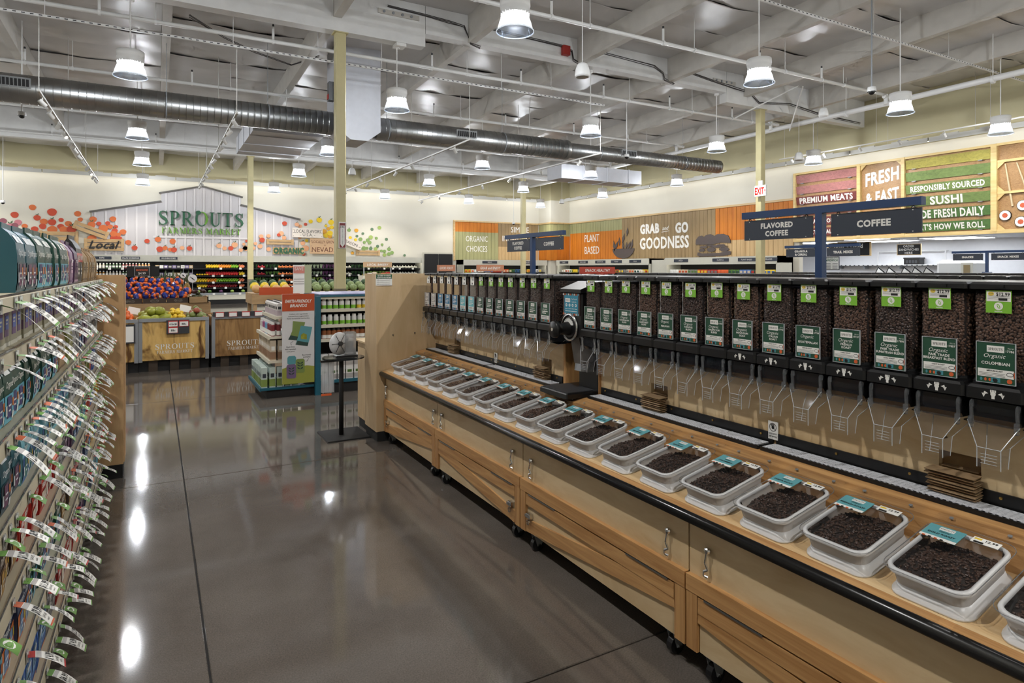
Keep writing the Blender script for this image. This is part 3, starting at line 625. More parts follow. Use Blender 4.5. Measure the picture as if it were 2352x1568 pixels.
def serif(mb, s, o, ux, uy, h, w_, depth=None, mi=0, mi2=None, gap=.1, only=None):
    """serif capitals from the anchor o (bottom left), stretched to width w_"""
    k = w_ / serif_width(s, gap); x = 0; o, ux, uy = Vector(o), Vector(ux), Vector(uy)
    for i, c in enumerate(s):
        pl_, adv = SERIF[c]
        if only is None or only == i:
            for j, p in enumerate(pl_):
                m_ = mi2 if (mi2 is not None and c == 'O' and (j < 9 or j > 23)) else mi
                if depth is None: mb.add([o + (x + a) * k * ux + b_ * h * uy for a, b_ in p], [tuple(range(len(p)))], m_)
                else: mb.prism([((x + a) * k, b_ * h) for a, b_ in p], o, ux, uy, depth, m_)
        x += adv + gap
# ---- barn sign on the back wall
M_barn = mat('barn_panel', (198, 194, 195), .5); M_batten = mat('barn_batten', (212, 208, 208), .5)
M_trim = mat('barn_roof_trim', (92, 88, 82), .5)
M_dgreen = mat('letter_green', (38, 92, 62), .45)
M_lgreen = mat('letter_lime', (104, 158, 48), .45)
bs = thing('barn_sign', 'white barn-shaped wall sign with green lettering over the produce case', 'sign', (0, YB, 0))
FY = -.08
mb = MB().prism([(-2.31, 2.14), (5.95, 2.14), (5.95, 3.93), (3.41, 4.47), (3.41, 4.85), (1.81, 5.22), (.2, 4.85), (.2, 4.47), (-2.31, 3.93)], (0, 0, 0), X_, Z_, (0, FY, 0)); mb.build('barn_panel', M_barn, bs)
def roofz(x):
    if x < .2: return 3.93 + (x + 2.31) / 2.51 * .54
    if x > 3.41: return 4.47 - (x - 3.41) / 2.54 * .54
    return 4.85 + (1 - abs(x - 1.805) / 1.605) * .37
x = -2.2
while x < 5.9:
    MB().box(x - .035, x + .035, FY - .03, FY, 2.14, roofz(x) - .05).build('batten', M_batten, bs); x += .37
MB().box(-2.31, 5.95, FY - .02, FY, 2.02, 2.14).build('base_rail', M_batten, bs); MB().box(-.1, 3.7, FY - .034, FY, 2.9, 2.98).build('cross_rail', M_batten, bs)
for (a, b_) in (((-2.4, 3.92), (.2, 4.49)), ((3.41, 4.49), (6.05, 3.92)), ((.12, 4.84), (1.81, 5.24)), ((1.81, 5.24), (3.49, 4.84))):
    p, q = Vector((a[0], FY - .03, a[1])), Vector((b_[0], FY - .03, b_[1])); dd = (q - p) / 2; MB().obox((p + q) / 2, dd, (0, .07, 0), Vector((-dd.z, 0, dd.x)).normalized() * .03).build('roof_trim', M_trim, bs)
word = 'SPROUTS'
for i, c in enumerate(word):
    mb = MB(); serif(mb, word, (.08, FY - .05, 3.46), X_, Z_, .62, 3.45, (0, -.06, 0), 0, 1 if c == 'O' else None, only=i); o = mb.build('letter', [M_dgreen, M_lgreen], bs)
    if c == 'O': o['label'] = 'round letter shaped like a two-tone green sprout'
mb = MB()   # leaf on the round letter
kx = 3.45 / serif_width(word); ox = .08 + (SERIF['S'][1] + SERIF['P'][1] + SERIF['R'][1] + .3) * kx
mb.prism([(ox + .1, 3.95), (ox + .02, 4.02), (ox + .04, 4.12), (ox + .16, 4.14), (ox + .24, 4.06), (ox + .2, 3.98)], (0, FY - .055, 0), X_, Z_, (0, -.07, 0)); mb.build('sprout_leaf', M_dgreen, bs)
word = 'FARMERS MARKET'
for i, c in enumerate(word):
    if c == ' ': continue
    mb = MB(); serif(mb, word, (.22, FY - .05, 3.1), X_, Z_, .26, 3.18, (0, -.05, 0), only=i); mb.build('letter', M_lgreen, bs)
# ---- fruit mural: cut-out discs and slatted crates
FC = {'r': (196, 74, 46), 'o': (208, 108, 56), 'p': (226, 166, 124), 'y': (232, 196, 30), 'a': (222, 160, 44), 'u': (140, 80, 92), 'k': (196, 120, 130), 'g': (132, 160, 92), 'd': (96, 124, 92), 'l': (158, 178, 96)}
FM = {k: mat('mural_%s' % n, FC[k], .6) for k, n in zip('ropyaukgdl', 'tomato orange peach lemon amber plum pink green moss lime'.split())}
M_leaf = mat('mural_leaf', (62, 92, 58), .6)
mu = thing('fruit_mural', 'mural of round cut-out fruits tumbling out of wooden crates on the back wall', 'mural', (0, YB, 0))
for i, it in enumerate(FRUIT.split(';')):
    x, z, r_, c = it.split(','); x, z, r_ = float(x), float(z), float(r_)
    onbarn = -2.35 < x < 5.98 and z < roofz(x)
    yy = (-.125 if onbarn else -.016) - .002 * (i % 7)
    mb = MB(); poly = [(r_ * math.cos(2 * math.pi * k / 18) * (1 + .05 * math.sin(k)), r_ * math.sin(2 * math.pi * k / 18) * .94) for k in range(18)]
    mb.prism(poly, (x, yy, z), X_, Z_, (0, .012, 0)); o = mb.build('fruit_cutout', FM[c.lower()], mu)
    if c.isupper():
        mb = MB()
        for (a0, s) in ((60, .9), (130, .7)):
            dx, dz = math.cos(R(a0)), math.sin(R(a0)); p = Vector((x, yy - .004, z + r_ * .8))
            mb.add([p, p + Vector((dx * .5 - dz * .18, 0, dz * .5 + dx * .18)) * r_ * s, p + Vector((dx, 0, dz)) * r_ * s, p + Vector((dx * .5 + dz * .18, 0, dz * .5 - dx * .18)) * r_ * s], [(0, 1, 2, 3)])
        mb.build('leaf', M_leaf, o)
M_crate = wood('crate_slat', (196, 164, 118), (176, 140, 94), axis=0, dens=6, stretch=.2)
def crate(x0, x1, z0, z1, n, lab, rot=0, front=None, yy=-.15):
    t = thing('slat_crate', lab, 'crate', ((x0 + x1) / 2, YB + yy, (z0 + z1) / 2)); t.rotation_euler = (0, R(rot), 0)
    W, H = (x1 - x0) / 2, (z1 - z0) / 2; h = 2 * H / n
    for i in range(n): MB().box(-W, W, -.04, 0, -H + i * h + h * .06, -H + i * h + h * .82).build('slat', M_crate, t)
    for s in (-1, 1): MB().box(s * (W - .06) - .05, s * (W - .06) + .05, -.065, -.04, -H, H).build('post', M_crate, t)
    return t, W, H
crate(-4.1, -2.78, 2.3, 3.1, 4, 'tall slatted crate overflowing with orange cut-outs', yy=-.002)
crate(-2.98, -1.7, 2.98, 3.33, 2, 'tipped slatted crate pouring round tomatoes', rot=22)
t, W, H = crate(-2.58, -1.17, 2.3, 2.82, 3, 'slatted crate lettered in dark script beside the barn sign')
mb = MB(); mb.text('Local', (0, -.07, 0), X_, Z_, .34, bold=.02, shear=.35, w=1.1); mb.build('lettering', M_ink, t)
crate(4.5, 5.73, 2.68, 2.95, 2, 'low slatted crate above the organic crate')
t, W, H = crate(4.78, 6.22, 2.24, 2.58, 3, 'slatted crate with thick green capital letters')
mb = MB(); mb.text('ORGANIC', (0, -.07, 0), X_, Z_, .27, bold=.05, w=1.38); mb.build('lettering', M_dgreen, t)
crate(8.76, 10.0, 2.22, 2.5, 2, 'slatted crate under the pile of green fruit cut-outs', yy=-.002)
def board(name, x0, x1, z0, z1, m_, lab, lines, rot=0, yy=-.17, ink=M_ink):
    t = thing(name, lab, 'sign', ((x0 + x1) / 2, YB + yy, (z0 + z1) / 2)); t.rotation_euler = (0, R(rot), 0); W, H = (x1 - x0) / 2, (z1 - z0) / 2
    MB().box(-W, W, -.04, 0, -H, H).build('board', m_, t)
    mb = MB()
    for (s, z, h) in lines: mb.text(s, (0, -.043, z * H), X_, Z_, h, w=W * 1.75)
    mb.build('lettering', ink, t)
    for sx in (-1, 1):
        for sz in (-.7, 0, .7): MB().cyl((sx * (W - .05), -.045, sz * H), (sx * (W - .05), -.04, sz * H), .015, n=6).build('nail', M_dark, t)
M_cream = mat('cream_board', (226, 216, 204), .6)
board('wall_board', 5.66, 7.08, 3.05, 3.5, M_cream, 'cream board with dark lettering hung above the state board', [('LOCAL FLAVORS', .35, .16), ('- U.S.A. -', -.4, .14)])
M_kraft = mat('tan_board', (192, 158, 122), .6)
board('wall_board', 6.48, 7.9, 2.28, 3.03, M_kraft, 'tan board with brown lettering partly behind the column', [('LOCALLY GROWN', .55, .14), ('in', .12, .08), ('NEVADA', -.45, .24)], ink=mat('brown_ink', (98, 52, 34), .6))
board('wall_board', 7.6, 9.05, 2.72, 3.05, M_cream, 'cream board tilted downhill behind the column', [('- IN SEASON -', 0, .15)], rot=22)
# swing doors in the back wall
dr = MB().box(12.35, 14.1, YB - .05, YB, 0, 2.42).build('door_1', mat('door_frame', (196, 192, 176), .5)); struct(dr)
for (x0, x1) in ((12.42, 13.2), (13.24, 14.03)): MB().box(x0, x1, YB - .1, YB - .03, .05, 2.34).build('door_leaf', M_blackm, dr)
MB().box(13.45, 13.75, YB - .11, YB - .095, 1.5, 1.72).build('door_notice', M_paper, dr)
# ---- planked colour panels along the back wall and the grab and go wall
M_sage = wood('sage_plank', (166, 164, 118), (150, 148, 102), axis=2, dens=5, stretch=.1, rough=.6)
M_orng = wood('orange_plank', (206, 124, 32), (188, 106, 24), axis=2, dens=5, stretch=.1, rough=.6)
M_taupe = wood('taupe_plank', (154, 130, 92), (138, 114, 78), axis=2, dens=5, stretch=.1, rough=.6)
M_pale = wood('pale_plank', (202, 172, 126), (186, 154, 108), axis=2, dens=5, stretch=.1, rough=.6)
M_edge = wood('panel_cap', (214, 184, 132), (196, 164, 112), axis=1, dens=6)
def planks(t, along, o, a0, a1, zbands, nrm, step=.22):
    n = max(1, round((a1 - a0) / step)); st = (a1 - a0) / n
    for i in range(n):
        for (z0, z1, m_) in zbands:
            A, B_ = a0 + i * st + .006, a0 + (i + 1) * st - .006
            if along == 'x': MB().box(A, B_, o - .04 + (i % 2) * .004, o, z0, z1).build('plank', m_, t)
            else: MB().box(o - .04 + (i % 2) * .004, o, A, B_, z0, z1).build('plank', m_, t)
pb = thing('plank_panel', 'planked colour panel lettered about organic choices on the back wall', 'wall panel', (0, 0, 0))
planks(pb, 'x', YB, 14.2, 16.88, ((2.03, 3.58, M_sage), (3.58, 4.12, M_orng)), None)
planks(pb, 'x', YB, 16.88, 19.54, ((2.03, 2.8, M_pale), (2.8, 4.12, M_taupe)), None)
MB().box(14.1, 19.5, YB - .09, YB, 4.12, 4.2).build('cap_rail', M_edge, pb); MB().box(14.1, 14.2, YB - .07, YB, 2.0, 4.12).build('end_stile', M_edge, pb)
yl = YB - .05
for (tx, x, z, w_) in (('ORGANIC', 15.53, 3.22, 1.35), ('CHOICES', 15.53, 2.66, 1.3), ('SIMPLE', 18.3, 3.8, 1.2), ('INGREDIENTS', 18.2, 3.28, 2.1)):
    MB().text(tx, (x, yl, z), X_, Z_, .33, w=w_, depth=(0, .015, 0)).build('lettering', M_print, pb)
pc = thing('plank_panel', 'planked sage and orange panel wrapping the corner post', 'wall panel', (0, 0, 0))
planks(pc, 'y', 19.6, 30.2, YB - .05, ((2.03, 3.42, M_orng), (3.42, 4.12, M_sage)), None)
planks(pc, 'x', 30.2, 19.56, XR, ((2.03, 3.42, M_orng), (3.42, 4.12, M_sage)), None)
MB().box(19.52, XR, 30.12, YB, 4.12, 4.2).build('cap_rail', M_edge, pc)
pg = thing('plank_panel', 'long planked orange and taupe panel over the grab and go cases', 'wall panel', (0, 0, 0))
planks(pg, 'y', XR, 25.45, 30.1, ((2.03, 3.56, M_orng), (3.56, 4.12, M_sage)), None)
planks(pg, 'y', XR, 19.22, 25.45, ((2.03, 4.12, M_taupe),), None)
planks(pg, 'y', XR, 15.42, 19.22, ((2.03, 2.74, M_pale), (2.74, 4.12, M_orng)), None)
MB().box(XR - .09, XR, 15.4, 30.1, 4.12, 4.2).build('cap_rail', M_edge, pg)
xl = XR - .05; D = (.015, 0, 0); mY = -Y_
for (tx, y, z, h_, w_, bo, sh_) in (('PLANT', 28.0, 3.24, .42, 1.32, 0, 0), ('BASED', 28.0, 2.58, .42, 1.32, 0, 0), ('GRAB', 23.35, 3.5, .44, 1.35, .05, 0), ('and', 22.25, 3.47, .2, .55, 0, .3), ('GO', 21.2, 3.44, .44, .8, .05, 0), ('GOODNESS', 22.4, 2.8, .55, 3.3, .03, 0), ('FRESHLY', 16.75, 3.66, .3, 1.5, 0, 0), ('PREPARED', 16.75, 3.15, .3, 1.6, 0, 0)):
    MB().text(tx, (xl, y, z), mY, Z_, h_, bold=bo, w=w_, shear=sh_, depth=D).build('lettering', M_print, pg)
MB().obox((xl, 22.25, 3.3), (.007, 0, 0), (0, .25, -.02), (0, .001, .012)).build('underline', M_print, pg)
M_gcut = mat('graphic_brown_grey', (84, 74, 72), .6)
bw = thing('salad_bowl_graphic', 'grey cut-out of a salad bowl with falling leaves on the planked panel', 'wall graphic', (XR - .06, 25.3, 0))
def yz(poly, name, par, m_=M_gcut, dpt=.02): return MB().prism(poly, (0, 0, 0), mY, Z_, (-dpt, 0, 0)).build(name, m_, par)
yz([(-.86, 2.58), (.86, 2.58)] + [(.86 * math.cos(R(a)), 2.58 + .5 * math.sin(R(a))) for a in range(-12, -180, -12)], 'bowl', bw)
for (x, z, l, a) in ((-.72, 2.72, .3, 100), (-.55, 2.75, .26, 60), (.0, 2.72, .2, 90), (.25, 2.7, .2, 80), (.45, 2.72, .24, 60), (.66, 2.76, .28, 75), (-.3, 2.95, .22, 95), (.02, 3.1, .26, 70), (.32, 3.42, .22, 80)):
    c, s = math.cos(R(a)), math.sin(R(a)); yz([(x - c * l, z - s * l), (x - s * l * .35, z + c * l * .35), (x + c * l, z + s * l), (x + s * l * .35, z - c * l * .35)], 'leaf', bw)
sw = thing('sandwich_graphic', 'dark cut-out of a long filled sandwich on the planked panel', 'wall graphic', (XR - .06, 19.35, 0))
yz([(-.98, 2.62), (-.96, 2.82), (-.8, 2.97), (-.6, 3.0), (-.5, 2.93), (-.35, 3.02), (-.1, 3.04), (.1, 2.95), (.25, 3.02), (.6, 3.02), (.86, 2.93), (.98, 2.72), (.98, 2.62), (.5, 2.66), (0, 2.6), (-.5, 2.6)], 'bread_top', sw)
yz([(-.85, 2.27), (-.6, 2.22), (.4, 2.22), (.8, 2.3), (1., 2.28), (.98, 2.15), (.6, 2.1), (-.7, 2.08), (-.88, 2.14)], 'bread_base', sw)
for (x0, x1, z, hh) in ((-.75, -.28, 2.49, .05), (-.2, .85, 2.5, .05), (-.8, -.4, 2.36, .06), (-.35, .2, 2.37, .09), (.35, .92, 2.37, .09), (-.4, .1, 2.56, .025), (.2, .7, 2.56, .025)):
    xm, wd = (x0 + x1) / 2, (x1 - x0) / 2; yz([(xm - wd, z), (xm - wd * .5, z + hh), (xm + wd * .5, z + hh), (xm + wd, z), (xm + wd * .4, z - hh), (xm - wd * .4, z - hh)], 'filling', sw)
# ---- deli menu boards: framed slats
M_frame = wood('pine_frame', (226, 200, 140), (208, 178, 116), axis=1, dens=8)
M_osb = wood('strand_board', (176, 138, 92), (150, 112, 70), axis=1, dens=30, stretch=.5)
def osb(n, c): return wood(n, c, tuple(int(v * .86) for v in c), axis=1, dens=16, stretch=.5, rough=.6)
M_pink = osb('pink_strand', (184, 124, 120)); M_maroon = osb('maroon_strand', (126, 62, 58)); M_yel = osb('yellow_green_strand', (184, 174, 84)); M_grn = osb('green_strand', (118, 140, 78)); M_grn2 = osb('deep_green_strand', (84, 120, 62))
mbd = thing('deli_menu_wall', 'pine-framed wall of slatted deli menu boards over the serving hatch', 'menu board', (0, 0, 0))
x0, x1 = XR - .12, XR
MB().box(XR - .05, XR, 4.2, 15.35, 2.62, 5.07).build('backing', M_osb, mbd)
for (a, b_) in ((15.25, 15.35), (12.78, 12.9), (11.33, 11.43), (8.8, 8.95), (6.9, 7.0), (4.2, 4.3)): MB().box(XR - .16, XR, a, b_, 2.6, 5.1).build('frame_stile', M_frame, mbd)
for (z0, z1) in ((5.03, 5.1), (2.55, 2.66)): MB().box(XR - .15, XR, 4.2, 15.35, z0, z1).build('frame_rail', M_frame, mbd)
MB().box(XR - .13, XR, 4.3, 8.8, 4.55, 4.62).build('frame_rail', M_frame, mbd); MB().box(XR - .13, XR, 6.9, 8.8, 3.66, 3.73).build('frame_rail', M_frame, mbd); MB().box(XR - .13, XR, 11.43, 12.78, 3.3, 3.37).build('frame_rail', M_frame, mbd)
def slats(y0, y1, rows, tsize):
    for (z, m_, s) in rows:
        o = MB().obox((XR - .1, (y0 + y1) / 2, z), (.012, 0, .0), (0, (y1 - y0) / 2, 0), (-.02, 0, .14)).build('menu_slat', m_, mbd)
        if s: mb = MB(); mb.text(s, (XR - .116, (y0 + y1) / 2, z), mY, (-.14, 0, 1), tsize * .72 if len(s) > 16 else tsize, bold=.035, w=(y1 - y0) * .88); mb.build('lettering', M_print, o)
        for yy in (y0 + .25, y1 - .25): MB().box(XR - .14, XR - .09, yy - .06, yy + .06, z - .16, z - .14).build('slat_clip', M_grey, o)
slats(12.92, 15.25, ((4.85, M_pink, None), (4.45, M_pink, None), (4.06, M_maroon, 'PREMIUM MEATS'), (3.65, M_maroon, '& ARTISAN CHEESES'), (3.27, M_maroon, 'NO WATER OR FILLERS'), (2.88, M_maroon, 'NO ARTIFICIAL COLORS')), .2)
slats(8.97, 11.31, ((4.84, M_yel, None), (4.45, M_grn, None), (4.05, M_grn, 'RESPONSIBLY SOURCED'), (3.65, M_grn, 'SUSHI'), (3.24, M_grn2, 'MADE FRESH DAILY'), (2.84, M_grn2, "THAT'S HOW WE ROLL")), .24)
mb = MB(); 
for (s, z, h) in (('FRESH', 4.6, .42), ('& FAST', 3.95, .38)): mb.text(s, (XR - .06, 12.1, z), (0, -1, .12), Z_, h, bold=.04, w=1.1)
mb.build('lettering', M_print, mbd)
M_chop = mat('chopstick_tan', (206, 186, 150), .6)
for (ya, yb) in ((8.62, 8.45), (8.35, 8.0)): MB().cyl((XR - .08, ya, 4.5), (XR - .08, yb, 3.3), .02, .03, n=6).build('chopstick_graphic', M_chop, mbd)
for (yy, zz) in ((8.2, 3.3), (8.62, 3.05), (8.25, 2.85), (7.7, 3.1), (7.4, 2.95)):
    o = MB().cyl((XR - .06, yy, zz), (XR - .1, yy, zz), .15, n=12).build('sushi_roll_graphic', M_ink, mbd)
    MB().cyl((XR - .1, yy, zz), (XR - .105, yy, zz), .138, n=12).build('rice_ring', M_print, o); MB().cyl((XR - .105, yy, zz), (XR - .11, yy, zz), .07, n=8).build('filling', mat('salmon_graphic', (196, 92, 60), .6), o)
for (ya, za, sy, sz) in ((12.78, 5.03, -1, -1), (11.43, 5.03, 1, -1), (8.8, 4.55, -1, -1), (6.98, 4.55, 1, -1), (8.8, 3.66, -1, -1), (8.8, 3.73, -1, 1), (8.8, 2.66, -1, 1), (12.78, 3.3, -1, -1), (11.43, 3.3, 1, -1)):
    MB().prism([(ya, za), (ya + sy * .25, za), (ya + sy * .18, za), (ya, za + sz * .18)], (XR - .12, 0, 0), Y_, Z_, (.04, 0, 0)).build('corner_brace', M_frame, mbd)
# ---- the deli room
for i, (xa, xb, ya, yb) in enumerate(((21.6, 22.2, 12.6, 13.9), (23.5, 24.6, 12.9, 14.6), (22.9, 24.4, 10.4, 12.0), (22.5, 24.0, 7.2, 8.6), (22.5, 24.0, 15.5, 16.8))):
    t = thing('ceiling_light', 'flat white ceiling light in the deli kitchen, %s panel seen from the sandwich board' % nth(i), 'ceiling light', (0, 0, 0), 'flat lights in the deli kitchen')
    MB().box(xa - .05, xb + .05, ya - .05, yb + .05, DZ - .03, DZ).build('frame', M_white, t); MB().box(xa, xb, ya, yb, DZ - .04, DZ - .03).build('diffuser', glow('deli_light_%d' % i, (240, 246, 255), 12.0), t)
t = thing('wall_shelf', 'long white wire wall shelf in the deli kitchen', 'shelf', (0, 0, 0)); MB().box(25.2, 25.58, 12.4, 16.6, 1.68, 1.71).build('shelf_board', M_white, t)
for k in range(22): MB().box(25.19, 25.2, 12.5 + k * .19, 12.56 + k * .19, 1.66, 1.7).build('shelf_clip', M_dark, t)
for y in (12.6, 14.0, 15.4, 16.5): MB().box(25.3, 25.6, y, y + .03, 1.55, 1.68).build('bracket', M_grey, t)
t = thing('pipe_rail', 'white pipe rail high on the deli kitchen wall', 'rail', (0, 0, 0)); MB().cyl((25.4, 12.4, 2.23), (25.4, 14.9, 2.23), .02).build('rail', M_pipe, t)
for y in (12.4, 14.9): MB().cyl((25.4, y, 2.23), (25.58, y, 2.23), .02).cyl((25.4, y, 2.23), (25.4, y, 1.72), .02).build('post', M_pipe, t)
t = thing('plastic_tote', 'black slotted plastic tote on the deli wall shelf', 'crate', (25.2, 13.5, 1.71)); MB().box(0, .35, -.28, .28, 0, .26).build('tote_body', M_black, t); MB().box(-.01, .36, -.3, .3, .22, .27).build('tote_rim', M_black, t)
for k in range(4): MB().box(-.004, 0, -.2 + .11 * k, -.13 + .11 * k, .05, .17).build('slot', M_dark, t)
def hung(name, x, y0, y1, z0, z1, lab, rows, m_=M_ink, fr=M_edge, cat='sign'):
    t = thing(name, lab, cat, (x, (y0 + y1) / 2, (z0 + z1) / 2)); W, H = (y1 - y0) / 2, (z1 - z0) / 2
    MB().box(0, .03, -W, W, -H, H).build('frame', fr, t); MB().box(-.006, 0, -W * .93, W * .93, -H * .9, H * .9).build('panel', m_, t)
    mb = MB()
    for (s, z, h) in rows: mb.text(s, (-.009, 0, z * H), mY, Z_, h, bold=.02, w=W * 1.65)
    mb.build('lettering', M_print, t); 
    for s in (-.8, .8): MB().cyl((.015, W * s, H), (.015, W * s, DZ - (z0 + z1) / 2 - .001), .004, n=5).build('cord', M_dark, t)
    return t
hung('order_sign', 23.0, 12.0, 12.82, 2.03, 2.42, 'framed black sign telling where to order sandwiches', (('ORDER', .6, .08), ('SANDWICHES', 0, .08), ('HERE', -.6, .08)))
hung('deli_sign', 23.0, 13.75, 15.5, 2.03, 2.56, 'black framed deli brand sign behind the trail mix sign', (("Boar's Head", .45, .16),), m_=M_blackm)
t = hung('sandwich_menu', 22.0, 14.35, 14.95, 1.5, 2.0, 'white and green sandwich menu panel beside the drinks case', (), m_=M_paper, fr=M_dark)
mb = MB(); mb.text('BUILD YOUR OWN', (-.01, 0, .2), mY, Z_, .05, w=.5); mb.text('SANDWICH', (-.01, 0, .12), mY, Z_, .08, bold=.03, w=.5); mb.build('menu_heading', M_dgreen, t)
mb = MB()
for k in range(5): mb.box(-.009, -.007, .03, .25, -.02 - .045 * k, -.005 - .045 * k); mb.box(-.009, -.007, -.25, -.04, -.02 - .045 * k, -.005 - .045 * k)
mb.build('menu_text_lines', M_dark, t)
t = thing('bakery_oven', 'white rounded kitchen machine with small glass door in the deli', 'kitchen machine', (23.3, 10.6, 0)); MB().bbox(0, .9, -.1, 1.1, .8, 1.85, .12).build('machine_body', mat('machine_white', (216, 216, 212), .4), t); MB().box(-.02, .0, -.05, .3, 1.25, 1.75).build('machine_door', M_offw, t); MB().box(-.03, -.02, .03, .22, 1.35, 1.68).build('door_glass', mat('oven_glass', (150, 130, 92), .3), t)
t = thing('prep_counter', 'long stainless deli counter behind the hatch', 'counter', (0, 0, 0)); MB().box(22.2, 23.0, 5.0, 15.0, .85, .92).build('worktop', M_steel, t); MB().box(22.3, 22.95, 5.1, 14.9, .1, .85).build('cabinet', M_grey, t)
for i, (y, a) in enumerate(((13.2, 20), (12.82, 20), (12.3, 22), (11.95, 24), (11.58, 20))):
    t = thing('menu_clipboard', 'black framed card leaning on the deli counter, %s from the wire shelf end' % nth(i), 'clipboard', (22.6, y, .92), 'cards leaning on the deli counter'); mb = MB(); mb.obox((0, 0, .38), (.01, 0, 0), (0, .15, .12), (0, -.1, .2)); mb.build('card_frame', M_blackm, t); mb = MB(); mb.obox((-.012, 0, .38), (.003, 0, 0), (0, .125, .1), (0, -.083, .167)); mb.build('card_paper', M_paper, t); MB().box(-.03, .06, -.1, .1, 0, .3).build('stand_foot', M_blackm, t)
# ---- exit sign and extinguisher sign
t = thing('exit_sign', 'white exit sign with red letters fixed high on the column', 'exit sign', (15.62, 12.7, 3.86)); MB().bbox(-.03, .03, -.25, .16, -.16, .16, .01).build('sign_case', M_white, t); MB().box(-.02, .02, -.12, .02, .16, .3).box(.0, .135, .06, .1, -.05, .05).build('mount', M_white, t)
mb = MB(); mb.text('EXIT', (-.034, -.03, 0), mY, Z_, .2, bold=.03, w=.32); mb.build('lettering', glow('exit_red', (226, 40, 30), 1.4), t); MB().box(-.036, -.032, -.23, -.21, -.03, .03).build('arrow', MATS['exit_red'], t)
mb = MB().text('EXIT', (-.04, -.031, 0), X_, Z_, .2); 
t = thing('extinguisher_sign', 'tall red and white fire extinguisher arrow sign on the column', 'sign', (3.27, 12.74, 2.22))
MB().box(-.075, .075, -.012, 0, -.26, .27).build('sign_plate', M_paper, t); MB().box(-.06, .06, -.015, -.012, -.245, .25).build('red_field', mat('sign_maroon', (126, 40, 40), .5), t)
mb = MB(); mb.prism([(-.045, .2), (.045, .2), (.045, -.17), (.05, -.17), (0, -.235), (-.05, -.17), (-.045, -.17)], (0, -.015, 0), X_, Z_, (0, -.002, 0)); mb.build('white_arrow', M_paper, t)
mb = MB(); mb.text('FIRE', (0, -.019, .17), X_, Z_, .045, w=.08)
for i, c in enumerate('EXTINGUISHER'): mb.text(c, (0, -.019, .115 - .026 * i), X_, Z_, .02)
mb.build('lettering', M_ink, t)
# ================================================================ bulk coffee counter
Y0C, Y1C = 0.15, 5.5
def rrect(w_, d_, r_, n=4, cx=0, cy=0):
    out = []
    for (sx, sy, a0) in ((1, 1, 0), (-1, 1, 90), (-1, -1, 180), (1, -1, 270)):
        for i in range(n + 1):
            a = R(a0 + 90 * i / n); out.append((cx + sx * (w_ / 2 - r_) + r_ * math.cos(a), cy + sy * (d_ / 2 - r_) + r_ * math.sin(a)))
    return out
def loft(mb, secs, cap0=True, cap1=False, mi=None):
    n = len(secs[0][0]); vs = []; fs = []
    for p, z in secs: vs += [(x, y, z) for x, y in p]
    for k in range(len(secs) - 1):
        for i in range(n): j = (i + 1) % n; fs.append((k * n + i, k * n + j, (k + 1) * n + j, (k + 1) * n + i))
    if cap0: fs.append(tuple(reversed(range(n))))
    if cap1: fs.append(tuple(range((len(secs) - 1) * n, len(secs) * n)))
    return mb.add(vs, fs, mi)
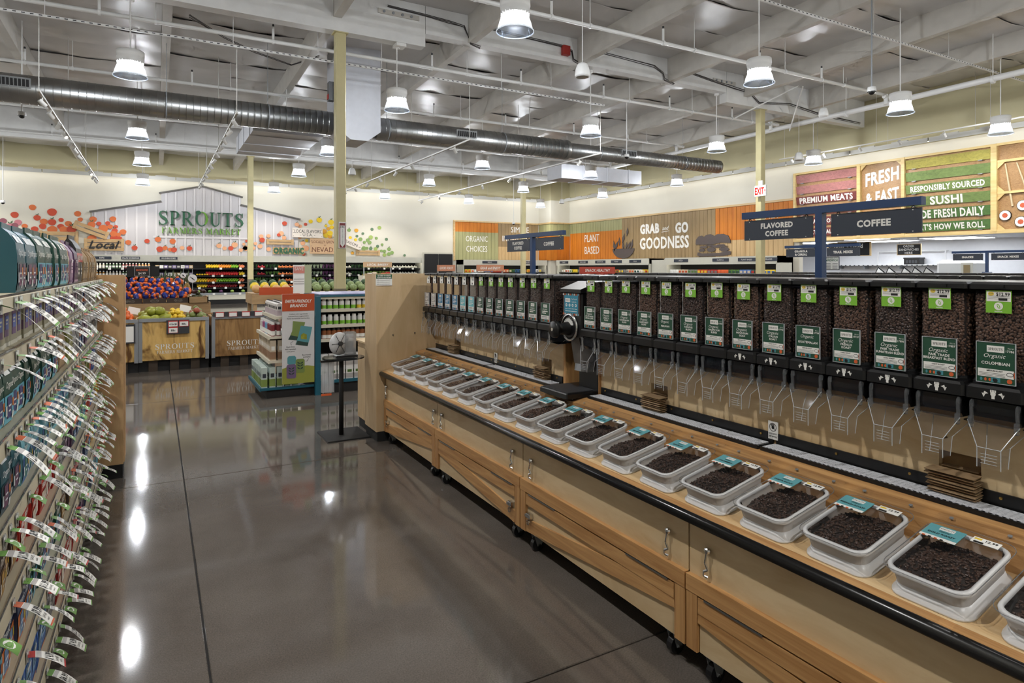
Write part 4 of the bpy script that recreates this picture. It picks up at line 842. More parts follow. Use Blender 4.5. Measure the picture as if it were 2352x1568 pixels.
# ---- cabinets below
units = [(5.49, 4.30), (4.30, 3.06), (3.06, 1.79), (1.79, 0.50)]
ulab = ['maple counter cabinet next to the tall wooden end panel', 'maple counter cabinet second from the tall end panel', 'maple counter cabinet third from the tall end panel', 'maple counter cabinet fourth from the tall end panel']
M_brass = mat('brass_screw', (196, 160, 90), .3, metal=1)
for k, (ya, yb) in enumerate(units):
    t = thing('counter_cabinet', ulab[k], 'cabinet', (1.8, (ya + yb) / 2, 0), 'maple cabinets under the coffee counter')
    W = (ya - yb) / 2 - .004
    MB().box(0, .018, -W, W, .375, .598).build('upper_panel', M_ply, t)
    MB().box(-.022, .02, -W, W, .318, .38).build('top_rail', M_fir, t)
    for s in (-1, 1): MB().box(-.02, .03, s * (W - .028) - .027, s * (W - .028) + .027, .098, .318).build('post', M_firv, t)
    MB().box(.03, .46, -W, W, .11, .598).build('carcass', M_plyv, t)
    MB().box(.16, .46, -W, W, .02, .11).build('plinth_or_shade_block', M_blackm, t)
    dW = W - .06
    dr = MB().box(-.008, .024, -dW, dW, .1, .312).build('door', M_ply, t)
    MB().box(-.02, .006, -dW, dW, .25, .31).build('door_rail', M_fir, dr)
    up = k % 2 == 0      # brace rises towards the camera end on the first and third doors
    p, q = (Vector((-.0085, dW, .135)), Vector((-.0085, -dW, .246))) if up else (Vector((-.0085, dW, .246)), Vector((-.0085, -dW, .135)))
    dd = (q - p) / 2; nn = Vector((0, -dd.z, dd.y)).normalized()
    MB().obox((p + q) / 2, dd, (.0095, 0, 0), nn * .034).build('door_brace', M_fir, dr)
    hs = dW * .72
    for s in (-1, 1): MB().box(-.024, -.018, s * hs - .13, s * hs + .13, .309, .316).build('door_hinge', M_brass if False else M_steel, dr)
    hy = dW - .04 if up else -dW + .04
    h_ = MB().box(-.03, .004, hy - .02, hy + .02, .185, .212); h_.box(-.034, -.03, hy - .012, hy + .03, .19, .206); h_.lathe([(.011, -.003), (.015, -.003), (.015, .003), (.011, .003), (.011, -.003)], (-.03, hy, .165), 12, X_); h_.build('door_hasp', M_chrome, dr)
    for s in (-1, 1):
        ly = s * (W - .1) if k else -s * 0 + s * (W - .04)
        mb = MB().ball((-.012, ly, .5), .013, 8, 6); mb.tube([(-.014, ly, .5), (-.02, ly + .004, .455), (-.014, ly - .004, .43), (-.018, ly + .012, .42), (-.018, ly + .012, .405), (-.01, ly, .4)], .005, 6); mb.build('latch_hook', M_chrome, t)
    for s in (-1, 1):
        cy = s * (W - .1)
        c = MB().cyl((.03, cy - .014, .037), (.03, cy + .014, .037), .037, n=16).build('caster_wheel', M_black, t)
        mb = MB().prism([(.0, .095), (.075, .095), (.045, .03), (.02, .03)], (0, cy - .019, 0), X_, Z_, (0, .003, 0)); mb.prism([(.0, .095), (.075, .095), (.045, .03), (.02, .03)], (0, cy + .016, 0), X_, Z_, (0, .003, 0)); mb.box(0, .08, cy - .03, cy + .03, .092, .098); mb.build('caster_fork', M_grey, c)
        MB().cyl((.03, cy - .03, .037), (.03, cy + .03, .037), .007, n=8).build('caster_axle', M_chrome, c)
# ---- worktop
ct = thing('coffee_counter', 'sloping maple coffee counter top with a black bumper edge', 'counter', (0, 0, 0))
L = Y1C - Y0C
prof = [(1.79, .6), (1.79, .6335), (2.085, .70), (2.085, .70), (2.085, .6), ]
MB().prism([(1.797, .6), (1.797, .635), (2.085, .70), (2.085, .6)], (0, Y0C, 0), X_, Z_, (0, L, 0)).build('sloped_board', M_top, ct)
MB().prism([(1.765, .6), (1.765, .628), (1.796, .635), (1.796, .6)], (0, Y0C, 0), X_, Z_, (0, L, 0)).build('edge_strip', M_fir, ct)
MB().prism([(2.086, .6), (2.086, .785), (2.166, .802), (2.275, .802), (2.275, .6)], (0, Y0C, 0), X_, Z_, (0, L, 0)).build('rear_ledge', M_fir, ct)
MB().cyl((1.757, Y0C, .611), (1.757, Y1C - .01, .611), .0205, n=16).build('bumper', mat('bumper_rubber', (18, 18, 19), .22), ct, True)
# ---- tall end panel and the low box behind it
t = thing('end_panel', 'tall maple end panel closing the coffee counter, with a green notice', 'end panel', (0, 0, 0))
M_epl = M_plyv
MB().box(1.73, 2.85, 5.505, 5.57, .09, 1.506).build('panel_face', M_epl, t); MB().box(1.715, 1.73, 5.5, 5.85, .09, 1.506).build('panel_edge', M_firv if False else M_epl, t); MB().box(1.73, 2.85, 5.57, 5.85, .09, 1.5).build('panel_core', M_epl, t)
MB().box(1.725, 2.85, 5.505, 5.85, 0, .09).build('kick_plate', M_blackm, t)
n_ = MB().box(1.71, 1.86, 5.497, 5.503, 1.4, 1.5).build('notice', M_paper, t)
MB().box(1.712, 1.858, 5.494, 5.497, 1.462, 1.5).build('notice_header', M_dgreen, n_)
mb = MB(); mb.text('BE SURE TO WRITE', (1.785, 5.492, 1.488), X_, Z_, .011, bold=.03, w=.12); mb.text('YOUR PLU ON THE BAG', (1.785, 5.492, 1.471), X_, Z_, .011, bold=.03, w=.13); mb.build('notice_lettering', M_print, n_)
mb = MB()
for k in range(3): mb.box(1.72, 1.74, 5.495, 5.4965, 1.447 - .018 * k, 1.45 - .018 * k); mb.box(1.745, 1.84, 5.495, 5.4965, 1.447 - .018 * k, 1.449 - .018 * k)
mb.build('notice_lines', M_dark, n_)
for (x, z) in ((1.87, .95), (2.08, .96)): MB().cyl((x, 5.497, z), (x, 5.5055, z), .006, n=8).build('screw', M_dark, t)
t = thing('low_bin_box', 'low maple box standing behind the tall end panel', 'box unit', (0, 0, 0))
MB().box(1.75, 2.85, 5.86, 6.22, .09, .84).build('box_body', M_plyv, t); MB().box(1.72, 2.86, 5.86, 6.25, .84, .855).build('box_top', M_ply, t); MB().box(1.76, 2.85, 5.86, 6.2, 0, .09).build('kick_plate', M_blackm, t)
# ---- back panel with bag slots
slots = [1.07, 2.475, 3.56, 4.99]
bpn = thing('back_panel', 'maple back panel below the coffee bins with slots for paper bags', 'back panel', (0, 0, 0))
def bp(a, b_, z0, z1): MB().box(2.277, 2.3, a, b_, z0, z1).build('panel_board', M_ply, bpn)
for (a, b_) in ((Y0C, 2.964), (3.337, 5.498)):
    ss = [s for s in slots if a < s < b_]; e = [a] + sum(([s - .062, s + .062] for s in ss), []) + [b_]
    for i in range(0, len(e), 2): bp(e[i], e[i + 1], .803, 1.076)
    for s in ss: bp(s - .062, s + .062, .803, .878); bp(s - .062, s + .062, .948, 1.076)
for (y, yy) in ((2.964, 2.974), (3.315, 3.337)): MB().box(2.262, 2.55, y, yy, .803, 1.076).build('panel_stile', M_firv, bpn)
M_bagk = mat('kraft_paper', (150, 124, 92), .7, var=.12, scale=20); M_slot = mat('slot_inside', (120, 92, 56), .7)
for s in slots: MB().box(2.3, 2.5, s - .08, s + .08, .86, .96).build('slot_box', M_slot, bpn)
slab = {1.07: 'in the slot under the fair trade coffee', 2.475: 'in the slot midway along the dark roast bins', 3.56: 'in the slot beside the grinder', 4.99: 'in the slot by the tall end panel'}
for s in slots:
    t = thing('paper_bag_stack', 'stack of brown kraft bags ' + slab[s], 'paper bags', (2.264, s, .852), 'kraft bag stacks')
    for i in range(9):
        o = MB(); x = -.045 - .004 * (i % 3); z = -.038 + .0095 * i
        o.prism([(x + jit(.004), z), (.0, z + .004), (.0, z + .007), (x + jit(.004), z + .003)], (0, -.072 + jit(.004), 0), X_, Z_, (0, .144 + jit(.004), 0)); o.build('paper_bag', M_bagk, t)
    MB().prism([(.012, .046), (.2, .056), (.2, .059), (.012, .049)], (0, -.055, 0), X_, Z_, (0, .11, 0)).build('paper_bag', M_bagk, t)
# ---- drip trays
M_grate = mat('white_grate', (214, 216, 222), .4)
tl = ['next to the tall end panel', 'beside the coffee grinder on its far side', 'beside the coffee grinder under the blend bins', 'under the fair trade coffee bins']
for k, (a, b_) in enumerate(((5.46, 4.28), (4.26, 3.36), (2.955, 1.775), (1.76, .35))):
    t = thing('drip_tray', 'long black drip tray with white grating ' + tl[k], 'drip tray', (2.17, b_, .803), 'drip trays below the bins'); Ly = a - b_
    MB().box(0, .104, 0, Ly, 0, .006).box(0, .006, 0, Ly, .006, .014).box(.098, .104, 0, Ly, .006, .055).build('tray', M_black, t)
    mb = MB(); n = 7
    for i in range(n): x = .009 + .0118 * i; mb.box(x, x + .0058, .01, Ly - .01, .01, .016)
    y = .01
    while y < Ly - .012: mb.box(.009, .086, y, y + .0105, .0105, .0155); y += .018
    mb.build('grating', M_grate, t)
    for i in range(int(Ly / .25) + 1): MB().cyl((.095, .06 + i * .27, .04), (.099, .06 + i * .27, .04), .005, n=8).build('screw', M_brass, t) if .06 + i * .27 < Ly else None
t = thing('hand_notice', 'small white do not use hands notice above the grating', 'notice', (2.268, 1.775, .868)); MB().box(0, .003, -.024, .024, -.038, .038).build('card', M_paper, t)
def handcard(t):
    mb = MB(); mb.lathe([(.0155, 0), (.0175, 0), (.0175, .0004), (.0155, .0004)], (-.001, 0, .014), 18, -X_); mb.disc((-.0006, 0, .012), mY, Z_, .007, 10)
    for i in range(4): mb.obox((-.0007, .0055 - .0037 * i, .021), (.0001, 0, 0), (0, .0012, 0), (0, 0, .006))
    mb.obox((-.0009, 0, .014), (.0001, 0, 0), (0, .012, .012), (0, .0008, -.0008)); mb.text('DO NOT', (-.0008, 0, -.014), mY, Z_, .007, bold=.02); mb.text('USE HANDS', (-.0008, 0, -.025), mY, Z_, .007, bold=.02, w=.042); mb.build('printing', M_ink, t)
handcard(t)
t = thing('hand_notice', 'small white do not use hands notice between bags and end panel', 'notice', (2.268, 4.27, .868)); MB().box(0, .003, -.024, .024, -.038, .038).build('card', M_paper, t); handcard(t)
# ---- pans on the counter
mats_bean = [mat('beans_dark', (66, 45, 34), .4, var=.4, scale=70), mat('beans_medium', (88, 60, 43), .45, var=.4, scale=70), mat('beans_light', (122, 92, 68), .5, var=.3, scale=90)]
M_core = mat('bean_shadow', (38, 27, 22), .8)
M_pan = mat('white_pan', (226, 226, 226), .32); M_teal = mat('teal_card', (98, 164, 172), .5); M_orange = mat('print_orange', (212, 96, 48), .5)
def heap(x, y, s): return .044 + .022 * math.exp(-((x - .1) / .1) ** 2 - ((y - .01 * s) / .09) ** 2) + .005 * math.sin(31 * x + s) * math.sin(27 * y + 2 * s)
def inpan(x, y):
    """keep a point inside the rounded corners of the pan"""
    dx, dy = abs(x - .135) - .08, abs(y) - .055
    if dx > 0 and dy > 0:
        r_ = math.hypot(dx, dy)
        if r_ > .034: k = .034 / r_; x = .135 + math.copysign(.08 + dx * k, x - .135); y = math.copysign(.055 + dy * k, y)
    return x, y
def pan_beans(s):
    rd = random.Random(s); mb = MB(); n = 12
    vs = []; 
    for j in range(n + 1):
        for i in range(n + 1):
            x, y = inpan(.016 + .238 * i / n, -.093 + .186 * j / n); vs.append((x, y, heap(x, y, s) - .003))
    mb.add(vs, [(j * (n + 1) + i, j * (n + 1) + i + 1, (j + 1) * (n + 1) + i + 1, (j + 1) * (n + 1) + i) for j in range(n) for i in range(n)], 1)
    for _ in range(680):
        x, y = inpan(rd.uniform(.019, .25), rd.uniform(-.09, .09))
        rot = Matrix.Rotation(rd.uniform(0, 6.28), 3, 'Z') @ Matrix.Rotation(rd.uniform(-.6, .6), 3, 'X')
        mb.ball((x, y, heap(x, y, s) + rd.uniform(-.001, .002)), (.0052, .0037, .0028), 6, 4, 0, rot)
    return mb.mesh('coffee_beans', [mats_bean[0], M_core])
BE = [pan_beans(s) for s in (1, 2, 3)]
mb = MB(); cx = .135
loft(mb, [(rrect(.274, .212, .04, 5, cx), 0), (rrect(.272, .21, .04, 5, cx), .005), (rrect(.256, .194, .036, 5, cx), .013), (rrect(.247, .185, .034, 5, cx), .03)], True, True); ME_pf = mb.mesh('pan_foot', M_pan, True)
mb = MB(); loft(mb, [(rrect(.247, .185, .034, 5, cx), .03), (rrect(.254, .192, .035, 5, cx), .055), (rrect(.262, .2, .036, 5, cx), .078)], False); ME_pw = mb.mesh('pan_wall', M_frost, True)
mb = MB(); loft(mb, [(rrect(.272, .21, .038, 5, cx), .066), (rrect(.276, .214, .04, 5, cx), .078), (rrect(.268, .206, .038, 5, cx), .082), (rrect(.254, .192, .034, 5, cx), .081), (rrect(.254, .192, .034, 5, cx), .072)], False); ME_pr = mb.mesh('pan_rim', M_pan, True)
mb = MB(); loft(mb, [(rrect(.3, .226, .04, 5, cx + .006), .083), (rrect(.28, .21, .04, 5, cx + .006), .087)], False, True); ME_pl = mb.mesh('lid', M_clear2); mb = MB(); e1 = rrect(.3, .226, .04, 5, cx + .006); mb.tube([(x, y, .083) for x, y in e1] + [(e1[0][0], e1[0][1], .083)], .0012, 4); ME_ple = mb.mesh('lid_edge', clear('lid_edge_plastic', trans=.6, body=(220, 222, 224)))
mb = MB(); mb.quad((.285, -.115, .088), (.345, -.115, .088), (.345, .115, .088), (.285, .115, .088)); mb.quad((.345, -.115, .088), (.345, -.115, .084), (.345, .115, .084), (.345, .115, .088)); ME_ph = mb.mesh('lid_hinge', M_clear2)
mb = MB().cyl((.32, 0, .088), (.32, 0, .091), .006, n=8); ME_ps = mb.mesh('hinge_screw', M_grey)
pn = ['HAWAIIAN BLEND', 'GOLD ROAST', 'FRENCH ROAST', 'COSTA RICAN', 'COLOMBIAN', 'BRAZILIAN', 'BREAKFAST', 'HOUSE BLEND']
TILT = R(-12.7)
for k in range(18):
    yc = .762 + .2685 * k - .1
    z0 = .635 + (1.806 - 1.797) * .2257 + .001
    far = 17 - k
    t = thing('coffee_pan', 'lidded white coffee pan on the counter, %s from the tall end panel' % nth(far), 'coffee pan', (1.806, yc, z0), 'coffee pans on the counter'); t.rotation_euler = (0, TILT, jit(.03))
    obj('pan_foot', ME_pf, t); obj('pan_wall', ME_pw, t); obj('pan_rim', ME_pr, t); obj('lid_edge', ME_ple, obj('lid', ME_pl, t)); obj('lid_hinge', ME_ph, t); obj('hinge_screw', ME_ps, t, (0, .075, 0)); obj('hinge_screw', ME_ps, t, (0, -.075, 0))
    o = stuff(obj('coffee_beans', BE[k % 3], t)); 
    if far < 5: setmats(o, [mats_bean[2], mat('ground_core', (84, 62, 46), .8)])
    elif far < 9: setmats(o, [mats_bean[1], M_core])
    c = MB().obox((.225, .055, .0895), (.036, 0, 0), (0, .048, 0), (0, 0, .0008), 0); uy = -X_; ux = mY
    zz = .0905
    uxx, uyy = -Y_, X_
    c.obox((.247, .052, zz), (.008, 0, 0), (0, .02, 0), (0, 0, .0002), 1); c.obox((.194, .055, zz), (.006, 0, 0), (0, .048, 0), (0, 0, .0002), 1)
    c.text('SPROUTS', (.247, .052, zz + .0004), uxx, uyy, .008, 2, w=.036)
    nm = pn[k % 8] if k < 9 else None
    c.text('Ethical', (.232, .052, zz + .0004), uxx, uyy, .008, 2, shear=.3, w=.04)
    if nm: c.text(nm, (.217, .055, zz + .0004), uxx, uyy, .008, 2, bold=.03, w=.085)
    else: c.obox((.217, .055, zz), (.003, 0, 0), (0, .03, 0), (0, 0, .0002), 2)
    for i in range(4): c.obox((.19, .09 - .016 * i, zz + .0003), (.003, 0, 0), (0, .004, 0), (0, 0, .0002), (3, 2)[i % 2])
    c.build('flavour_card', [M_teal, M_paper, M_ink, M_orange], t)
    c = MB().obox((.25, -.045, .0895), (.0145, 0, 0), (0, .034, 0), (0, 0, .0008), 0); c.text('12.99', (.254, -.058, zz + .0004), uxx, uyy, .01, 1, bold=.02); c.obox((.24, -.03, zz), (.004, 0, 0), (0, .012, 0), (0, 0, .0002), 1); c.obox((.256, -.024, zz), (.004, 0, 0), (0, .009, 0), (0, 0, .0002), 2); c.build('price_card', [M_paper, M_ink, mat('print_yellow', (226, 196, 70), .5)], t)
# ---- gravity bins
M_smoke = clear('smoky_plastic', tint=(200, 205, 214), trans=.55, body=(70, 72, 78), rough=.08)
M_hop = clear('hopper_acrylic', fres=.09, trans=.97, body=(220, 224, 230), rough=.05)
M_edgep = mat('clear_plastic_edge', (196, 200, 204), .15, spec=.8)
HF = [(.40, -.072), (.05, -.072), (.018, -.068), (.004, -.06), (0, -.05), (0, .05), (.004, .06), (.018, .068), (.05, .072), (.40, .072)]
mb = MB(); loft(mb, [(HF, 1.222), (HF, 1.49)], False); mb.f = [f for i, f in enumerate(mb.f) if i != 9]; mb.m = mb.m[:len(mb.f)]; ME_hop = mb.mesh('hopper', M_hop)
HI = [(.39, -.068), (.05, -.068), (.022, -.064), (.008, -.056), (.005, -.05), (.005, .05), (.008, .056), (.022, .064), (.05, .068), (.39, .068)]
def bin_beans(s, detail=True):
    rd = random.Random(s); mb = MB(); inner = [(max(x, .008) + (.003 if x < .03 else 0), y * .95) for x, y in HI]
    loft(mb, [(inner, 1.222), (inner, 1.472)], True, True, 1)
    path = [(.1, -.067), (.05, -.067), (.022, -.063), (.008, -.055), (.006, -.048), (.006, .048), (.008, .055), (.022, .063), (.05, .067)]
    pts = []; acc = 0
    for (a, c) in zip(path[:-1], path[1:]):
        Ls = math.hypot(c[0] - a[0], c[1] - a[1]); n = max(1, int(Ls / .0082))
        for i in range(n): pts.append((a[0] + (c[0] - a[0]) * i / n, a[1] + (c[1] - a[1]) * i / n))
    st = .0068; z = 1.226; row = 0
    while z < 1.474:
        for (x, y) in pts:
            rot = Matrix.Rotation(rd.uniform(-1.5, 1.5), 3, 'X') @ Matrix.Rotation(rd.uniform(-.5, .5), 3, 'Z')
            mb.ball((x + rd.uniform(0, .003), y + rd.uniform(-.003, .003) + .002 * (row % 2 * 2 - 1), z + rd.uniform(-.003, .003)), (.003, .0056, .0038), 7, 5, 0, rot)
        z += st; row += 1
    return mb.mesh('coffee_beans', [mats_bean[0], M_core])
BB = [bin_beans(11), bin_beans(12)]
mb = MB(); mb.bbox(-.012, .41, -.074, .074, 1.49, 1.511, .007); mb.box(-.016, .0, -.02, .02, 1.494, 1.503); ME_lid = mb.mesh('lid', M_black)
mb = MB(); loft(mb, [([(x - .012 if x < .05 else x, y * 1.02) for x, y in HF], 1.207), ([(x - .014 if x < .05 else x, y * 1.02) for x, y in HF], 1.216), (HF, 1.224)], True); ME_lip = mb.mesh('hopper_lip', M_clear)
mb = MB(); mb.bbox(-.03, .3, -.0755, .0755, 1.166, 1.207, .008); ME_col = mb.mesh('collar', M_black)
mb = MB(); pr = [(.13, 1.168), (-.006, 1.168), (-.016, 1.14), (-.014, 1.11), (.004, 1.088), (.04, 1.078), (.1, 1.078), (.13, 1.09)]
mb.prism(pr, (0, -.062, 0), X_, Z_, (0, .124, 0)); mb.cyl((.05, -.071, 1.118), (.05, .071, 1.118), .026, n=16); mb.box(-.0165, -.012, -.055, .055, 1.125, 1.16); ME_dis = mb.mesh('dispenser', mat('dispenser_black', (26, 26, 28), .18)); 
mb = MB()
top = [(-.03, -.066), (-.03, .066), (.09, .066), (.09, -.066)]; mid = [(-.055, -.03), (-.055, .03), (.0, .03), (.0, -.03)]; low = [(-.055, -.03), (-.055, .03), (-.012, .03), (-.012, -.03)]
loft(mb, [(low, .972), (mid, 1.03), (top, 1.1)], False)
ME_chu = mb.mesh('chute', M_clear)
mb = MB()
for s in (-1, 1): mb.tube([(-.056, s * .03, .972), (-.056, s * .03, 1.03), (-.031, s * .066, 1.1)], .0013, 5); mb.tube([(-.012, s * .03, .972), (.0, s * .03, 1.03), (.09, s * .066, 1.1)], .0011, 5)
for i in range(4): mb.box(-.0575, -.056, -.02, .02, .985 + .009 * i, .9862 + .009 * i)
mb.tube([(-.056, -.03, 1.03), (-.056, .03, 1.03)], .0012, 5); ME_che = mb.mesh('chute_edge', M_edgep)
mb = MB(); mb.lathe([(.0, -.004), (.011, -.003), (.012, 0), (.008, .003), (0, .004)], (-.024, 0, 1.15), 12, Y_)
mb.obox((-.025, 0, 1.118), (.004, 0, 0), (0, .0035, 0), (-.003, 0, .03)); mb.obox((-.03, 0, 1.095), (.006, 0, 0), (0, .005, 0), (0, 0, .016)); ME_han = mb.mesh('pull_handle', clear('handle_plastic', trans=.72, body=(190, 194, 198), rough=.1))
mb = MB()   # hand and arrows printed on the collar
mb.disc((-.0308, .0, 1.185), mY, Z_, .007, 10); mb.obox((-.0308, 0, 1.177), (.0002, 0, 0), (0, .004, 0), (0, 0, .006))
for i in range(4): mb.obox((-.0308, .006 - .004 * i, 1.193), (.0002, 0, 0), (0, .0014, 0), (0, 0, .004))
for s in (-1, 1): mb.add([(-.031, s * .012, 1.186), (-.031, s * .022, 1.192), (-.031, s * .026, 1.18), (-.031, s * .021, 1.183)], [(0, 1, 2, 3)]); mb.add([(-.031, s * .019, 1.184), (-.031, s * .029, 1.186), (-.031, s * .024, 1.174)], [(0, 1, 2)])
ME_pic = mb.mesh('turn_pictogram', M_print)
M_dg = mat('label_green', (38, 78, 58), .4); M_lime = mat('tag_lime', (128, 190, 58), .45); M_blue = mat('label_blue', (60, 128, 170), .4); M_aqua = mat('label_aqua', (110, 190, 200), .4); M_lgrey = mat('label_grey', (176, 172, 170), .4); M_ltxt = mat('label_print', (240, 238, 232), .5)
names = ['COLOMBIAN', 'FAIR TRADE|BREAKFAST BLEND', 'FAIR TRADE|SUMATRAN BLEND', 'FRENCH|ROAST', 'GUATEMALAN', 'ITALIAN|ROAST', 'MOUNTAIN|GOLD', 'PACIFIC RIM|BLEND', 'PARADISE|BLEND', 'PERUVIAN', 'RAINFOREST|BLEND', 'SCANDINAVIAN|BLEND', 'SPROUTS|BLEND', 'SPROUTS BLEND|SPECIAL DARK']
plu = [17786, 17807, 17806, 17737, 17758, 17742, 17768, 17784, 17788, 17785, 17786, 17788, 17786, 17786]
roast = ['MEDIUM ROAST', 'LIGHT ROAST', 'DARK ROAST', 'DARK ROAST', 'MEDIUM ROAST', 'DARK ROAST', 'MEDIUM ROAST', 'MEDIUM ROAST', 'MEDIUM ROAST', 'MEDIUM ROAST', 'MEDIUM ROAST', 'LIGHT ROAST', 'MEDIUM ROAST', 'DARK ROAST']
def lab_mesh(mb, lines, num, rst, detail):
    """card 97 x 118 mm in plane facing the aisle; materials: 0 field 1 white 2 ink 3 orange 4 teal 5 clear edge"""
    x = -.016; z0, z1, W = 1.216, 1.334, .0485
    mb.box(x, x + .002, -W, W, z0, z1, 0)
    e = .0015
    for (a, b_, c, d_) in ((-W - e, W + e, z1, z1 + e), (-W - e, W + e, z0 - e, z0), (-W - e, -W, z0, z1), (W, W + e, z0, z1)): mb.box(x - .002, x + .004, a, b_, c, d_, 5)
    f_ = x - .0006
    mb.box(f_, x, -.022, .022, z1 - .028, z1 - .009, 1)
    mb.box(f_, x, -W + .003, W - .003, z0 + .017, z0 + .04, 1)
    for i in range(4): mb.disc((f_, W - .012 - .011 * i, z0 + .009), mY, Z_, .0035, 8, (4, 3, 3, 1)[i], .005)
    mb.box(f_, x, -.012, .012, z0 + .003, z0 + .016, 4); mb.disc((f_, -.035, z0 + .009), mY, Z_, .007, 8, 3); mb.disc((f_ - .0003, 0, z0 + .008), mY, Z_, .006, 8, 2); mb.box(f_, x, -W + .001, -W + .004, z0 + .02, z0 + .036, 3)
    g = f_ - .0004
    mb.disc((g, -.036, z0 + .029), mY, Z_, .009, 12, 2, .006); mb.disc((g - .0002, -.036, z0 + .029), mY, Z_, .0075, 12, 1, .0045)
    serif(mb, 'SPROUTS', (g, .018, z1 - .0225), mY, Z_, .008, .036, None, 2)
    mb.text('Organic', (g, .002, z1 - .038), mY, Z_, .0125, 1, shear=.25, w=.055)
    if detail:
        mb.text('PLU #', (g, -.038, z1 - .014), mY, Z_, .004, 1, w=.014); mb.text(str(num), (g, -.036, z1 - .0225), mY, Z_, .0062, 1, bold=.02, w=.022)
        if len(lines) == 1: mb.text(lines[0], (g, 0, z1 - .06), mY, Z_, .0085, 1, bold=.03, w=.09)
        else: mb.text(lines[0], (g, 0, z1 - .0525), mY, Z_, .0078, 1, bold=.03, w=.075); mb.text(lines[1], (g, 0, z1 - .0635), mY, Z_, .0078, 1, bold=.03, w=.092)
        mb.text(rst, (g, .002, z0 + .0355), mY, Z_, .0042, 2, bold=.02, w=.04); 
        for i in range(3): mb.box(g, g + .0002, -.024, .042, z0 + .028 - .004 * i, z0 + .0288 - .004 * i, 2)
    else:
        mb.box(g, g + .0002, -.03, .034, z1 - .055, z1 - .05, 1); mb.box(g, g + .0002, -.01, .034, z1 - .066, z1 - .061, 1); mb.box(g, g + .0002, -.02, .04, z0 + .03, z0 + .033, 2); mb.box(g, g + .0002, -.02, .04, z0 + .022, z0 + .025, 2)
    return mb
def tag_mesh(mb, green=True):
    x = -.006; z0, z1, W = 1.422, 1.488, .0325
    mb.box(x, x + .001, -W, W, z0, z1, 0); g = x - .0005
    mb.box(g, x, -W + .002, W - .002, z0 + (.034 if green else .004), z1 - .003, 1)
    mb.disc((g - .0002, .019, z1 - .01), mY, Z_, .008, 10, 3, .006); mb.text('$12.99', (g - .0003, -.011, z1 - .0105), mY, Z_, .0098, 2, bold=.025, w=.034)
    mb.text('12.99', (g - .0004, .019, z1 - .0095), mY, Z_, .004, 2, w=.012); mb.box(g - .0004, g, -.022, .0, z1 - .029, z1 - .022, 2)
    for i in range(3): mb.box(g - .0003, g, -.028 + .012 * (i == 2), .027, z1 - .017 - .004 * i, z1 - .0163 - .004 * i, 2)
    if green:
        mb.disc((g, 0, z0 + .02), mY, Z_, .0115, 16, 1); mb.disc((g - .0002, 0, z0 + .02), (0, -.8, .35), (0, .35, .8), .0042, 10, 0, .0085); mb.disc((g - .0003, 0, z0 + .02), (0, -.8, .35), (0, .35, .8), .0018, 8, 1, .0062); mb.text('ORGANIC', (g, 0, z0 + .0048), mY, Z_, .0036, 1, bold=.03, w=.02)
    else: mb.disc((g - .0002, 0, z0 + .012), mY, Z_, .008, 10, 2)
    return mb
TM = [M_lime, M_ltxt, M_ink, mat('print_yellow2', (230, 200, 84), .5)]
ME_tag = tag_mesh(MB()).mesh('price_tag', TM); ME_tag2 = tag_mesh(MB(), False).mesh('price_tag', [M_paper, M_ltxt, M_ink, TM[3]])
LM = [M_dg, M_ltxt, M_ink, M_orange, mat('label_teal', (70, 140, 150), .5), M_edgep]
ME_labfar = lab_mesh(MB(), ['', ''], 0, '', False).mesh('product_label', LM)
def bin_(yc, label, lm, tagm, beans, pict, field=None, dark=True):
    t = thing('coffee_bin', label, 'coffee bin', (2.15, yc, 0), 'clear gravity bins of coffee')
    obj('hopper', ME_hop, t); o = stuff(obj('coffee_beans', BB[random.randrange(2)], t)); setmats(o, [mats_bean[beans], M_core])
    obj('lid', ME_lid, t); obj('hopper_lip', ME_lip, t); obj('collar', ME_col, t)
    o = obj('dispenser', ME_dis, t)
    if not dark: setmats(o, [M_smoke])
    c = obj('chute', ME_chu, t); obj('chute_edge', ME_che, c)
    for s in (-1, 1): obj('pull_handle', ME_han, t, (0, s * .058, 0))
    o = obj('product_label', lm, t)
    if field: setmats(o, [field] + LM[1:])
    obj('price_tag', tagm, t, (jit(.001), jit(.005), jit(.003)), (jit(.003), 0, 0))
    if pict: obj('turn_pictogram', ME_pic, o)
for k in range(-1, 14):
    if k < 0: lm = ME_labfar; lab = 'coffee bin beyond the colombian bin, mostly out of the picture'
    else:
        lm = lab_mesh(MB(), names[k].split('|'), plu[k], roast[k], True).mesh('product_label', LM)
        lab = 'clear coffee bin labelled %s, %s from the grinder' % (names[k].replace('|', ' ').lower().replace('sprouts', 'house'), nth(13 - k))
    bin_(.908 + .1522 * k, lab, lm, ME_tag, (0, 1, 1, 0, 1, 0, 0, 1, 1, 0, 0, 1, 0, 0, 0)[k + 1], k < 7, None, k < 7)
for k in range(14):
    far = 13 - k
    fld = None if k < 7 else (M_aqua if k < 9 else M_blue if k < 12 else M_lgrey)
    bin_(3.40 + .153 * k - .048, 'clear coffee bin with %s label, %s from the tall end panel' % ('green' if k < 7 else 'aqua' if k < 9 else 'blue' if k < 12 else 'grey', nth(far)), ME_labfar, ME_tag if k < 7 else ME_tag2, 0 if k < 7 else 1, False, fld, False)
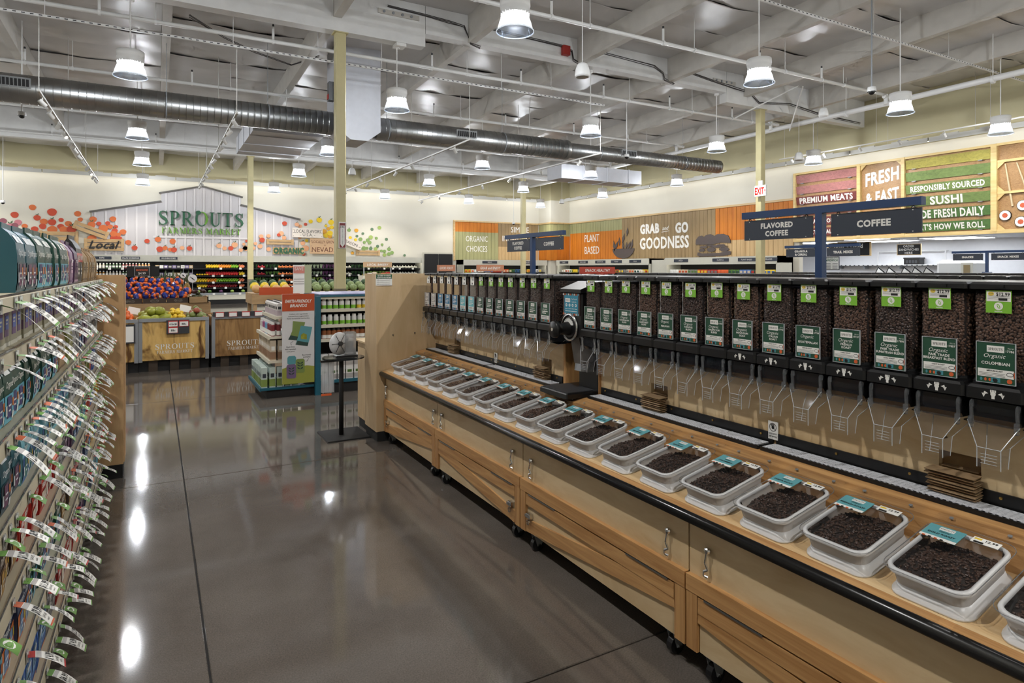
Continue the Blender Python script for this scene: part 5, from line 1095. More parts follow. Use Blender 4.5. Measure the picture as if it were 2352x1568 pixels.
# support of the bins: shelf and rear body, second bank of bins back to back
t = thing('bin_rack', 'black steel rack carrying the coffee bins above the back panel', 'rack', (0, 0, 0))
for (a, b_) in ((.66, 2.962), (3.275, 5.495)): MB().box(2.31, 2.56, a, b_, 1.10, 1.165).build('rack_shelf', M_black, t); MB().box(2.566, 2.6, a, b_, .1, 1.16).build('rack_back', M_plyv, t)
for y in (.7, 2.9, 3.4, 5.4): MB().box(2.602, 2.66, y, y + .04, 0, 1.5).build('rack_post', M_black, t)
for (a, b_) in ((.66, 2.962), (3.275, 5.495)): MB().box(2.566, 2.6, a, b_, 1.46, 1.5).build('rack_rail', M_black, t)
ME_b2 = MB().bbox(0, .42, -.072, .072, 1.202, 1.47, .02, 0).bbox(-.01, .43, -.074, .074, 1.47, 1.5, .01, 1).mesh('bin_back', [mat('bin_contents', (92, 70, 48), .4, var=.4, scale=60), M_black])
for k in range(34):
    o = obj('coffee_bin', ME_b2, None, (2.9, .5 + .1495 * k, 0)); tag(o, 'dark-lidded bulk bin of the bank behind the coffee bins, %s along' % nth(k), 'bulk bin', 'bulk bins behind the coffee bins')
t = thing('bin_rack', 'maple and black base carrying the bank of bulk bins behind the coffee', 'rack', (0, 0, 0)); MB().box(2.86, 3.35, .42, 5.49, .0, 1.2).build('rack_base', M_plyv, t)
# ---- grinder
g = thing('coffee_grinder', 'black upright coffee grinder with chrome dial between the bin banks', 'coffee grinder', (2.14, 3.07, 0))
MB().bbox(0, .45, -.1, .1, 1.15, 1.41, .008).build('upper_body', M_black, g)
mb = MB().prism([(-.012, 1.41), (.45, 1.41), (.45, 1.475), (.12, 1.475), (-.012, 1.43)], (0, -.104, 0), X_, Z_, (0, .208, 0)); mb.build('hopper_lid', M_black, g)
MB().bbox(.12, .45, -.1, .1, .82, 1.15, .008).build('column', M_black, g)
MB().bbox(-.1, .3, -.094, .2, .803, .835, .006).build('base_plate', M_black, g); MB().box(-.085, .1, -.08, .185, .835, .838).build('base_tray', M_dark, g)
lb = MB().box(-.004, 0, -.085, .085, 1.275, 1.405, 0); lb.box(-.0046, -.004, -.07, .07, 1.288, 1.392, 1); lb.box(-.005, -.0046, .01, .06, 1.352, 1.375, 2)
for i in range(4): lb.disc((-.0052, .048 - .032 * i, 1.335), mY, Z_, .009, 12, 2); lb.disc((-.0054, .048 - .032 * i, 1.335), mY, Z_, .004, 8, 1)
for i in range(9): lb.box(-.0046, -.004, .078 - .019 * i, .087 - .019 * i, 1.393, 1.404, (2, 3, 4)[i % 3]); lb.box(-.0046, -.004, .078 - .019 * i, .087 - .019 * i, 1.276, 1.287, (3, 2, 4)[i % 3])
lb.text('The Personal', (-.0052, -.03, 1.372), mY, Z_, .01, 2, w=.055); lb.text('Collection', (-.0052, -.03, 1.356), mY, Z_, .01, 2, w=.045); serif(lb, 'SPROUTS', (-.0053, .055, 1.36), mY, Z_, .008, .04, None, 5)
for i in range(4): lb.box(-.0052, -.0046, .035 - .032 * i, .06 - .032 * i, 1.312, 1.3145, 2)
lb.box(-.0052, -.0046, -.06, .06, 1.298, 1.301, 2)
lb.build('instruction_label', [mat('label_dark_border', (70, 52, 48), .4), mat('label_cyan', (44, 138, 166), .4), M_ltxt, M_orange, mat('label_skyblue', (120, 180, 200), .4), M_ink], g)
dl = MB().lathe([(.072, 0), (.082, .0), (.082, .012), (.072, .014)], (-.001, .012, 1.205), 28, -X_).build('dial_ring', M_chrome, g, True)
MB().lathe([(.0, .012), (.06, .012), (.072, .002)], (-.001, .012, 1.205), 24, -X_).build('dial_face', M_black, dl); 
mb = MB()
for i in range(9): a = R(20 + 17 * i); mb.box(-.0165, -.0145, .012 + .05 * math.cos(a) - .003, .012 + .05 * math.cos(a) + .003, 1.205 + .05 * math.sin(a) - .005, 1.205 + .05 * math.sin(a) + .005)
mb.prism([(.05 * math.cos(R(a)), .05 * math.sin(R(a))) for a in range(15, 166, 15)], (-.0135, .012, 1.205), Y_, Z_, (-.001, 0, 0)); mb.build('dial_scale', M_paper, dl)
MB().lathe([(.0, .12), (.045, .118), (.05, .11), (.05, .095), (.04, .09), (.03, .06), (.042, .02), (.042, .01)], (-.001, .025, 1.195), 22, -X_).build('dial_knob', M_black, dl, True); MB().cyl((-.121, .025, 1.195), (-.124, .025, 1.195), .01, n=10).build('knob_screw', M_chrome, dl)
MB().prism([(.02, 1.15), (.14, 1.15), (.14, 1.0), (.05, .985)], (0, -.045, 0), X_, Z_, (0, .09, 0)).build('spout', mat('spout_grey', (96, 90, 84), .35), g); MB().prism([(.045, .985), (.12, .985), (.09, .94), (.04, .945)], (0, -.03, 0), X_, Z_, (0, .06, 0)).build('bag_clip', M_grey, g)
# ---- aisle signs on navy posts
def tee(x, yc, ya, yb, boards, lab, z=1.84, rest=1.5):
    t = thing('aisle_sign', lab, 'aisle sign', (x, yc, 0), 'navy aisle sign posts')
    MB().box(-.018, .018, -.018, .018, rest, z - .018).build('post', M_navy, t); MB().box(-.018, .018, yb - yc, ya - yc, z - .018, z + .018).build('crossbar', M_navy, t)
    MB().box(-.05, .05, -.05, .05, rest - .012, rest).build('post_foot', M_navy, t)
    for (a, b_, lines) in boards:
        o = MB().box(-.004, .004, b_ - yc, a - yc, z - .135, z - .028).build('sign_board', M_slate, t)
        mb = MB()
        for (s, zz, h) in lines: mb.text(s, (-.0048, (a + b_) / 2 - yc, z - .0815 + zz), mY, Z_, h, bold=.045, w=(a - b_) * .8)
        mb.build('lettering', M_print, o)
        for yy in (a - .035, b_ + .035):
            r_ = MB().lathe([(.006, -.0015), (.009, -.0015), (.009, .0015), (.006, .0015), (.006, -.0015)], (0, yy - yc, z - .027), 12, X_); r_.cyl((0, yy - yc, z - .036), (0, yy - yc, z - .03), .002, n=5); r_.build('hanging_ring', M_black, o)
            for q in (z - .128, z - .036): MB().cyl((-.0055, yy - yc, q), (-.004, yy - yc, q), .0025, n=6).build('rivet', M_print, o)
FC2 = [('FLAVORED', .021, .027), ('COFFEE', -.021, .027)]
tee(2.84, 1.948, 2.412, 1.472, [(2.405, 1.991, FC2), (1.891, 1.478, [('COFFEE', 0, .03)])], 'navy coffee sign post standing behind the near bins', rest=1.2)
tee(2.84, 4.66, 5.134, 4.18, [(5.11, 4.711, FC2), (4.609, 4.191, [('COFFEE', 0, .03)])], 'navy coffee sign post standing behind the bins by the end panel', rest=1.2)
tee(7.4, 5.08, 5.595, 4.56, [(5.58, 5.13, [('GRANOLA', .021, .027), ('& CEREAL', -.021, .027)]), (4.99, 4.56, [('TRAIL MIXES', 0, .03)])], 'navy sign post for granola and trail mixes in the next bulk row')
tee(11.5, 5.01, 5.513, 4.5, [(5.5, 5.065, [('SNACKS', 0, .03)]), (4.95, 4.5, [('SNACK MIXES', 0, .03)])], 'navy sign post for snacks before the deli kitchen', z=1.82)
ME_b3 = MB().bbox(-.3, .3, -.1, .1, 1.15, 1.44, .02, 0).bbox(-.31, .31, -.102, .102, 1.44, 1.48, .01, 1).mesh('bin_row_block', [MATS['bin_contents'], M_black])
for (x, ya, n, lab) in ((7.4, 2.6, 30, 'granola sign'), (11.5, 2.6, 30, 'snacks sign')):
    t = thing('bulk_rack', 'wooden bulk rack under the %s post' % lab, 'rack', (x, 0, 0)); MB().box(-.28, .28, ya - .1, ya + n * .21, 0, 1.148).build('rack_base', M_plyv, t)
    for k in range(n): o = obj('bulk_bin', ME_b3, None, (x, ya + .21 * k, 0)); tag(o, 'black-lidded bulk bin, %s along the rack under the %s' % (nth(k), lab), 'bulk bin', 'bulk bins under the %s' % lab)
# ================================================================ coffee bag shelving beside the camera
XS = -.344
M_shelf = mat('beige_shelf_steel', (196, 186, 160), .45, var=.02)
gd = thing('shelf_unit', 'beige steel shelving packed with coffee bags along the aisle', 'shelving', (0, 0, 0))
RZ = [1.475, 1.325, 1.10, .87, .65, .40, .125]; YA, YE = 1.2, 5.49
for i, z in enumerate(RZ):
    s = MB().box(-.76, XS - .006, YA, YE, z - .022, z).build('shelf_board', M_shelf, gd)
    MB().prism([(XS - .006, z), (XS + .001, z - .002), (XS + .004, z - .04), (XS - .006, z - .042)], (0, YA, 0), X_, Z_, (0, YE - YA, 0)).build('price_channel', M_shelf, s)
    MB().box(XS - .004, XS - .001, YA, YE, z, z + .006).build('shelf_lip', clear('lip_plastic%d' % i, trans=.8), s)
MB().box(-.78, -.76, YA, YE, 0, 1.62).build('back_panel', mat('pegboard_back', (120, 112, 98), .7), gd); MB().box(-.76, XS - .03, YA, YE, 0, .1).build('kick_plate', M_blackm, gd)
for y in (1.2, 2.42, 3.64, 4.86): MB().box(-.762, -.73, y, y + .03, 0, 1.62).build('upright', M_shelf, gd)
t = thing('end_panel', 'maple end panel with black kick closing the coffee bag shelves', 'end panel', (0, 0, 0))
M_epw = wood('maple_end_panel', (196, 160, 116), (172, 134, 92), axis=2, dens=6, stretch=.2)
MB().box(-1.4, -.21, 5.5, 5.56, .1, 1.505).build('panel_face', M_epw, t); MB().box(-1.4, -.205, 5.56, 5.8, .1, 1.5).build('panel_core', M_epw, t); MB().box(-1.4, -.215, 5.495, 5.8, 0, .1).build('kick_plate', M_blackm, t)
# ---- a gusseted bag and a carton, front towards the aisle (+x)
def bag_mesh(kind):
    mb = MB(); W, D, H = .05, .075, .2
    def sec(w_, d_, x0, z): return [(x0, -w_, z), (x0, w_, z), (x0 - d_, w_, z), (x0 - d_, -w_, z)]
    S = [sec(W, D, 0, 0), sec(W * 1.02, D * 1.08, .004, .03), sec(W * 1.02, D * 1.1, .005, .11), sec(W, D * .95, 0, .15), sec(W * .98, D * .45, -.018, .178), sec(W * .97, .008, -.034, .192), sec(W * .97, .006, -.034, .208)]
    vs = sum(S, []); fs = [(3, 2, 1, 0)]
    for k in range(len(S) - 1):
        b_ = 4 * k; fs += [(b_ + i, b_ + (i + 1) % 4, b_ + 4 + (i + 1) % 4, b_ + 4 + i) for i in range(4)]
    fs.append(tuple(range(24, 28))); mb.add(vs, fs, 0)
    def pan(y0, y1, z0, z1, mi, e=.0015):
        def fx(z): return .001 + (.004 * min(1, z / .03) if z < .11 else .005 - .005 * (z - .11) / .04 if z < .15 else -.018 * (z - .15) / .028)
        n = 3
        for i in range(n):
            a, c = z0 + (z1 - z0) * i / n, z0 + (z1 - z0) * (i + 1) / n
            mb.quad((fx(a) + e, y0, a), (fx(a) + e, y1, a), (fx(c) + e, y1, c), (fx(c) + e, y0, c), mi)
    if kind == 0:   # script name, roast panel, art below
        pan(-.05, .05, .005, .09, 1); pan(-.026, .02, .02, .085, 2, .003); pan(-.03, .03, .15, .172, 3); pan(-.046, -.03, .03, .06, 3, .003); pan(.03, .046, .05, .075, 4, .003); pan(.028, .046, .012, .035, 3, .003)
        mb.text('Organic', (.0075, 0, .122), Y_, Z_, .02, 3, bold=.02, shear=.25, w=.08); mb.box(.0085, .0088, -.018, .012, .055, .06, 3); mb.box(.0085, .0088, -.018, .006, .04, .045, 3)
    elif kind == 1: # plain bag with a label
        pan(-.034, .034, .05, .12, 1); pan(-.028, .028, .1, .115, 3, .003); mb.box(.0085, .0088, -.024, .02, .08, .085, 4); mb.box(.0085, .0088, -.024, .01, .066, .07, 4); pan(-.05, .05, .006, .016, 2)
    elif kind == 2: # bold two-colour bag
        pan(-.05, .05, .09, .13, 1); pan(-.035, .035, .025, .08, 2); mb.text('BREW', (.0085, 0, .11), Y_, Z_, .02, 3, bold=.04, w=.085); pan(-.03, .015, .035, .045, 3, .003); pan(-.03, .025, .055, .062, 3, .003)
    return mb.mesh('pouch', [M_dg] * 5, False)
BAGM = [bag_mesh(k) for k in range(3)]
mb = MB().box(-.1, 0, -.05, .05, 0, .123, 0); mb.box(0, .0012, -.028, .028, .03, .105, 1); mb.box(.0012, .002, -.02, .02, .05, .09, 2); mb.box(0, .0012, -.05, .05, 0, .012, 3); mb.box(.002, .0024, -.016, .01, .075, .08, 3); mb.box(.002, .0024, -.016, .004, .065, .069, 3); mb.box(-.1, 0, -.051, -.05, .03, .06, 1)
BOXM = mb.mesh('carton', [M_dg] * 5)
pal = {}
def P_(n, *cs):
    pal[n] = [mat('pack_%s_%d' % (n, i), c, .38 if n not in ('kraft', 'khaki') else .7) for i, c in enumerate(cs)]
P_('green', (32, 72, 60), (96, 170, 190), (62, 58, 110), (220, 222, 214), (206, 112, 48)); P_('teal', (28, 86, 100), (40, 66, 80), (104, 62, 92), (214, 220, 222), (206, 120, 60))
P_('kraft', (156, 128, 92), (178, 156, 122), (120, 96, 70), (200, 186, 160), (70, 62, 56)); P_('khaki', (142, 136, 112), (104, 78, 110), (84, 100, 160), (190, 186, 170), (60, 60, 60))
P_('black', (30, 29, 30), (190, 42, 32), (60, 58, 56), (206, 200, 190), (176, 120, 40)); P_('yellow', (206, 164, 40), (226, 206, 120), (150, 110, 40), (230, 226, 210), (60, 50, 40))
P_('lilac', (150, 120, 150), (206, 170, 190), (110, 80, 120), (230, 220, 226), (80, 60, 80)); P_('plum', (72, 44, 76), (112, 70, 110), (180, 150, 170), (214, 206, 210), (60, 40, 60))
P_('white', (206, 204, 200), (80, 82, 88), (150, 150, 152), (60, 60, 62), (40, 40, 42)); P_('red', (168, 34, 30), (196, 60, 40), (226, 210, 190), (236, 230, 222), (206, 120, 60))
P_('navy', (38, 52, 84), (206, 112, 50), (96, 130, 170), (210, 214, 216), (200, 180, 60)); P_('cyan', (120, 182, 196), (70, 108, 160), (44, 112, 110), (218, 226, 226), (190, 160, 60))
P_('olive', (132, 136, 72), (176, 176, 110), (90, 96, 60), (214, 212, 190), (70, 70, 50)); P_('grey', (122, 120, 120), (160, 158, 156), (90, 92, 98), (206, 206, 204), (60, 60, 64))
P_('brown', (64, 48, 40), (120, 92, 70), (170, 130, 60), (206, 196, 180), (206, 170, 60)); P_('blue', (66, 104, 170), (130, 170, 206), (210, 120, 70), (222, 226, 226), (40, 60, 90))
CN = dict(green='dark green', teal='teal', kraft='kraft', khaki='khaki', black='black', yellow='yellow', lilac='lilac', plum='plum', white='white', red='red', navy='navy', cyan='pale blue', olive='olive', grey='grey', brown='brown', blue='blue')
shelfn = ['top shelf', 'second shelf', 'third shelf', 'fourth shelf', 'fifth shelf', 'sixth shelf', 'bottom shelf']
rows = [
 [('kraft', 11, 1, .088, 1.0), ('black', 2, 2, .15, 1.25), ('plum', 2, 1, .085, 1.05), ('lilac', 2, 1, .085, 1.05), ('yellow', 1, 1, .085, 1.1), ('green', 9, 0, .1, 1.08), ('teal', 4, 0, .1, 1.05)],
 [('grey', 8, 9, .104, 1.0), ('navy', 2, 9, .104, 1.), ('grey', 2, 9, .104, 1.), ('plum', 4, 9, .104, 1.0), ('khaki', 20, 9, .104, 1.0)],
 [('white', 9, 1, .085, .9), ('red', 1, 1, .085, .9), ('plum', 2, 1, .085, .9), ('navy', 3, 2, .1, .9), ('grey', 3, 1, .095, .85), ('olive', 2, 1, .1, .92), ('kraft', 3, 1, .1, .95), ('green', 13, 0, .1, .96), ('teal', 4, 0, .1, .9)],
 [('grey', 2, 1, .09, .85), ('blue', 3, 2, .095, .9), ('red', 2, 1, .095, .85), ('olive', 2, 1, .095, .9), ('kraft', 2, 1, .1, .9), ('grey', 4, 1, .1, .9), ('white', 3, 1, .095, .85), ('cyan', 6, 2, .105, .92), ('cyan', 6, 0, .105, .92), ('teal', 8, 0, .1, .95)],
 [('yellow', 3, 2, .095, .85), ('blue', 3, 1, .1, .9), ('red', 3, 1, .1, .85), ('cyan', 3, 1, .1, .9), ('navy', 4, 2, .1, .88), ('plum', 3, 1, .1, .85), ('white', 3, 2, .1, .85), ('red', 8, 2, .105, .92), ('brown', 5, 0, .105, .92), ('green', 4, 0, .1, .9)],
 [('blue', 3, 1, .1, .95), ('yellow', 3, 2, .1, .95), ('navy', 4, 2, .1, .95), ('grey', 3, 1, .1, .95), ('black', 4, 2, .1, .95), ('brown', 4, 2, .105, 1.0), ('green', 7, 0, .105, 1.05), ('navy', 4, 0, .105, 1.05), ('green', 5, 0, .105, 1.05)],
 [('cyan', 4, 1, .1, 1.0), ('navy', 5, 2, .1, 1.0), ('plum', 4, 1, .1, 1.0), ('red', 8, 2, .11, 1.1), ('grey', 3, 1, .1, 1.), ('blue', 6, 1, .11, 1.05), ('navy', 6, 1, .11, 1.05)]]
for r_, run in enumerate(rows):
    y = YE - .03; cnt = {}
    for (pn_, n, kind, wd, hs) in run:
        for i in range(n):
            if y - wd < 1.75: break
            c = cnt.get((pn_, kind == 9), 0); cnt[(pn_, kind == 9)] = c + 1
            lab = '%s coffee %s, %s of its colour from the end panel on the %s' % (CN[pn_], 'carton' if kind == 9 else 'bag', nth(c), shelfn[r_])
            o = obj('coffee_carton' if kind == 9 else 'coffee_bag', BOXM if kind == 9 else BAGM[kind], None, (XS - .012 - (.02 if r_ == 0 else .012) - abs(jit(.012)), y - wd / 2, RZ[r_] + .0005), (0, 0, jit(.05) if kind != 9 else jit(.01)), (1.0, wd / .104, hs))
            setmats(o, pal[pn_]); tag(o, lab, 'carton' if kind == 9 else 'coffee bag', 'coffee packs on the %s' % shelfn[r_])
            y -= wd
    # second row of packs standing behind, seen over the front ones on the top shelf
for i in range(18):
    pn_ = 'kraft' if i < 8 else 'green'
    o = obj('coffee_bag', BAGM[1 if i < 8 else 0], None, (XS - .15, YE - .1 - .1 * i, RZ[0] + .0005), (0, 0, jit(.1)), (1, .95, 1.06)); setmats(o, pal[pn_]); tag(o, '%s coffee bag, %s in the hidden back row of the top shelf' % (CN[pn_], nth(i)), 'coffee bag', 'back row of coffee bags')
# ---- price flags standing out from the channels
TC = {'red': (186, 52, 50), 'orange': (206, 104, 66), 'green': (106, 152, 70), 'peach': (214, 170, 120)}
TMm = {k: mat('flag_' + k, v, .5) for k, v in TC.items()}
def flag_mesh(price, small, curl):
    """card lying out from the channel into the aisle, face up, drooping at its end"""
    mb = MB(); L = .042 if small else .088; H = .0165; n = 5; pts = []
    for i in range(n + 1):
        q = i / n; pts.append((.003 + L * q, curl * .012 * q * q, .003 - (.02 * q + .05 * q * q) * (L / .1) * (1 + .35 * curl)))
    def P3(x, t_, e):   # x along the card, t_ across it (+ away from the camera end)
        q = max(0, min(1, (x - .003) / L)); k = min(n - 1, int(q * n)); f_ = q * n - k; a, c = pts[k], pts[k + 1]
        return (a[0] + (c[0] - a[0]) * f_, a[1] + (c[1] - a[1]) * f_ + t_, a[2] + (c[2] - a[2]) * f_ + e + .18 * t_ * q)
    for i in range(n):
        x0, x1 = .003 + L * i / n, .003 + L * (i + 1) / n
        for e in (0, .0007): mb.add([P3(x0, -H, e), P3(x1, -H, e), P3(x1, H, e), P3(x0, H, e)], [(0, 1, 2, 3)], 1 if (small or i == 0) else 0)
    if not small:
        def bar(a, c, mi): mb.add([P3(.003 + L * a, -H, .0011), P3(.003 + L * c, -H, .0011), P3(.003 + L * c, H, .0011), P3(.003 + L * a, H, .0011)], [(0, 1, 2, 3)], mi)
        bar(.96, 1, 1); bar(.22, .36, 3)
        for (s, cx_, h, b_) in ((price, .56, .02, .03), ('SAVE', .77, .007, 0.), ('each', .87, .005, 0)):
            vs, fs, x0, x1, y0, y1 = text2d(s, b_); k = h / .72; kx = min(k, H * 1.75 / (x1 - x0))
            mb.add([P3(.003 + L * cx_ - (yy - .36) * k, (xx - (x0 + x1) / 2) * kx, .0015) for xx, yy in vs], fs, 2)
    else:
        vs = [P3(.003 + L * (.5 + .3 * math.cos(2 * math.pi * i / 12)), H * .75 * math.sin(2 * math.pi * i / 12), .0013) for i in range(12)]; mb.add(vs, [tuple(range(12))], 0)
        vs = [P3(.003 + L * (.5 + .12 * math.cos(2 * math.pi * i / 12)), H * .5 * math.sin(2 * math.pi * i / 12), .0017) for i in range(12)]; mb.add(vs, [tuple(range(12))], 1)
    return mb.mesh('card', [M_paper, TMm['red'], M_ink, M_lgrey])
prices = ['$8.99', '$9.99', '$13.99', '$15.49', '$12.99', '$6.99', '$11.99', '$14.99']
FLG = [flag_mesh(p, False, c) for p, c in zip(prices, (-1.1, .4, .9, -.6, 1.2, .2, -1., .7))]; FLS = [flag_mesh('', True, c) for c in (.5, -.5)]
mb = MB().box(-.001, .006, -.001, .0, -.02, .018, 0); mb.box(.0, .002, -.016, .014, -.019, .017, 0); mb.box(.002, .0026, -.013, .011, -.014, .013, 1)
for i in range(5): mb.box(.0026, .0029, -.01 + .004 * i, -.0085 + .004 * i, -.01, .006, 2)
ME_clip = mb.mesh('clip', [clear('clip_plastic', trans=.6), M_paper, M_ink])
pat = ['wwwgggogggwwggww', 'wwogwgrrwgowgwgw', 'ggwggoowwggorrow', 'ggwwgwrrwGGGGGww', 'wrrrrowwGGGogGGG', 'rrwGGwwgwGGGooGw', 'wGGwwGGgggwwwGGo']
for r_ in range(7):
    y = YE - .06; i = 0
    while y > 1.9:
        c = pat[r_][(i * 5 + i // 3) % 16]
        t = thing('price_flag', '%s price flag on the %s, %s from the end panel' % ({'w': 'white and green', 'g': 'white and lime', 'G': 'small green', 'r': 'white and red', 'o': 'white and orange'}[c], shelfn[r_], nth(i)), 'price tag', (XS + .0045, y, RZ[r_] - .02), 'price flags along the %s' % shelfn[r_])
        obj('clip', ME_clip, t)
        o = obj('card', FLS[i % 2] if c == 'G' else FLG[(i * 3 + r_) % 8], t, (0, 0, 0), (jit(.15), jit(.1), jit(.2)))
        setmats(o, [M_paper, {'r': TMm['red'], 'o': TMm['orange']}.get(c, TMm['green']), M_ink, M_lgrey])
        y -= random.choice((.05, .06, .075, .1, .16) if y > 3.6 else (.075, .09, .11, .15, .2)); i += 1
# ================================================================ produce hall and mid-store fixtures
M_burn = wood('scorched_plywood', (222, 184, 112), (190, 146, 76), axis=2, dens=7, stretch=.12, spot=(96, 62, 26), spots=3.2)
M_burn2 = wood('weathered_plywood', (168, 130, 82), (124, 90, 52), axis=2, dens=11, stretch=.08, spot=(110, 78, 44), spots=3.0)
def fr(name, c, r_=.45, var=.15): return mat(name, c, r_, var=var, scale=14)
M_man_o = fr('mandarin_peel', (214, 98, 30)); M_papaya = fr('papaya_skin', (140, 144, 44), var=.3); M_mangoy = fr('yellow_mango_skin', (222, 186, 44)); M_mangog = fr('green_mango_skin', (112, 122, 62), var=.3); M_mangor = fr('red_mango_skin', (150, 70, 50), var=.3)
def ell(name, r, m_, nu=12, nv=8, pear=0):
    mb = MB().ball((0, 0, 0), r, nu, nv)
    if pear: mb.v = [(x, y * (1 - pear * x / r[0]), z * (1 - pear * x / r[0])) for x, y, z in mb.v]
    return mb.mesh(name, m_, True)
def bin_unit(x0, x1, y0, y1, z1, lab, panel, m_, logo=True):
    t = thing('produce_bin', lab, 'produce bin', ((x0 + x1) / 2, y0, 0), 'wooden produce bins'); W = (x1 - x0) / 2; D_ = y1 - y0
    MB().box(-W + .02, W - .02, .01, .03, .17, z1 - .02).build('front_board', m_, t)
    for s in (-1, 1): MB().box(s * (W - .02) - .02, s * (W - .02) + .02, .05, D_, .17, z1 - .02).build('side_board', m_, t); MB().box(s * (W - .025) - .025, s * (W - .025) + .025, 0, .05, .15, z1).build('corner_post', M_grey, t)
    MB().box(-W, W, .08, D_ - .05, 0, .168).build('plinth_or_shade_block', M_blackm, t); MB().box(-W, W, -.005, .04, z1 - .05, z1).build('top_rail', M_grey, t); MB().box(-W, W, D_ - .02, D_, .17, z1).build('back_board', m_, t); MB().box(-W + .02, W - .02, .03, D_ - .02, z1 - .16, z1 - .12).build('bin_floor', m_, t)  # solid black block under the bin added for the shade there
    for s in (-.6, 0, .6): MB().box(s * W - .06, s * W + .06, .04, .1, 0.0, .168).build('skid', mat('skid_wood', (58, 46, 34), .7), t)
    if logo:
        mb = MB(); serif(mb, 'SPROUTS', (-.26, .007, .33), X_, Z_, .08, .53); serif(mb, 'FARMERS MARKET', (-.235, .007, .265), X_, Z_, .045, .48); mb.build('stencil_lettering', M_print, t)
    return t
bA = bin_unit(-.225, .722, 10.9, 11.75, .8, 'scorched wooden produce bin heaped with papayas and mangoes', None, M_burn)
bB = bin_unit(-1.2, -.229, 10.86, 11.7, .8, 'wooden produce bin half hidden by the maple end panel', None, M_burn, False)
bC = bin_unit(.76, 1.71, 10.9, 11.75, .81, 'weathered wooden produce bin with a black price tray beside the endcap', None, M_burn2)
MB().box(.25, .45, -.02, 0, .45, .73).build('price_board', M_dark, bB); MB().box(.27, .43, -.024, -.02, .47, .7).build('price_sheet', M_paper, bB)
pbd = MB().box(-.11, .2, -.03, -.006, .56, .77).build('price_board', M_dark, bA)
for (x, z, a, b_) in ((-.02, .715, '4 for', '$5'), (.125, .715, '', '88c'), (-.02, .62, '', '88c')):
    o = MB().box(x - .066, x + .066, -.034, -.03, z - .046, z + .046).build('price_card', mat('card_red', (186, 52, 50), .5), pbd); MB().box(x - .058, x + .058, -.036, -.034, z - .04, z + .03).build('price_field', M_paper, o); mb = MB(); mb.text((a + b_), (x, -.0375, z - .005), X_, Z_, .03, bold=.02, w=.1); mb.build('price_lettering', M_ink, o)
MB().box(-.46, .46, -.01, .3, .81, .83).box(-.46, .46, -.02, .0, .8, .87).build('price_tray', M_dark, bC)
for k in range(5): o = MB().box(-.42 + .19 * k, -.3 + .19 * k, -.026, -.02, .79, .87).build('price_card', MATS['card_red'], bC); MB().box(-.415 + .19 * k, -.305 + .19 * k, -.028, -.026, .795, .855).build('price_field', M_paper, o)
def pile(me, name, x0, x1, y0, y1, z0, nx, ny, nl, lab, cat, grp, rot=True, mats_=None, dz=None, slope=.0, sc=.1):
    n = 0
    for l in range(nl):
        for j in range(max(1, ny - l)):
            for i in range(max(1, nx - l)):
                x = x0 + (x1 - x0) * (i + .5 + .5 * l + jit(.18)) / nx; y = y0 + (y1 - y0) * (j + .5 + .5 * l + jit(.15)) / max(1, ny)
                o = obj(name, me, None, (x, y, z0 + l * dz + slope * (y - y0) + jit(.006)), (jit(.5), jit(.5), jit(3.1)) if rot else (jit(.15), jit(.15), jit(.3)), [1 + jit(sc)] * 3); tag(o, '%s, %s across, %s row back, %s layer up' % (lab, nth(i), nth(j), nth(l)), cat, grp); n += 1
                if mats_: setmats(o, [random.choice(mats_)])
    return n
ME_pap = ell('papaya', (.1, .062, .06), M_papaya, pear=.18); ME_mang = ell('mango', (.052, .042, .04), M_mangog); ME_or = ell('orange', (.042, .042, .04), M_man_o, 10, 7); ME_smango = ell('mango', (.046, .032, .032), M_mangoy, pear=.1)
pile(ME_pap, 'papaya', -.2, .16, 10.96, 11.5, .78, 3, 3, 2, 'green and yellow papaya in the scorched bin', 'papaya', 'papayas in the scorched bin', dz=.085, slope=.1)
pile(ME_smango, 'mango', .13, .41, 10.95, 11.5, .742, 4, 5, 3, 'small yellow mango in the scorched bin', 'mango', 'yellow mangoes in the bin', dz=.055, slope=.12)
pile(ME_mang, 'mango', .41, .7, 10.95, 11.5, .745, 3, 5, 3, 'green mango in the scorched bin', 'mango', 'green mangoes in the bin', mats_=[M_mangog, M_mangog, M_mangog, M_mangor], dz=.065, slope=.12)
pile(ME_or, 'orange', -.75, -.3, 10.92, 11.5, .745, 5, 5, 3, 'orange in the half hidden bin', 'orange', 'oranges in the half hidden bin', dz=.06, slope=.14)
M_card = mat('white_card', (230, 226, 222), .6)
for (x, y, z, lab) in ((.42, 11.6, .9, 'white tilted price card standing among the mangoes'), (-.3, 11.55, .89, 'white narrow price card leaning over the oranges')): tag(MB().obox((x, y, z), (.08, 0, -.02), (0, .003, 0), (.01, .02, .05)).build('price_card', M_card), lab, 'price card')
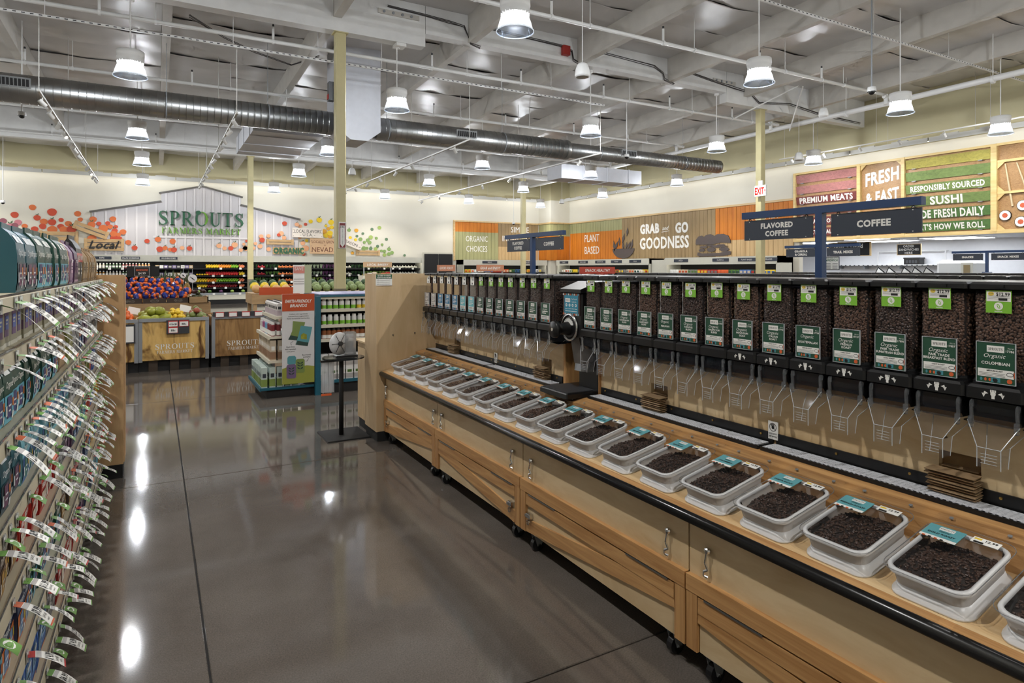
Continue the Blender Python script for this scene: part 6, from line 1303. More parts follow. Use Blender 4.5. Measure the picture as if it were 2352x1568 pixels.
# ---- second tier: mandarin bags in printed cartons on a wooden table
t = thing('produce_table', 'wooden produce table carrying the bagged mandarins', 'table', (-.3, 13.15, 0))
M_tbl = wood('table_board', (176, 146, 106), (150, 118, 80), axis=0, dens=8, stretch=.1)
MB().box(-1.3, 1.2, 0, 1.5, .86, .92).build('table_top', M_tbl, t); MB().box(-1.3, 1.2, .0, .03, .7, .86).build('apron', M_tbl, t)
for (x, y) in ((-1.25, .05), (1.15, .05), (-1.25, 1.4), (1.15, 1.4)): MB().box(x - .04, x + .04, y - .04 + .04, y + .08, 0, .86).build('leg', M_tbl, t)
M_ctn = mat('dark_carton', (58, 44, 36), .6)
for i in range(4):
    t = thing('mandarin_carton', 'dark brown printed carton under the mandarin bags, %s from the squash crate' % nth(3 - i), 'carton', (-.98 + .38 * i + .02, 13.17, .92), 'dark cartons on the produce table')
    MB().box(0, .36, 0, .4, 0, .09).build('carton_tray', M_ctn, t); mb = MB(); mb.lathe([(.062, 0), (.068, 0), (.068, .001), (.062, .001)], (0, 0, 0), 18, Y_); mb.v = [(x + .18, y - .002, z * .4 + .045) for x, y, z in mb.v]; mb.text('SPROUTS', (.18, -.003, .045), X_, Z_, .02, w=.1); mb.build('carton_print', mat('carton_print_grey', (150, 146, 140), .6), t)
mb = MB(); rd = random.Random(5)
for k in range(13): mb.ball((rd.uniform(-.06, .06), rd.uniform(-.05, .05), rd.uniform(-.06, .06)), .035, 8, 6)
ME_mf = mb.mesh('mandarins', M_man_o, True)
mb = MB(); mb.lathe([(.02, -.075), (.062, -.06), (.072, -.02), (.07, .03), (.05, .06), (.015, .075)], (0, 0, 0), 10, Z_); mb.v = [(x * .85, y * 1.2, z * 1.05) for x, y, z in mb.v]
M_mblue = mat('bag_label_blue', (32, 46, 124), .3, var=.2, scale=30)
ME_ml = mb.mesh('label_band', M_mblue)
n = 0
for l in range(4):
    for i in range(10 - l // 2):
        t = thing('mandarin_bag', 'blue-banded net bag of mandarins, %s in the %s tier from below' % (nth(i), nth(l)), 'fruit bag', (-.86 + .145 * i + (l % 2) * .07 + jit(.015), 13.26 + .1 * l, 1.06 + .085 * l + jit(.012)), 'mandarin bags on the produce table'); t.rotation_euler = (jit(.4), jit(.4), jit(.5)); t.scale = (.86, .86, .86)
        stuff(obj('mandarins', ME_mf, t, None, (0, 0, jit(3)))); obj('label_band', ME_ml, t, (-.02, -.012, 0), (jit(.3), 0, jit(.3)))
t = thing('fruit_crate', 'small wooden crate of squash and avocados at the end of the mandarins', 'crate', (.52, 13.1, .92)); 
for (a, b_, c, d_) in ((0, .34, 0, .02), (0, .34, .36, .38), (0, .02, 0, .38), (.32, .34, 0, .38)): MB().box(a, b_, c, d_, 0, .11).build('crate_side', M_tbl, t)
ME_av = ell('avocado', (.045, .035, .035), mat('avocado_skin', (70, 72, 44), .6, var=.3), pear=.15); ME_eg = ell('squash', (.07, .035, .035), mat('eggplant_skin', (64, 36, 34), .3, var=.2), pear=.2)
pile(ME_av, 'avocado', .54, .84, 13.14, 13.46, .965, 3, 4, 3, 'dark avocado in the small crate', 'avocado', 'avocados in the crate', dz=.06)
pile(ME_eg, 'squash', .6, .84, 13.13, 13.36, 1.125, 2, 2, 1, 'brown squash on the avocados', 'squash', 'squash in the crate', dz=.06)
for k in range(5):
    t = thing('pineapple', 'pineapple with spiky grey green crown behind the mandarins, %s along' % nth(k), 'pineapple', (-.0 + .135 * k, 14.1, 1.02), 'pineapples behind the mandarins'); MB().ball((0, 0, .13), (.06, .06, .13), 10, 8).build('fruit', mat('pineapple_skin', (140, 110, 50), .6, var=.3, scale=60), t); mb = MB()
    for i in range(12): a = i * 2.4; r_ = .03 + .005 * (i % 4); mb.add([(0, 0, .24), (r_ * math.cos(a + .5), r_ * math.sin(a + .5), .3), (.1 * math.cos(a), .1 * math.sin(a), .38 + .012 * i), (r_ * math.cos(a - .5), r_ * math.sin(a - .5), .3)], [(0, 1, 2, 3)])
    mb.build('crown', mat('pineapple_leaf', (104, 118, 88), .6), t); MB().box(-.05, .05, -.05, .05, -.1, .01).build('stand_block', M_tbl, t)
t = thing('chalk_sign', 'black mandarin price sign in a dark surround above the fruit table', 'sign', (-.21, 13.9, 0)); MB().box(-.27, .27, 0, .03, 1.4, 1.6).build('sign_back', M_blackm, t); MB().box(-.145, .105, -.012, 0, 1.41, 1.59).build('sign_frame', M_grey, t); MB().box(-.135, .095, -.016, -.012, 1.42, 1.58).build('chalkboard', M_black, t); MB().box(-.03, .03, .0, .03, .92, 1.4).build('sign_post', M_tbl, t)
mb = MB(); mb.text('MANDARINS', (-.02, -.018, 1.525), X_, Z_, .035, 0, bold=.02, w=.19); mb.text('$4.99', (-.02, -.018, 1.465), X_, Z_, .045, 1, w=.12); mb.build('chalk_lettering', [mat('chalk_orange', (206, 92, 50), .6), M_print], t)
for (x, z, r_) in ((.46, 1.42, .05), (.62, 1.36, .08)):
    t = thing('hanging_scale', '%s white dial scale hanging above the squash crate' % ('small' if r_ < .06 else 'large'), 'scale', (x, 13.75, z)); MB().cyl((0, 0, 0), (0, -.04, 0), r_, n=20).build('dial', M_white, t); MB().cyl((0, -.041, 0), (0, -.045, 0), .014, n=8).build('hub', M_dark, t); MB().obox((0, -.043, 0), (r_ * .5, 0, -r_ * .4), (0, .001, 0), (.003, 0, .004)).build('needle', M_dark, t); MB().cyl((0, -.02, r_), (0, -.02, r_ + .1), .006, n=6).cyl((0, -.02, -r_), (0, -.02, 0.93 - z), .008, n=6).build('scale_stem', M_grey, t)
# ---- multi-deck produce case along the back wall
t = case = thing('produce_case', 'long open refrigerated produce case along the back wall', 'refrigerated case', (0, 30.3, 0))
CX0, CX1 = -5.5, 11.9
MB().box(CX0, CX1, 1.0, 1.04, 0, 2.1).build('case_back', M_blackm, t); MB().box(CX0, CX1, .1, 1.04, 1.9, 2.12).build('case_canopy', M_offw, t); MB().box(CX0, CX1, .06, .1, 1.85, 2.12).build('valance', M_offw, t)
MB().box(CX0, CX1, 0, .06, .2, .46).build('front_bumper', M_offw, t); MB().box(CX0, CX1, -.02, .07, .42, .5).build('front_rim', M_grey, t); MB().box(CX0, CX1, .04, .4, 0, .2).build('kick_plate', M_blackm, t); MB().box(CX0, CX1, .06, 1.0, .3, .48).build('deck', M_blackm, t)
SZ = [.72, .96, 1.25, 1.57]
for z in SZ: MB().box(CX0, CX1, .3, 1.0, z - .05, z).build('shelf', M_blackm, t)
for x in (CX0, CX1 - .05): MB().box(x, x + .05, .0, 1.04, 0, 2.12).build('case_end', M_offw, t)
for (x, s) in ((-1.9, 'DIPS'), (-.9, 'SALAD DRESSINGS'), (.47, 'MUSHROOMS')):
    o = MB().box(x - .33, x + .33, .045, .06, 1.94, 2.05).build('case_sign', M_slate, t); mb = MB(); mb.text(s, (x, .042, 1.995), X_, Z_, .06, w=.6, bold=.02); mb.build('lettering', M_print, o)
ld_m = glow('case_tube_light', (255, 250, 240), 16.0); MB().box(CX0 + .1, CX1 - .1, .13, .17, 1.885, 1.899).build('case_light', ld_m, t)
for z in SZ + [.46]:
    x = -3.0
    while x < 11.6:
        if random.random() < .75: MB().box(x - .05, x + .05, (.28 if z > .5 else -.03), (.29 if z > .5 else -.02), z - .06, z + .03).build('price_ticket', M_paper, case)
        x += random.choice((.35, .45, .6))
ME_ap = ell('apple', (.05, .05, .047), M_mangoy, 9, 6)
cols = dict(yellow=fr('apple_yellow', (226, 190, 40)), amber=fr('apple_amber', (226, 140, 40)), lime=fr('apple_green', (120, 172, 40)), red=fr('apple_red', (186, 34, 34)), peach=fr('peach_skin', (224, 130, 90)), dark=fr('plum_skin', (60, 30, 44)), darkred=fr('dark_apple', (120, 20, 26)))
an = dict(yellow='yellow apple', amber='orange', lime='green apple', red='red apple', peach='peach', dark='dark plum', darkred='dark red apple')
sn = ['lowest shelf', 'second shelf', 'third shelf', 'top shelf']
for (x0, x1, sh, c) in ((1.95, 2.45, 3, 'yellow'), (2.45, 2.95, 3, 'amber'), (2.95, 3.3, 3, 'lime'), (3.3, 3.55, 3, 'peach'), (1.95, 3.3, 2, 'red'), (3.3, 3.55, 2, 'yellow'), (1.3, 2.0, 1, 'yellow'), (2.0, 2.35, 1, 'amber'), (2.35, 3.3, 1, 'lime'), (3.3, 3.55, 1, 'peach'), (1.6, 2.0, 0, 'yellow'), (2.0, 3.2, 0, 'darkred'), (3.3, 3.55, 0, 'peach')):
    nn = max(2, round((x1 - x0) / .1))
    for j in range(3):
        for i in range(nn):
            o = obj('apple', ME_ap, None, (x0 + .1 * i + .05 * (j % 2), 30.68 + .09 * j, SZ[sh] + .05 + .04 * j), (jit(1), jit(1), jit(3))); setmats(o, [cols[c]]); tag(o, 'small %s, %s in the %s row on the %s of the case' % (an[c], nth(i), ('front', 'middle', 'back')[j], sn[sh]), 'fruit', '%ss on the %s' % (an[c], sn[sh]))
# bunches of greens and roots
def bunch_mesh(m_, seed, h=.2, w_=.12, n=16, fat=.35):
    rd = random.Random(seed); mb = MB()
    for i in range(n):
        a = rd.uniform(0, 6.28); r_ = rd.uniform(.02, w_); b0 = Vector((rd.uniform(-.04, .04), rd.uniform(-.03, .03), 0)); tip = Vector((r_ * math.cos(a), r_ * math.sin(a) * .6 - .03, h * rd.uniform(.6, 1.1))); md = (b0 + tip) / 2 + Vector((0, 0, .03)); s = Vector((-math.sin(a), math.cos(a), .1)) * h * fat * rd.uniform(.5, 1)
        mb.add([b0, md + s * .6, tip, md - s * .6], [(0, 1, 2, 3)])
    return mb.mesh('bunch', m_)
gm = [mat('leaf_deep', (36, 70, 34), .6, var=.3, scale=20), mat('leaf_mid', (74, 110, 44), .6, var=.3, scale=20), mat('leaf_pale', (130, 156, 72), .6, var=.3, scale=20), mat('leaf_silver', (150, 166, 140), .6, var=.3, scale=20), mat('leaf_purple', (92, 50, 92), .6, var=.3, scale=20), mat('root_orange', (214, 122, 66), .6, var=.2, scale=20), mat('root_red', (166, 36, 48), .5, var=.3, scale=20), mat('root_white', (220, 216, 202), .6, var=.1)]
GB = [bunch_mesh(gm[0], s) for s in (1, 2, 3)]
mb = MB(); rd = random.Random(8)
for k in range(9): mb.ball((rd.uniform(-.1, .1), rd.uniform(-.06, .06), rd.uniform(.03, .12)), rd.uniform(.03, .045), 7, 5)
ME_rt = mb.mesh('bunch', gm[5], True)
gn = ['deep green leafy', 'mid green leafy', 'pale green leafy', 'silvery green leafy', 'purple leafy', 'orange root', 'red root', 'white root']
segs = [(3.75, 4.05, (0, 0, 1, 2)), (4.05, 4.35, (6, 6, 1, 2)), (4.35, 4.95, (0, 1, 0, 1)), (4.95, 6.0, (5, 5, 5, 5)), (6.0, 6.9, (3, 3, 2, 1)), (6.9, 7.7, (4, 4, 4, 4)), (7.7, 8.3, (7, 7, 1, 1)), (8.3, 8.9, (0, 0, 0, 1)), (8.9, 10.3, (2, 2, 2, 1)), (10.3, 11.7, (7, 7, 3, 2))]
vc = {}
for (x0, x1, ks) in segs:
    for sh in range(4):
        k = ks[3 - sh]; nn = max(1, round((x1 - x0) / .16))
        for i in range(nn):
            for j in range(1):
                me = ME_rt if k >= 5 else random.choice(GB)
                o = obj('vegetable_bunch', me, None, (x0 + .16 * i + .08, 30.72, SZ[sh] + .003), (0, 0, jit(.5)), (.85, .9, .95 + jit(.05))); setmats(o, [gm[k]]); vc[(k, sh)] = vc.get((k, sh), -1) + 1; tag(o, '%s vegetable bunch, %s of its kind on the %s of the case' % (gn[k], nth(vc[(k, sh)]), sn[sh]), 'vegetable', '%s bunches on the %s' % (gn[k], sn[sh]))
# lettuce heads, dressing bottles and mushroom packs on the part beside the barn sign
mb = MB().lathe([(.032, 0), (.034, .01), (.034, .1), (.018, .14)], n=10, mi=0, cap0=True); mb.lathe([(.018, .14), (.02, .14), (.02, .18)], n=10, mi=1, cap1=True); mb.lathe([(.035, .03), (.035, .09)], n=10, mi=1); ME_bt = mb.mesh('bottle', [M_mangoy, M_white])
bc = [mat('dressing_cream', (214, 206, 186), .3), mat('dressing_green', (70, 110, 60), .3), mat('dressing_red', (150, 44, 40), .3), mat('dressing_amber', (206, 140, 40), .3)]
for sh in (3, 2):
    for i in range(24):
        o = obj('dressing_bottle', ME_bt, None, (-2.9 + .115 * i, 30.7, SZ[sh] + .001), None, (1.3, 1.3, 1.2)); setmats(o, [bc[(i // 5 + sh) % 4], M_white]); tag(o, 'white-capped dressing bottle, %s on the %s of the produce case' % (nth(i), sn[sh]), 'bottle', 'dressing bottles on the %s' % sn[sh])
mb = MB().box(-.07, .07, 0, .1, 0, .13, 0).box(-.05, .05, -.003, 0, .03, .1, 1); ME_pk = mb.mesh('pack', [M_white, M_white])
for sh in (3, 2, 1):
    for i in range(9):
        o = obj('mushroom_pack', ME_pk, None, (.05 + .16 * i, 30.66, SZ[sh] + .001)); setmats(o, [random.choice([M_white, M_dark, mat('pack_kraft', (190, 160, 116), .6), mat('pack_violet', (120, 100, 160), .5)]), random.choice([M_white, M_lgrey])]); tag(o, 'small mushroom pack, %s on the %s of the produce case' % (nth(i), sn[sh]), 'package', 'mushroom packs on the %s' % sn[sh])
ME_ban = ell('bagged_squash', (.1, .045, .04), cols['yellow'])
for i in range(5): o = obj('yellow_squash', ME_ban, None, (1.57 + .1 * i, 30.7, SZ[2] + .045), (0, 0, 1.4)); tag(o, 'long yellow squash lying on the third shelf of the case, %s along' % nth(i), 'squash', 'yellow squash on the third shelf')
for i in range(22): o = obj('lettuce_head', ell('lettuce', (.08, .08, .07), gm[(2, 1, 4, 2)[i % 4]], 8, 6) if i < 4 else bpy.data.objects['lettuce_head' if i % 4 == 0 else 'lettuce_head.00%d' % (i % 4)].data, None, (1.6 + .45 * i, 30.5, .552)); tag(o, 'round head of lettuce, %s along the lowest deck of the produce case' % nth(i), 'lettuce', 'lettuce heads on the deck')
# ---- melon tables in the middle of the produce hall
M_mel = [mat('melon_striped', (132, 150, 96), .5, var=.35, scale=26), mat('melon_dark', (64, 88, 56), .5, var=.3, scale=20), mat('melon_yellow', (226, 196, 50), .45, var=.1), mat('squash_tan', (206, 160, 104), .5, var=.1), mat('melon_cream', (220, 212, 176), .5, var=.05), mat('pepper_red', (150, 44, 50), .4, var=.3, scale=30)]
ME_mel = ell('melon', (.11, .1, .1), M_mel[0], 12, 8)
mn = ['striped', 'dark green', 'yellow', 'tan', 'cream', 'red']
for (tx0, tx1, ty, lab, sets) in ((2.0, 3.05, 16.2, 'wooden squash table behind the endcap', (3, 2, 1)), (3.45, 5.3, 16.2, 'wooden melon table behind the extinguisher column', (0, 0, 1)), (5.5, 6.85, 16.4, 'wooden table of cream melons behind the tall panel', (4, 1, 5))):
    t = thing('melon_table', lab, 'table', ((tx0 + tx1) / 2, ty, 0)); W = (tx1 - tx0) / 2
    MB().box(-W, W, 0, 1.2, .7, .95).build('table_body', M_tbl, t)
    for sx in (-1, 1):
        for yy in (.06, 1.1): MB().box(sx * (W - .08) - .04, sx * (W - .08) + .04, yy - .04, yy + .04, 0, .7).build('leg', M_tbl, t)
    for l, k in enumerate(sets):
        for i in range(int(2 * W / .228)):
            o = obj('melon', ME_mel, None, (tx0 + .12 + .228 * i + jit(.01), ty + .15 + .26 * l, 1.06 + .06 * l), (jit(1), jit(1), jit(3)), [1 + jit(.04)] * 3); setmats(o, [M_mel[k]]); tag(o, 'round %s melon, %s in the %s row on the table %s' % (mn[k], nth(i), ('front', 'middle', 'back')[l], lab[lab.index('behind'):]), 'melon', '%s melons on the %s' % (mn[k], ' '.join(lab.split()[:3])))
# ---- endcap with cartons and the earth-friendly poster
M_tealp = mat('teal_powder_coat', (24, 92, 112), .4); M_shw = mat('shelf_white', (214, 208, 190), .45); M_rust = mat('rust_header', (188, 76, 32), .5)
ec = thing('endcap', 'teal endcap shelf of cartons with an earth-friendly poster on its side', 'endcap', (0, 0, 0))
EX = [1.25, 1.18, 1.18, 1.08]; EZ = [.975, .74, .45, .13]
for x, z in zip(EX, EZ):
    s = MB().box(x, 1.74, 7.96, 9.0, z - .03, z).build('shelf', M_shw if z > .2 else M_tealp, ec); MB().box(x - .012, x, 7.95, 9.0, z - .035, z + .006).build('shelf_edge', M_shw if z > .2 else M_tealp, s)
MB().box(1.15, 1.74, 7.99, 8.98, 0, .1).build('kick_plate', M_blackm, ec); MB().box(1.741, 1.76, 7.97, 9.0, .1, 1.2).build('back_panel', mat('endcap_back', (150, 60, 36), .6), ec)
MB().box(1.7, 1.765, 7.9, 7.96, 0, 1.21).build('corner_post', M_tealp, ec); MB().box(1.2, 1.72, 8.96, 9.0, 1.2, 1.3).build('header', M_rust, ec)
po = MB().box(1.315, 1.69, 7.915, 7.93, .165, 1.245).build('poster', mat('poster_paper', (214, 214, 216), .5), ec)
MB().box(1.315, 1.69, 7.91, 7.915, 1.04, 1.245).build('poster_header', M_rust, po)
mb = MB(); mb.text('EARTH-FRIENDLY', (1.5025, 7.907, 1.16), X_, Z_, .036, bold=.03, w=.31, shear=.2); mb.text('BRANDS', (1.5025, 7.907, 1.105), X_, Z_, .036, bold=.03, w=.2, shear=.2); mb.build('header_lettering', M_print, po)
mb = MB()
for k, s in enumerate(('Crafted with ingredients', 'sourced from regenerative', 'farms to increase soil fertility')): mb.text(s, (1.5025, 7.912, 1.005 - .027 * k), X_, Z_, .016, w=.3)
for k, s in enumerate(('Made from', '40% upcycled', 'corn germ')): mb.text(s, (1.41, 7.912, .61 - .027 * k), X_, Z_, .016, w=.15)
for k, s in enumerate(('Eco-friendly', 'packaging')): mb.text(s, (1.6, 7.912, .505 - .025 * k), X_, Z_, .016, w=.13)
mb.tube([(1.42, 7.912, .63), (1.415, 7.912, .66), (1.44, 7.912, .675)], .002, 4); mb.tube([(1.62, 7.912, .46), (1.61, 7.912, .43), (1.585, 7.912, .425)], .002, 4); mb.build('poster_lettering', M_ink, po)
def flat(poly, m_, par, name, y=7.912): MB().prism(poly, (0, y, 0), X_, Z_, (0, .002, 0)).build(name, m_, par)
flat([(1.315, .165), (1.69, .165), (1.69, .36), (1.6, .375), (1.5, .36), (1.4, .38), (1.315, .35)], mat('poster_field', (150, 156, 66), .5), po, 'field_print', 7.9125)
c1, c2, c3, c4 = mat('poster_bag_olive', (120, 140, 74), .5), mat('poster_bag_teal', (84, 148, 158), .5), mat('poster_can_plum', (112, 92, 130), .5), mat('poster_dark', (40, 66, 60), .5)
flat([(1.44, .92), (1.58, .9), (1.55, .75), (1.53, .68), (1.39, .7), (1.43, .8)], c1, po, 'snack_bag_print'); flat([(1.385, .7), (1.53, .68), (1.535, .72), (1.41, .75)], c4, po, 'snack_bag_print', 7.911)
flat([(1.53, .86), (1.665, .84), (1.64, .72), (1.61, .61), (1.47, .635), (1.5, .74)], c2, po, 'snack_bag_print', 7.9105); flat([(1.47, .635), (1.61, .61), (1.62, .65), (1.49, .68)], c4, po, 'snack_bag_print', 7.9095); flat([(1.53, .7), (1.6, .69), (1.6, .75), (1.56, .77), (1.53, .75)], M_papaya, po, 'snack_bag_print', 7.909)
for (x0, x1, z0, z1, m_, yy) in ((1.375, 1.475, .4, .5, c2, 7.9115), (1.365, 1.475, .23, .4, c3, 7.9105), (1.47, 1.575, .29, .46, c1, 7.911)):
    flat([(x0, z0 + .012), (x0 + .015, z0), (x1 - .015, z0), (x1, z0 + .012), (x1, z1 - .02), (x1 - .015, z1), (x0 + .015, z1), (x0, z1 - .02)], m_, po, 'can_print', yy); xm = (x0 + x1) / 2
    if z1 < .48:
        for s in (-1, 1):
            for q in (.25, .45, .62): zz = z0 + (z1 - z0) * q; flat([(xm, zz), (xm + s * .03, zz + .012), (xm + s * .034, zz + .03), (xm + s * .008, zz + .018)], c4, po, 'leaf_print', yy - .0015)
def carton_mesh(w_, d_, h, cap=False, roundc=False):
    mb = MB()
    if roundc: mb.lathe([(w_ / 2, 0), (w_ / 2, h * .76), (w_ * .38, h * .84)], n=12, mi=0, cap0=True); mb.lathe([(w_ * .4, h * .84), (w_ * .4, h)], n=10, mi=2, cap1=True); mb.lathe([(w_ / 2 + .0015, h * .05), (w_ / 2 + .0015, h * .38)], n=12, mi=1)
    else:
        mb.box(-w_ / 2, w_ / 2, -d_ / 2, d_ / 2, 0, h * (.86 if cap else 1), 0); mb.box(-w_ / 2 - .001, w_ / 2 + .001, -d_ / 2 - .001, d_ / 2 + .001, h * .06, h * .42, 1); mb.box(-w_ * .3, w_ * .3, -d_ / 2 - .002, -d_ / 2, h * .5, h * .7, 2); mb.box(-w_ / 2 - .002, -w_ / 2, -d_ * .3, d_ * .3, h * .5, h * .7, 2)
        if cap: mb.prism([(-w_ / 2, h * .86), (w_ / 2, h * .86), (0.002, h * .97), (-.002, h * .97)], (0, -d_ / 2, 0), X_, Z_, (0, d_, 0), 0); mb.cyl((0, 0, h * .9), (0, 0, h), w_ * .22, n=10, mi=2)
    return mb.mesh('carton', [M_white, M_lime, M_dark])
CM = [carton_mesh(.066, .066, .17, True), carton_mesh(.055, .055, .165, False, True), carton_mesh(.075, .06, .24), carton_mesh(.075, .075, .24)]
cp = [(mat('carton_white', (220, 216, 212), .5), mat('carton_mauve', (190, 176, 184), .5), M_dark), None, (mat('carton_cream', (198, 184, 162), .5), mat('carton_tanprint', (150, 116, 90), .5), M_paper), (mat('carton_mist', (190, 206, 200), .5), mat('carton_moss', (128, 150, 76), .5), M_slate)]
bq = [(mat('bottle_plum', (150, 70, 120), .35),) , (mat('bottle_sky', (110, 160, 200), .35),), (mat('bottle_wine', (130, 50, 56), .35),), (mat('bottle_pearl', (206, 200, 196), .35),)]
en = ['white carton', 'round bottle', 'cream carton', 'green and white carton']; shn = ['top', 'second', 'third', 'lowest']
for k in range(4):
    st_x = (.078, .066, .088, .088)[k]; st_y = (.078, .068, .075, .09)[k]; ny = int(.98 / st_y); nx = (3, 4, 4, 5)[k]
    for j in range(ny):
        for i in range(nx):
            if j > 0 and i > 1: continue
            o = obj('bottle' if k == 1 else 'carton', CM[k], None, (EX[k] + .045 + st_x * i, 8.01 + st_y * j, EZ[k] + .0008), (0, 0, jit(.08)), (.88, .88, 1.0))
            if k == 1: c = bq[2 if j < 5 else 1 if j < 8 else 0 if j < 11 else 3][0]; setmats(o, [c, M_paper, M_white])
            else: setmats(o, cp[k])
            tag(o, '%s on the %s endcap shelf, %s in, %s back from the poster' % (en[k], shn[k], nth(i), nth(j)), 'bottle' if k == 1 else 'carton', 'packs on the %s endcap shelf' % shn[k])
# ---- teal gondola of jars beside it
gj = thing('jar_shelf', 'teal shelf of white jars between the endcap and the coffee counter', 'shelving', (0, 0, 0))
JZ = [1.045, .85, .675, .16]
for z in JZ: s = MB().box(1.78, 3.6, 7.97, 8.4, z - .025, z).build('shelf', M_shw if z > .2 else M_tealp, gj); MB().box(1.78, 3.6, 7.955, 7.97, z - .035, z + .004).build('price_channel', M_shw if z > .2 else M_tealp, s)
MB().box(1.78, 3.6, 8.4, 8.44, .1, 1.2).build('back_panel', M_blackm, gj); MB().box(1.78, 3.6, 7.99, 8.4, 0, .12).build('kick_plate', M_blackm, gj); MB().box(1.77, 3.6, 7.94, 8.95, 1.2, 1.225).build('top_board', M_tealp, gj); MB().box(1.77, 3.6, 7.96, 7.98, 1.17, 1.2).build('top_fascia', M_shw, gj)
MB().box(1.77, 3.6, 7.96, 8.9, 1.225, 1.235).build('top_covering', mat('lavender_film', (150, 150, 186), .4, var=.3, scale=12), gj)
ME_jar = carton_mesh(.062, .062, .125, False, True); ME_jb = carton_mesh(.09, .07, .16)
for k in range(4):
    n = (20, 18, 16, 12)[k]; st = (.074, .076, .06, .105)[k]
    for i in range(n):
        o = obj('jar' if k < 3 else 'carton', ME_jar if k < 3 else ME_jb, None, (1.83 + st * i, 8.03, JZ[k] + .0008))
        setmats(o, [M_white, M_lime if (k == 1 or i < 6) else M_mel[2], M_white] if k < 2 else [mat('jar_brown', (140, 84, 50), .3), M_paper, M_dark] if k == 2 else [M_white, M_lgrey, gm[1]])
        tag(o, '%s on the %s shelf beside the teal post, %s in line' % (('white jar with lime band', 'white jar with green band', 'brown jar with paper label', 'white tea carton')[k], shn[k], nth(i)), 'jar' if k < 3 else 'carton', 'packs on the %s jar shelf' % shn[k])
for i in range(12): o = obj('carton', ME_jb, None, (1.83 + .105 * i, 8.03, JZ[3] + .1625)); setmats(o, [M_white, M_lgrey, gm[1]]); tag(o, 'white tea carton stacked second high beside the teal post, %s in line' % nth(i), 'carton', 'upper tea cartons on the jar shelf')
ps = thing('poster_stand', 'tall white and green standee rising behind the rust-coloured poster', 'standee', (1.6, 8.55, 1.3)); MB().box(-.04, .1, 0, .02, -.07, .3).build('front_face', M_paper, ps); MB().box(-.04, .1, -.003, 0, .19, .28).build('red_band', mat('standee_red', (206, 130, 116), .5), ps); MB().box(.1, .19, 0, .15, -.07, .3).build('side_face', mat('standee_green', (168, 176, 140), .5), ps)
mb = MB(); mb.text('SAVE', (.03, -.004, .25), X_, Z_, .04, w=.11); mb.build('standee_lettering', M_print, ps); MB().box(-.035, .095, -.002, 0, .05, .06).box(-.035, .095, -.002, 0, .08, .09).box(-.035, .095, -.002, 0, .11, .12).build('standee_lines', M_lgrey, ps)
# ---- bag stand in front of the end panel
st = thing('bag_stand', 'black pedestal stand with a twist tie reel and plastic bags', 'stand', (1.5, 5.88, 0))
MB().bbox(-.17, .22, -.2, .23, 0, .012, .004).build('base_plate', M_blackm, st); MB().cyl((0, 0, .012), (0, 0, .72), .021, n=16).build('pole', M_blackm, st, True); MB().cyl((.02, 0, .72), (.02, 0, .732), .19, n=28).build('glass_shelf', clear('smoked_glass', trans=.75, body=(90, 94, 96)), st)
MB().bbox(-.06, .14, -.06, .06, .732, .75, .004).build('reel_bracket', M_black, st)
rl = MB().lathe([(.0, 0), (.1, 0), (.105, .006), (.105, .02), (.0, .022)], (-.03, -.02, .86), 30, Vector((.35, -.94, 0))).build('tie_reel', mat('reel_white', (206, 208, 210), .3), st, True)
MB().lathe([(0, .024), (.022, .024), (.022, .04), (0, .042)], (-.03, -.02, .86), 14, Vector((.35, -.94, 0))).build('reel_hub', M_dark, rl)
for a in (0, 60, 120): u = Vector((.94 * math.cos(R(a)), .35 * math.cos(R(a)), math.sin(R(a)))); MB().obox(Vector((-.03, -.02, .86)) + Vector((.35, -.94, 0)) * .0245, u * .09, Vector((.35, -.94, 0)) * .001, u.cross(Vector((.35, -.94, 0))) * .002).build('reel_spoke', M_dark, rl)
MB().box(.03, .13, -.03, .06, .75, .96).build('tie_box', clear('tie_box_plastic', trans=.5, body=(190, 192, 194)), st)
mb = MB(); rd = random.Random(3)
for i in range(9): x = -.19 + .011 * i; mb.add([(x, -.05 + rd.uniform(-.01, .01), .72), (x + .02, -.06 + rd.uniform(-.01, .01), .7), (x + .014 + rd.uniform(-.01, .01), -.07, .42), (x - .01, -.06, .43)], [(0, 1, 2, 3)])
mb.build('plastic_bags', clear('thin_film', trans=.5, body=(216, 218, 220), rough=.2), st); MB().box(-.2, -.11, -.085, -.075, .4, .418).build('bag_clip', M_orange, st)
MB().box(-.2, .0, -.07, -.03, .7, .72).build('bag_hanger', M_black, st)
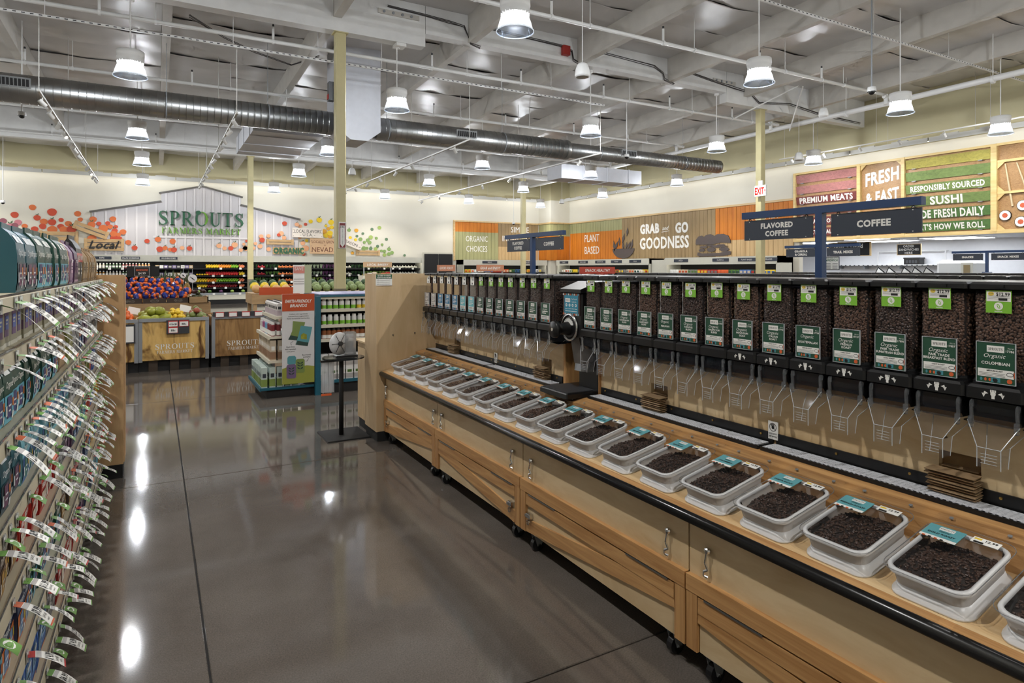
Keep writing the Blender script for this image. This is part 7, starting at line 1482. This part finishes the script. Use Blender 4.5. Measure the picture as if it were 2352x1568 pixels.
# ---- cases and shelving at the far end, seen over the bins
def far_case(x0, x1, y0, y1, face, lab, signs, z0=1.78, z1=1.95):
    t = thing('display_case', lab, 'refrigerated case', (0, 0, 0))
    if face == 'y':
        MB().box(x0, x1, y0, y1, 0, .45).box(x0, x1, y1 - .06, y1, .45, z1).build('case_body', M_blackm, t); MB().box(x0, x1, y0 + .05, y1, z0, z1 + .08).build('canopy', M_offw, t); MB().box(x0, x1, y0 - .01, y0, .1, .46).build('front_bumper', M_offw, t); MB().box(x0, x1, y0 + .03, y0 + .05, z0 - .05, z1 + .08).build('valance', M_offw, t)
        for z in (.75, 1.05, 1.35): MB().box(x0, x1, y0 + .2, y1, z - .04, z).build('shelf', M_blackm, t)
        for a in (x0, x1 - .05): MB().box(a, a + .05, y0 + .1, y1, 0, z1 + .08).build('case_end', M_offw, t)
        MB().box(x0 + .1, x1 - .1, y0 + .07, y0 + .1, z0 - .015, z0 - .001).build('case_light', ld_m, t)
        for (x, s) in signs: o = MB().box(x - .45, x + .45, y0 + .015, y0 + .03, z0 + .06, z0 + .19).build('case_sign', M_slate, t); mb = MB(); mb.text(s, (x, y0 + .012, z0 + .125), X_, Z_, .06, w=.8); mb.build('lettering', M_print, o)
    else:
        MB().box(x0, x1, y0, y1, 0, .45).box(x1 - .06, x1, y0, y1, .45, z1).build('case_body', M_blackm, t); MB().box(x0 + .05, x1, y0, y1, z0, z1 + .08).build('canopy', M_offw, t); MB().box(x0 - .01, x0, y0, y1, .1, .46).build('front_bumper', M_offw, t); MB().box(x0 + .03, x0 + .05, y0, y1, z0 - .05, z1 + .08).build('valance', M_offw, t)
        for z in (.75, 1.05, 1.35): MB().box(x0 + .2, x1, y0, y1, z - .04, z).build('shelf', M_blackm, t)
        for a in (y0, y1 - .05): MB().box(x0 + .1, x1, a, a + .05, 0, z1 + .08).build('case_end', M_offw, t)
        MB().box(x0 + .07, x0 + .1, y0 + .1, y1 - .1, z0 - .015, z0 - .001).build('case_light', ld_m, t)
        for (y, s) in signs: o = MB().box(x0 + .015, x0 + .03, y - .42, y + .42, z0 + .06, z0 + .19).build('case_sign', M_slate, t); mb = MB(); mb.text(s, (x0 + .012, y, z0 + .125), mY, Z_, .06, w=.75); mb.build('lettering', M_print, o)
far_case(14.25, 19.5, 30.4, 31.4, 'y', 'refrigerated case under the organic choices panel', [(15.8, 'BREAD'), (18.2, 'BAKERY')])
far_case(19.8, 20.8, 22.3, 30.0, 'x', 'refrigerated case under the salad bowl graphic', [(29.2, 'CHEESE'), (27.4, "BOAR'S HEAD"), (25.9, 'SANDWICHES'), (24.6, 'SALADS'), (23.2, 'MEALS')])
far_case(19.8, 20.8, 15.4, 21.2, 'x', 'refrigerated case under the sandwich graphic', [(20.2, 'PIZZA'), (18.0, 'HUMMUS'), (16.7, 'PLANT BASED'), (15.75, 'BEVERAGES')])
t = thing('wall_filler', 'pale filler panel between the two grab and go cases', 'filler panel', (0, 0, 0)); MB().box(20.0, 20.88, 21.25, 22.25, 0, 1.95).build('panel', M_offw, t)
mb = MB().bbox(-.08, .08, -.09, .09, 0, .16, .015, 0).box(-.085, -.08, -.06, .06, .03, .12, 1); ME_fp = mb.mesh('pack', [M_white, M_white])
fp = [M_mel[2], gm[1], M_rust, M_white, pal['blue'][0], pal['red'][0], cp[2][0], pal['green'][0], M_orange, pal['grey'][0]]
for sh, z in ((0, 1.35), (1, 1.05)):
    for i in range(30):
        y = 15.7 + .185 * i; o = obj('chilled_pack', ME_fp, None, (20.15, y, z + .001)); setmats(o, [fp[(i // 3 * 7 + sh * 3) % 10], fp[(i // 3 + 4 + sh) % 10]]); tag(o, 'small chilled pack, %s on the %s shelf under the sandwich graphic' % (nth(i), ('upper', 'lower')[sh]), 'package', 'chilled packs under the sandwich graphic')
    for i in range(38):
        y = 22.5 + .195 * i; o = obj('chilled_pack', ME_fp, None, (20.15, y, z + .001)); setmats(o, [fp[(i // 3 * 3 + sh) % 10], fp[(i // 2 + 5 + sh) % 10]]); tag(o, 'small chilled pack, %s on the %s shelf under the salad bowl' % (nth(i), ('upper', 'lower')[sh]), 'package', 'chilled packs under the salad bowl')
    for i in range(25):
        x = 14.5 + .195 * i; o = obj('chilled_pack', ME_fp, None, (x, 30.75, z + .001), (0, 0, math.pi / 2)); setmats(o, [fp[(i // 2 * 3 + sh) % 10], fp[(i // 3 + 2 + sh) % 10]]); tag(o, 'small bakery pack, %s on the %s shelf under organic choices' % (nth(i), ('upper', 'lower')[sh]), 'package', 'bakery packs under organic choices')
def header(x0, x1, y, z0, z1, m_, txt, lab, tm=None):
    t = thing('gondola', lab, 'shelving', ((x0 + x1) / 2, y, 0)); W = (x1 - x0) / 2
    MB().box(-W, W, .02, .6, 0, 1.32).build('shelf_body', M_shw, t); MB().box(-W, W, 0, .03, z0, z1).build('header', m_, t)
    for s in (-1, 1): MB().box(s * (W - .03) - .02, s * (W - .03) + .02, .03, .06, 1.32, z1).build('header_post', M_grey, t)
    mb = MB(); mb.text(txt, (0, -.004, (z0 + z1) / 2), X_, Z_, (z1 - z0) * .4, bold=.02, w=W * 1.5, shear=.15); mb.build('header_lettering', tm or M_print, t)
    for k in range(int(2 * W / .16)): MB().bbox(-W + .03 + .16 * k, -W + .16 + .16 * k, .05, .2, 1.32, 1.38 + .03 * (k % 3), .01).build('shelf_pack', fp[(k * 3) % 10], t)
M_copper = mat('header_copper', (190, 128, 96), .6)
header(9.6, 10.75, 13.4, 1.42, 1.6, mat('header_red', (176, 62, 42), .5), 'SNACK HEALTHY', 'red snack shelf header seen over the coffee bins')
header(7.7, 8.55, 15.6, 1.48, 1.66, M_copper, 'GRAB and ENJOY', 'copper-coloured header beside the snack header')
header(6.95, 7.5, 16.6, 1.48, 1.66, M_copper, 'GOOD FOR IT', 'small copper-coloured header behind the sign post')
header(6.1, 7.1, 21.0, 1.6, 1.78, M_kraft, 'LOCAL BAKERY', 'tan header under the organic choices panel')
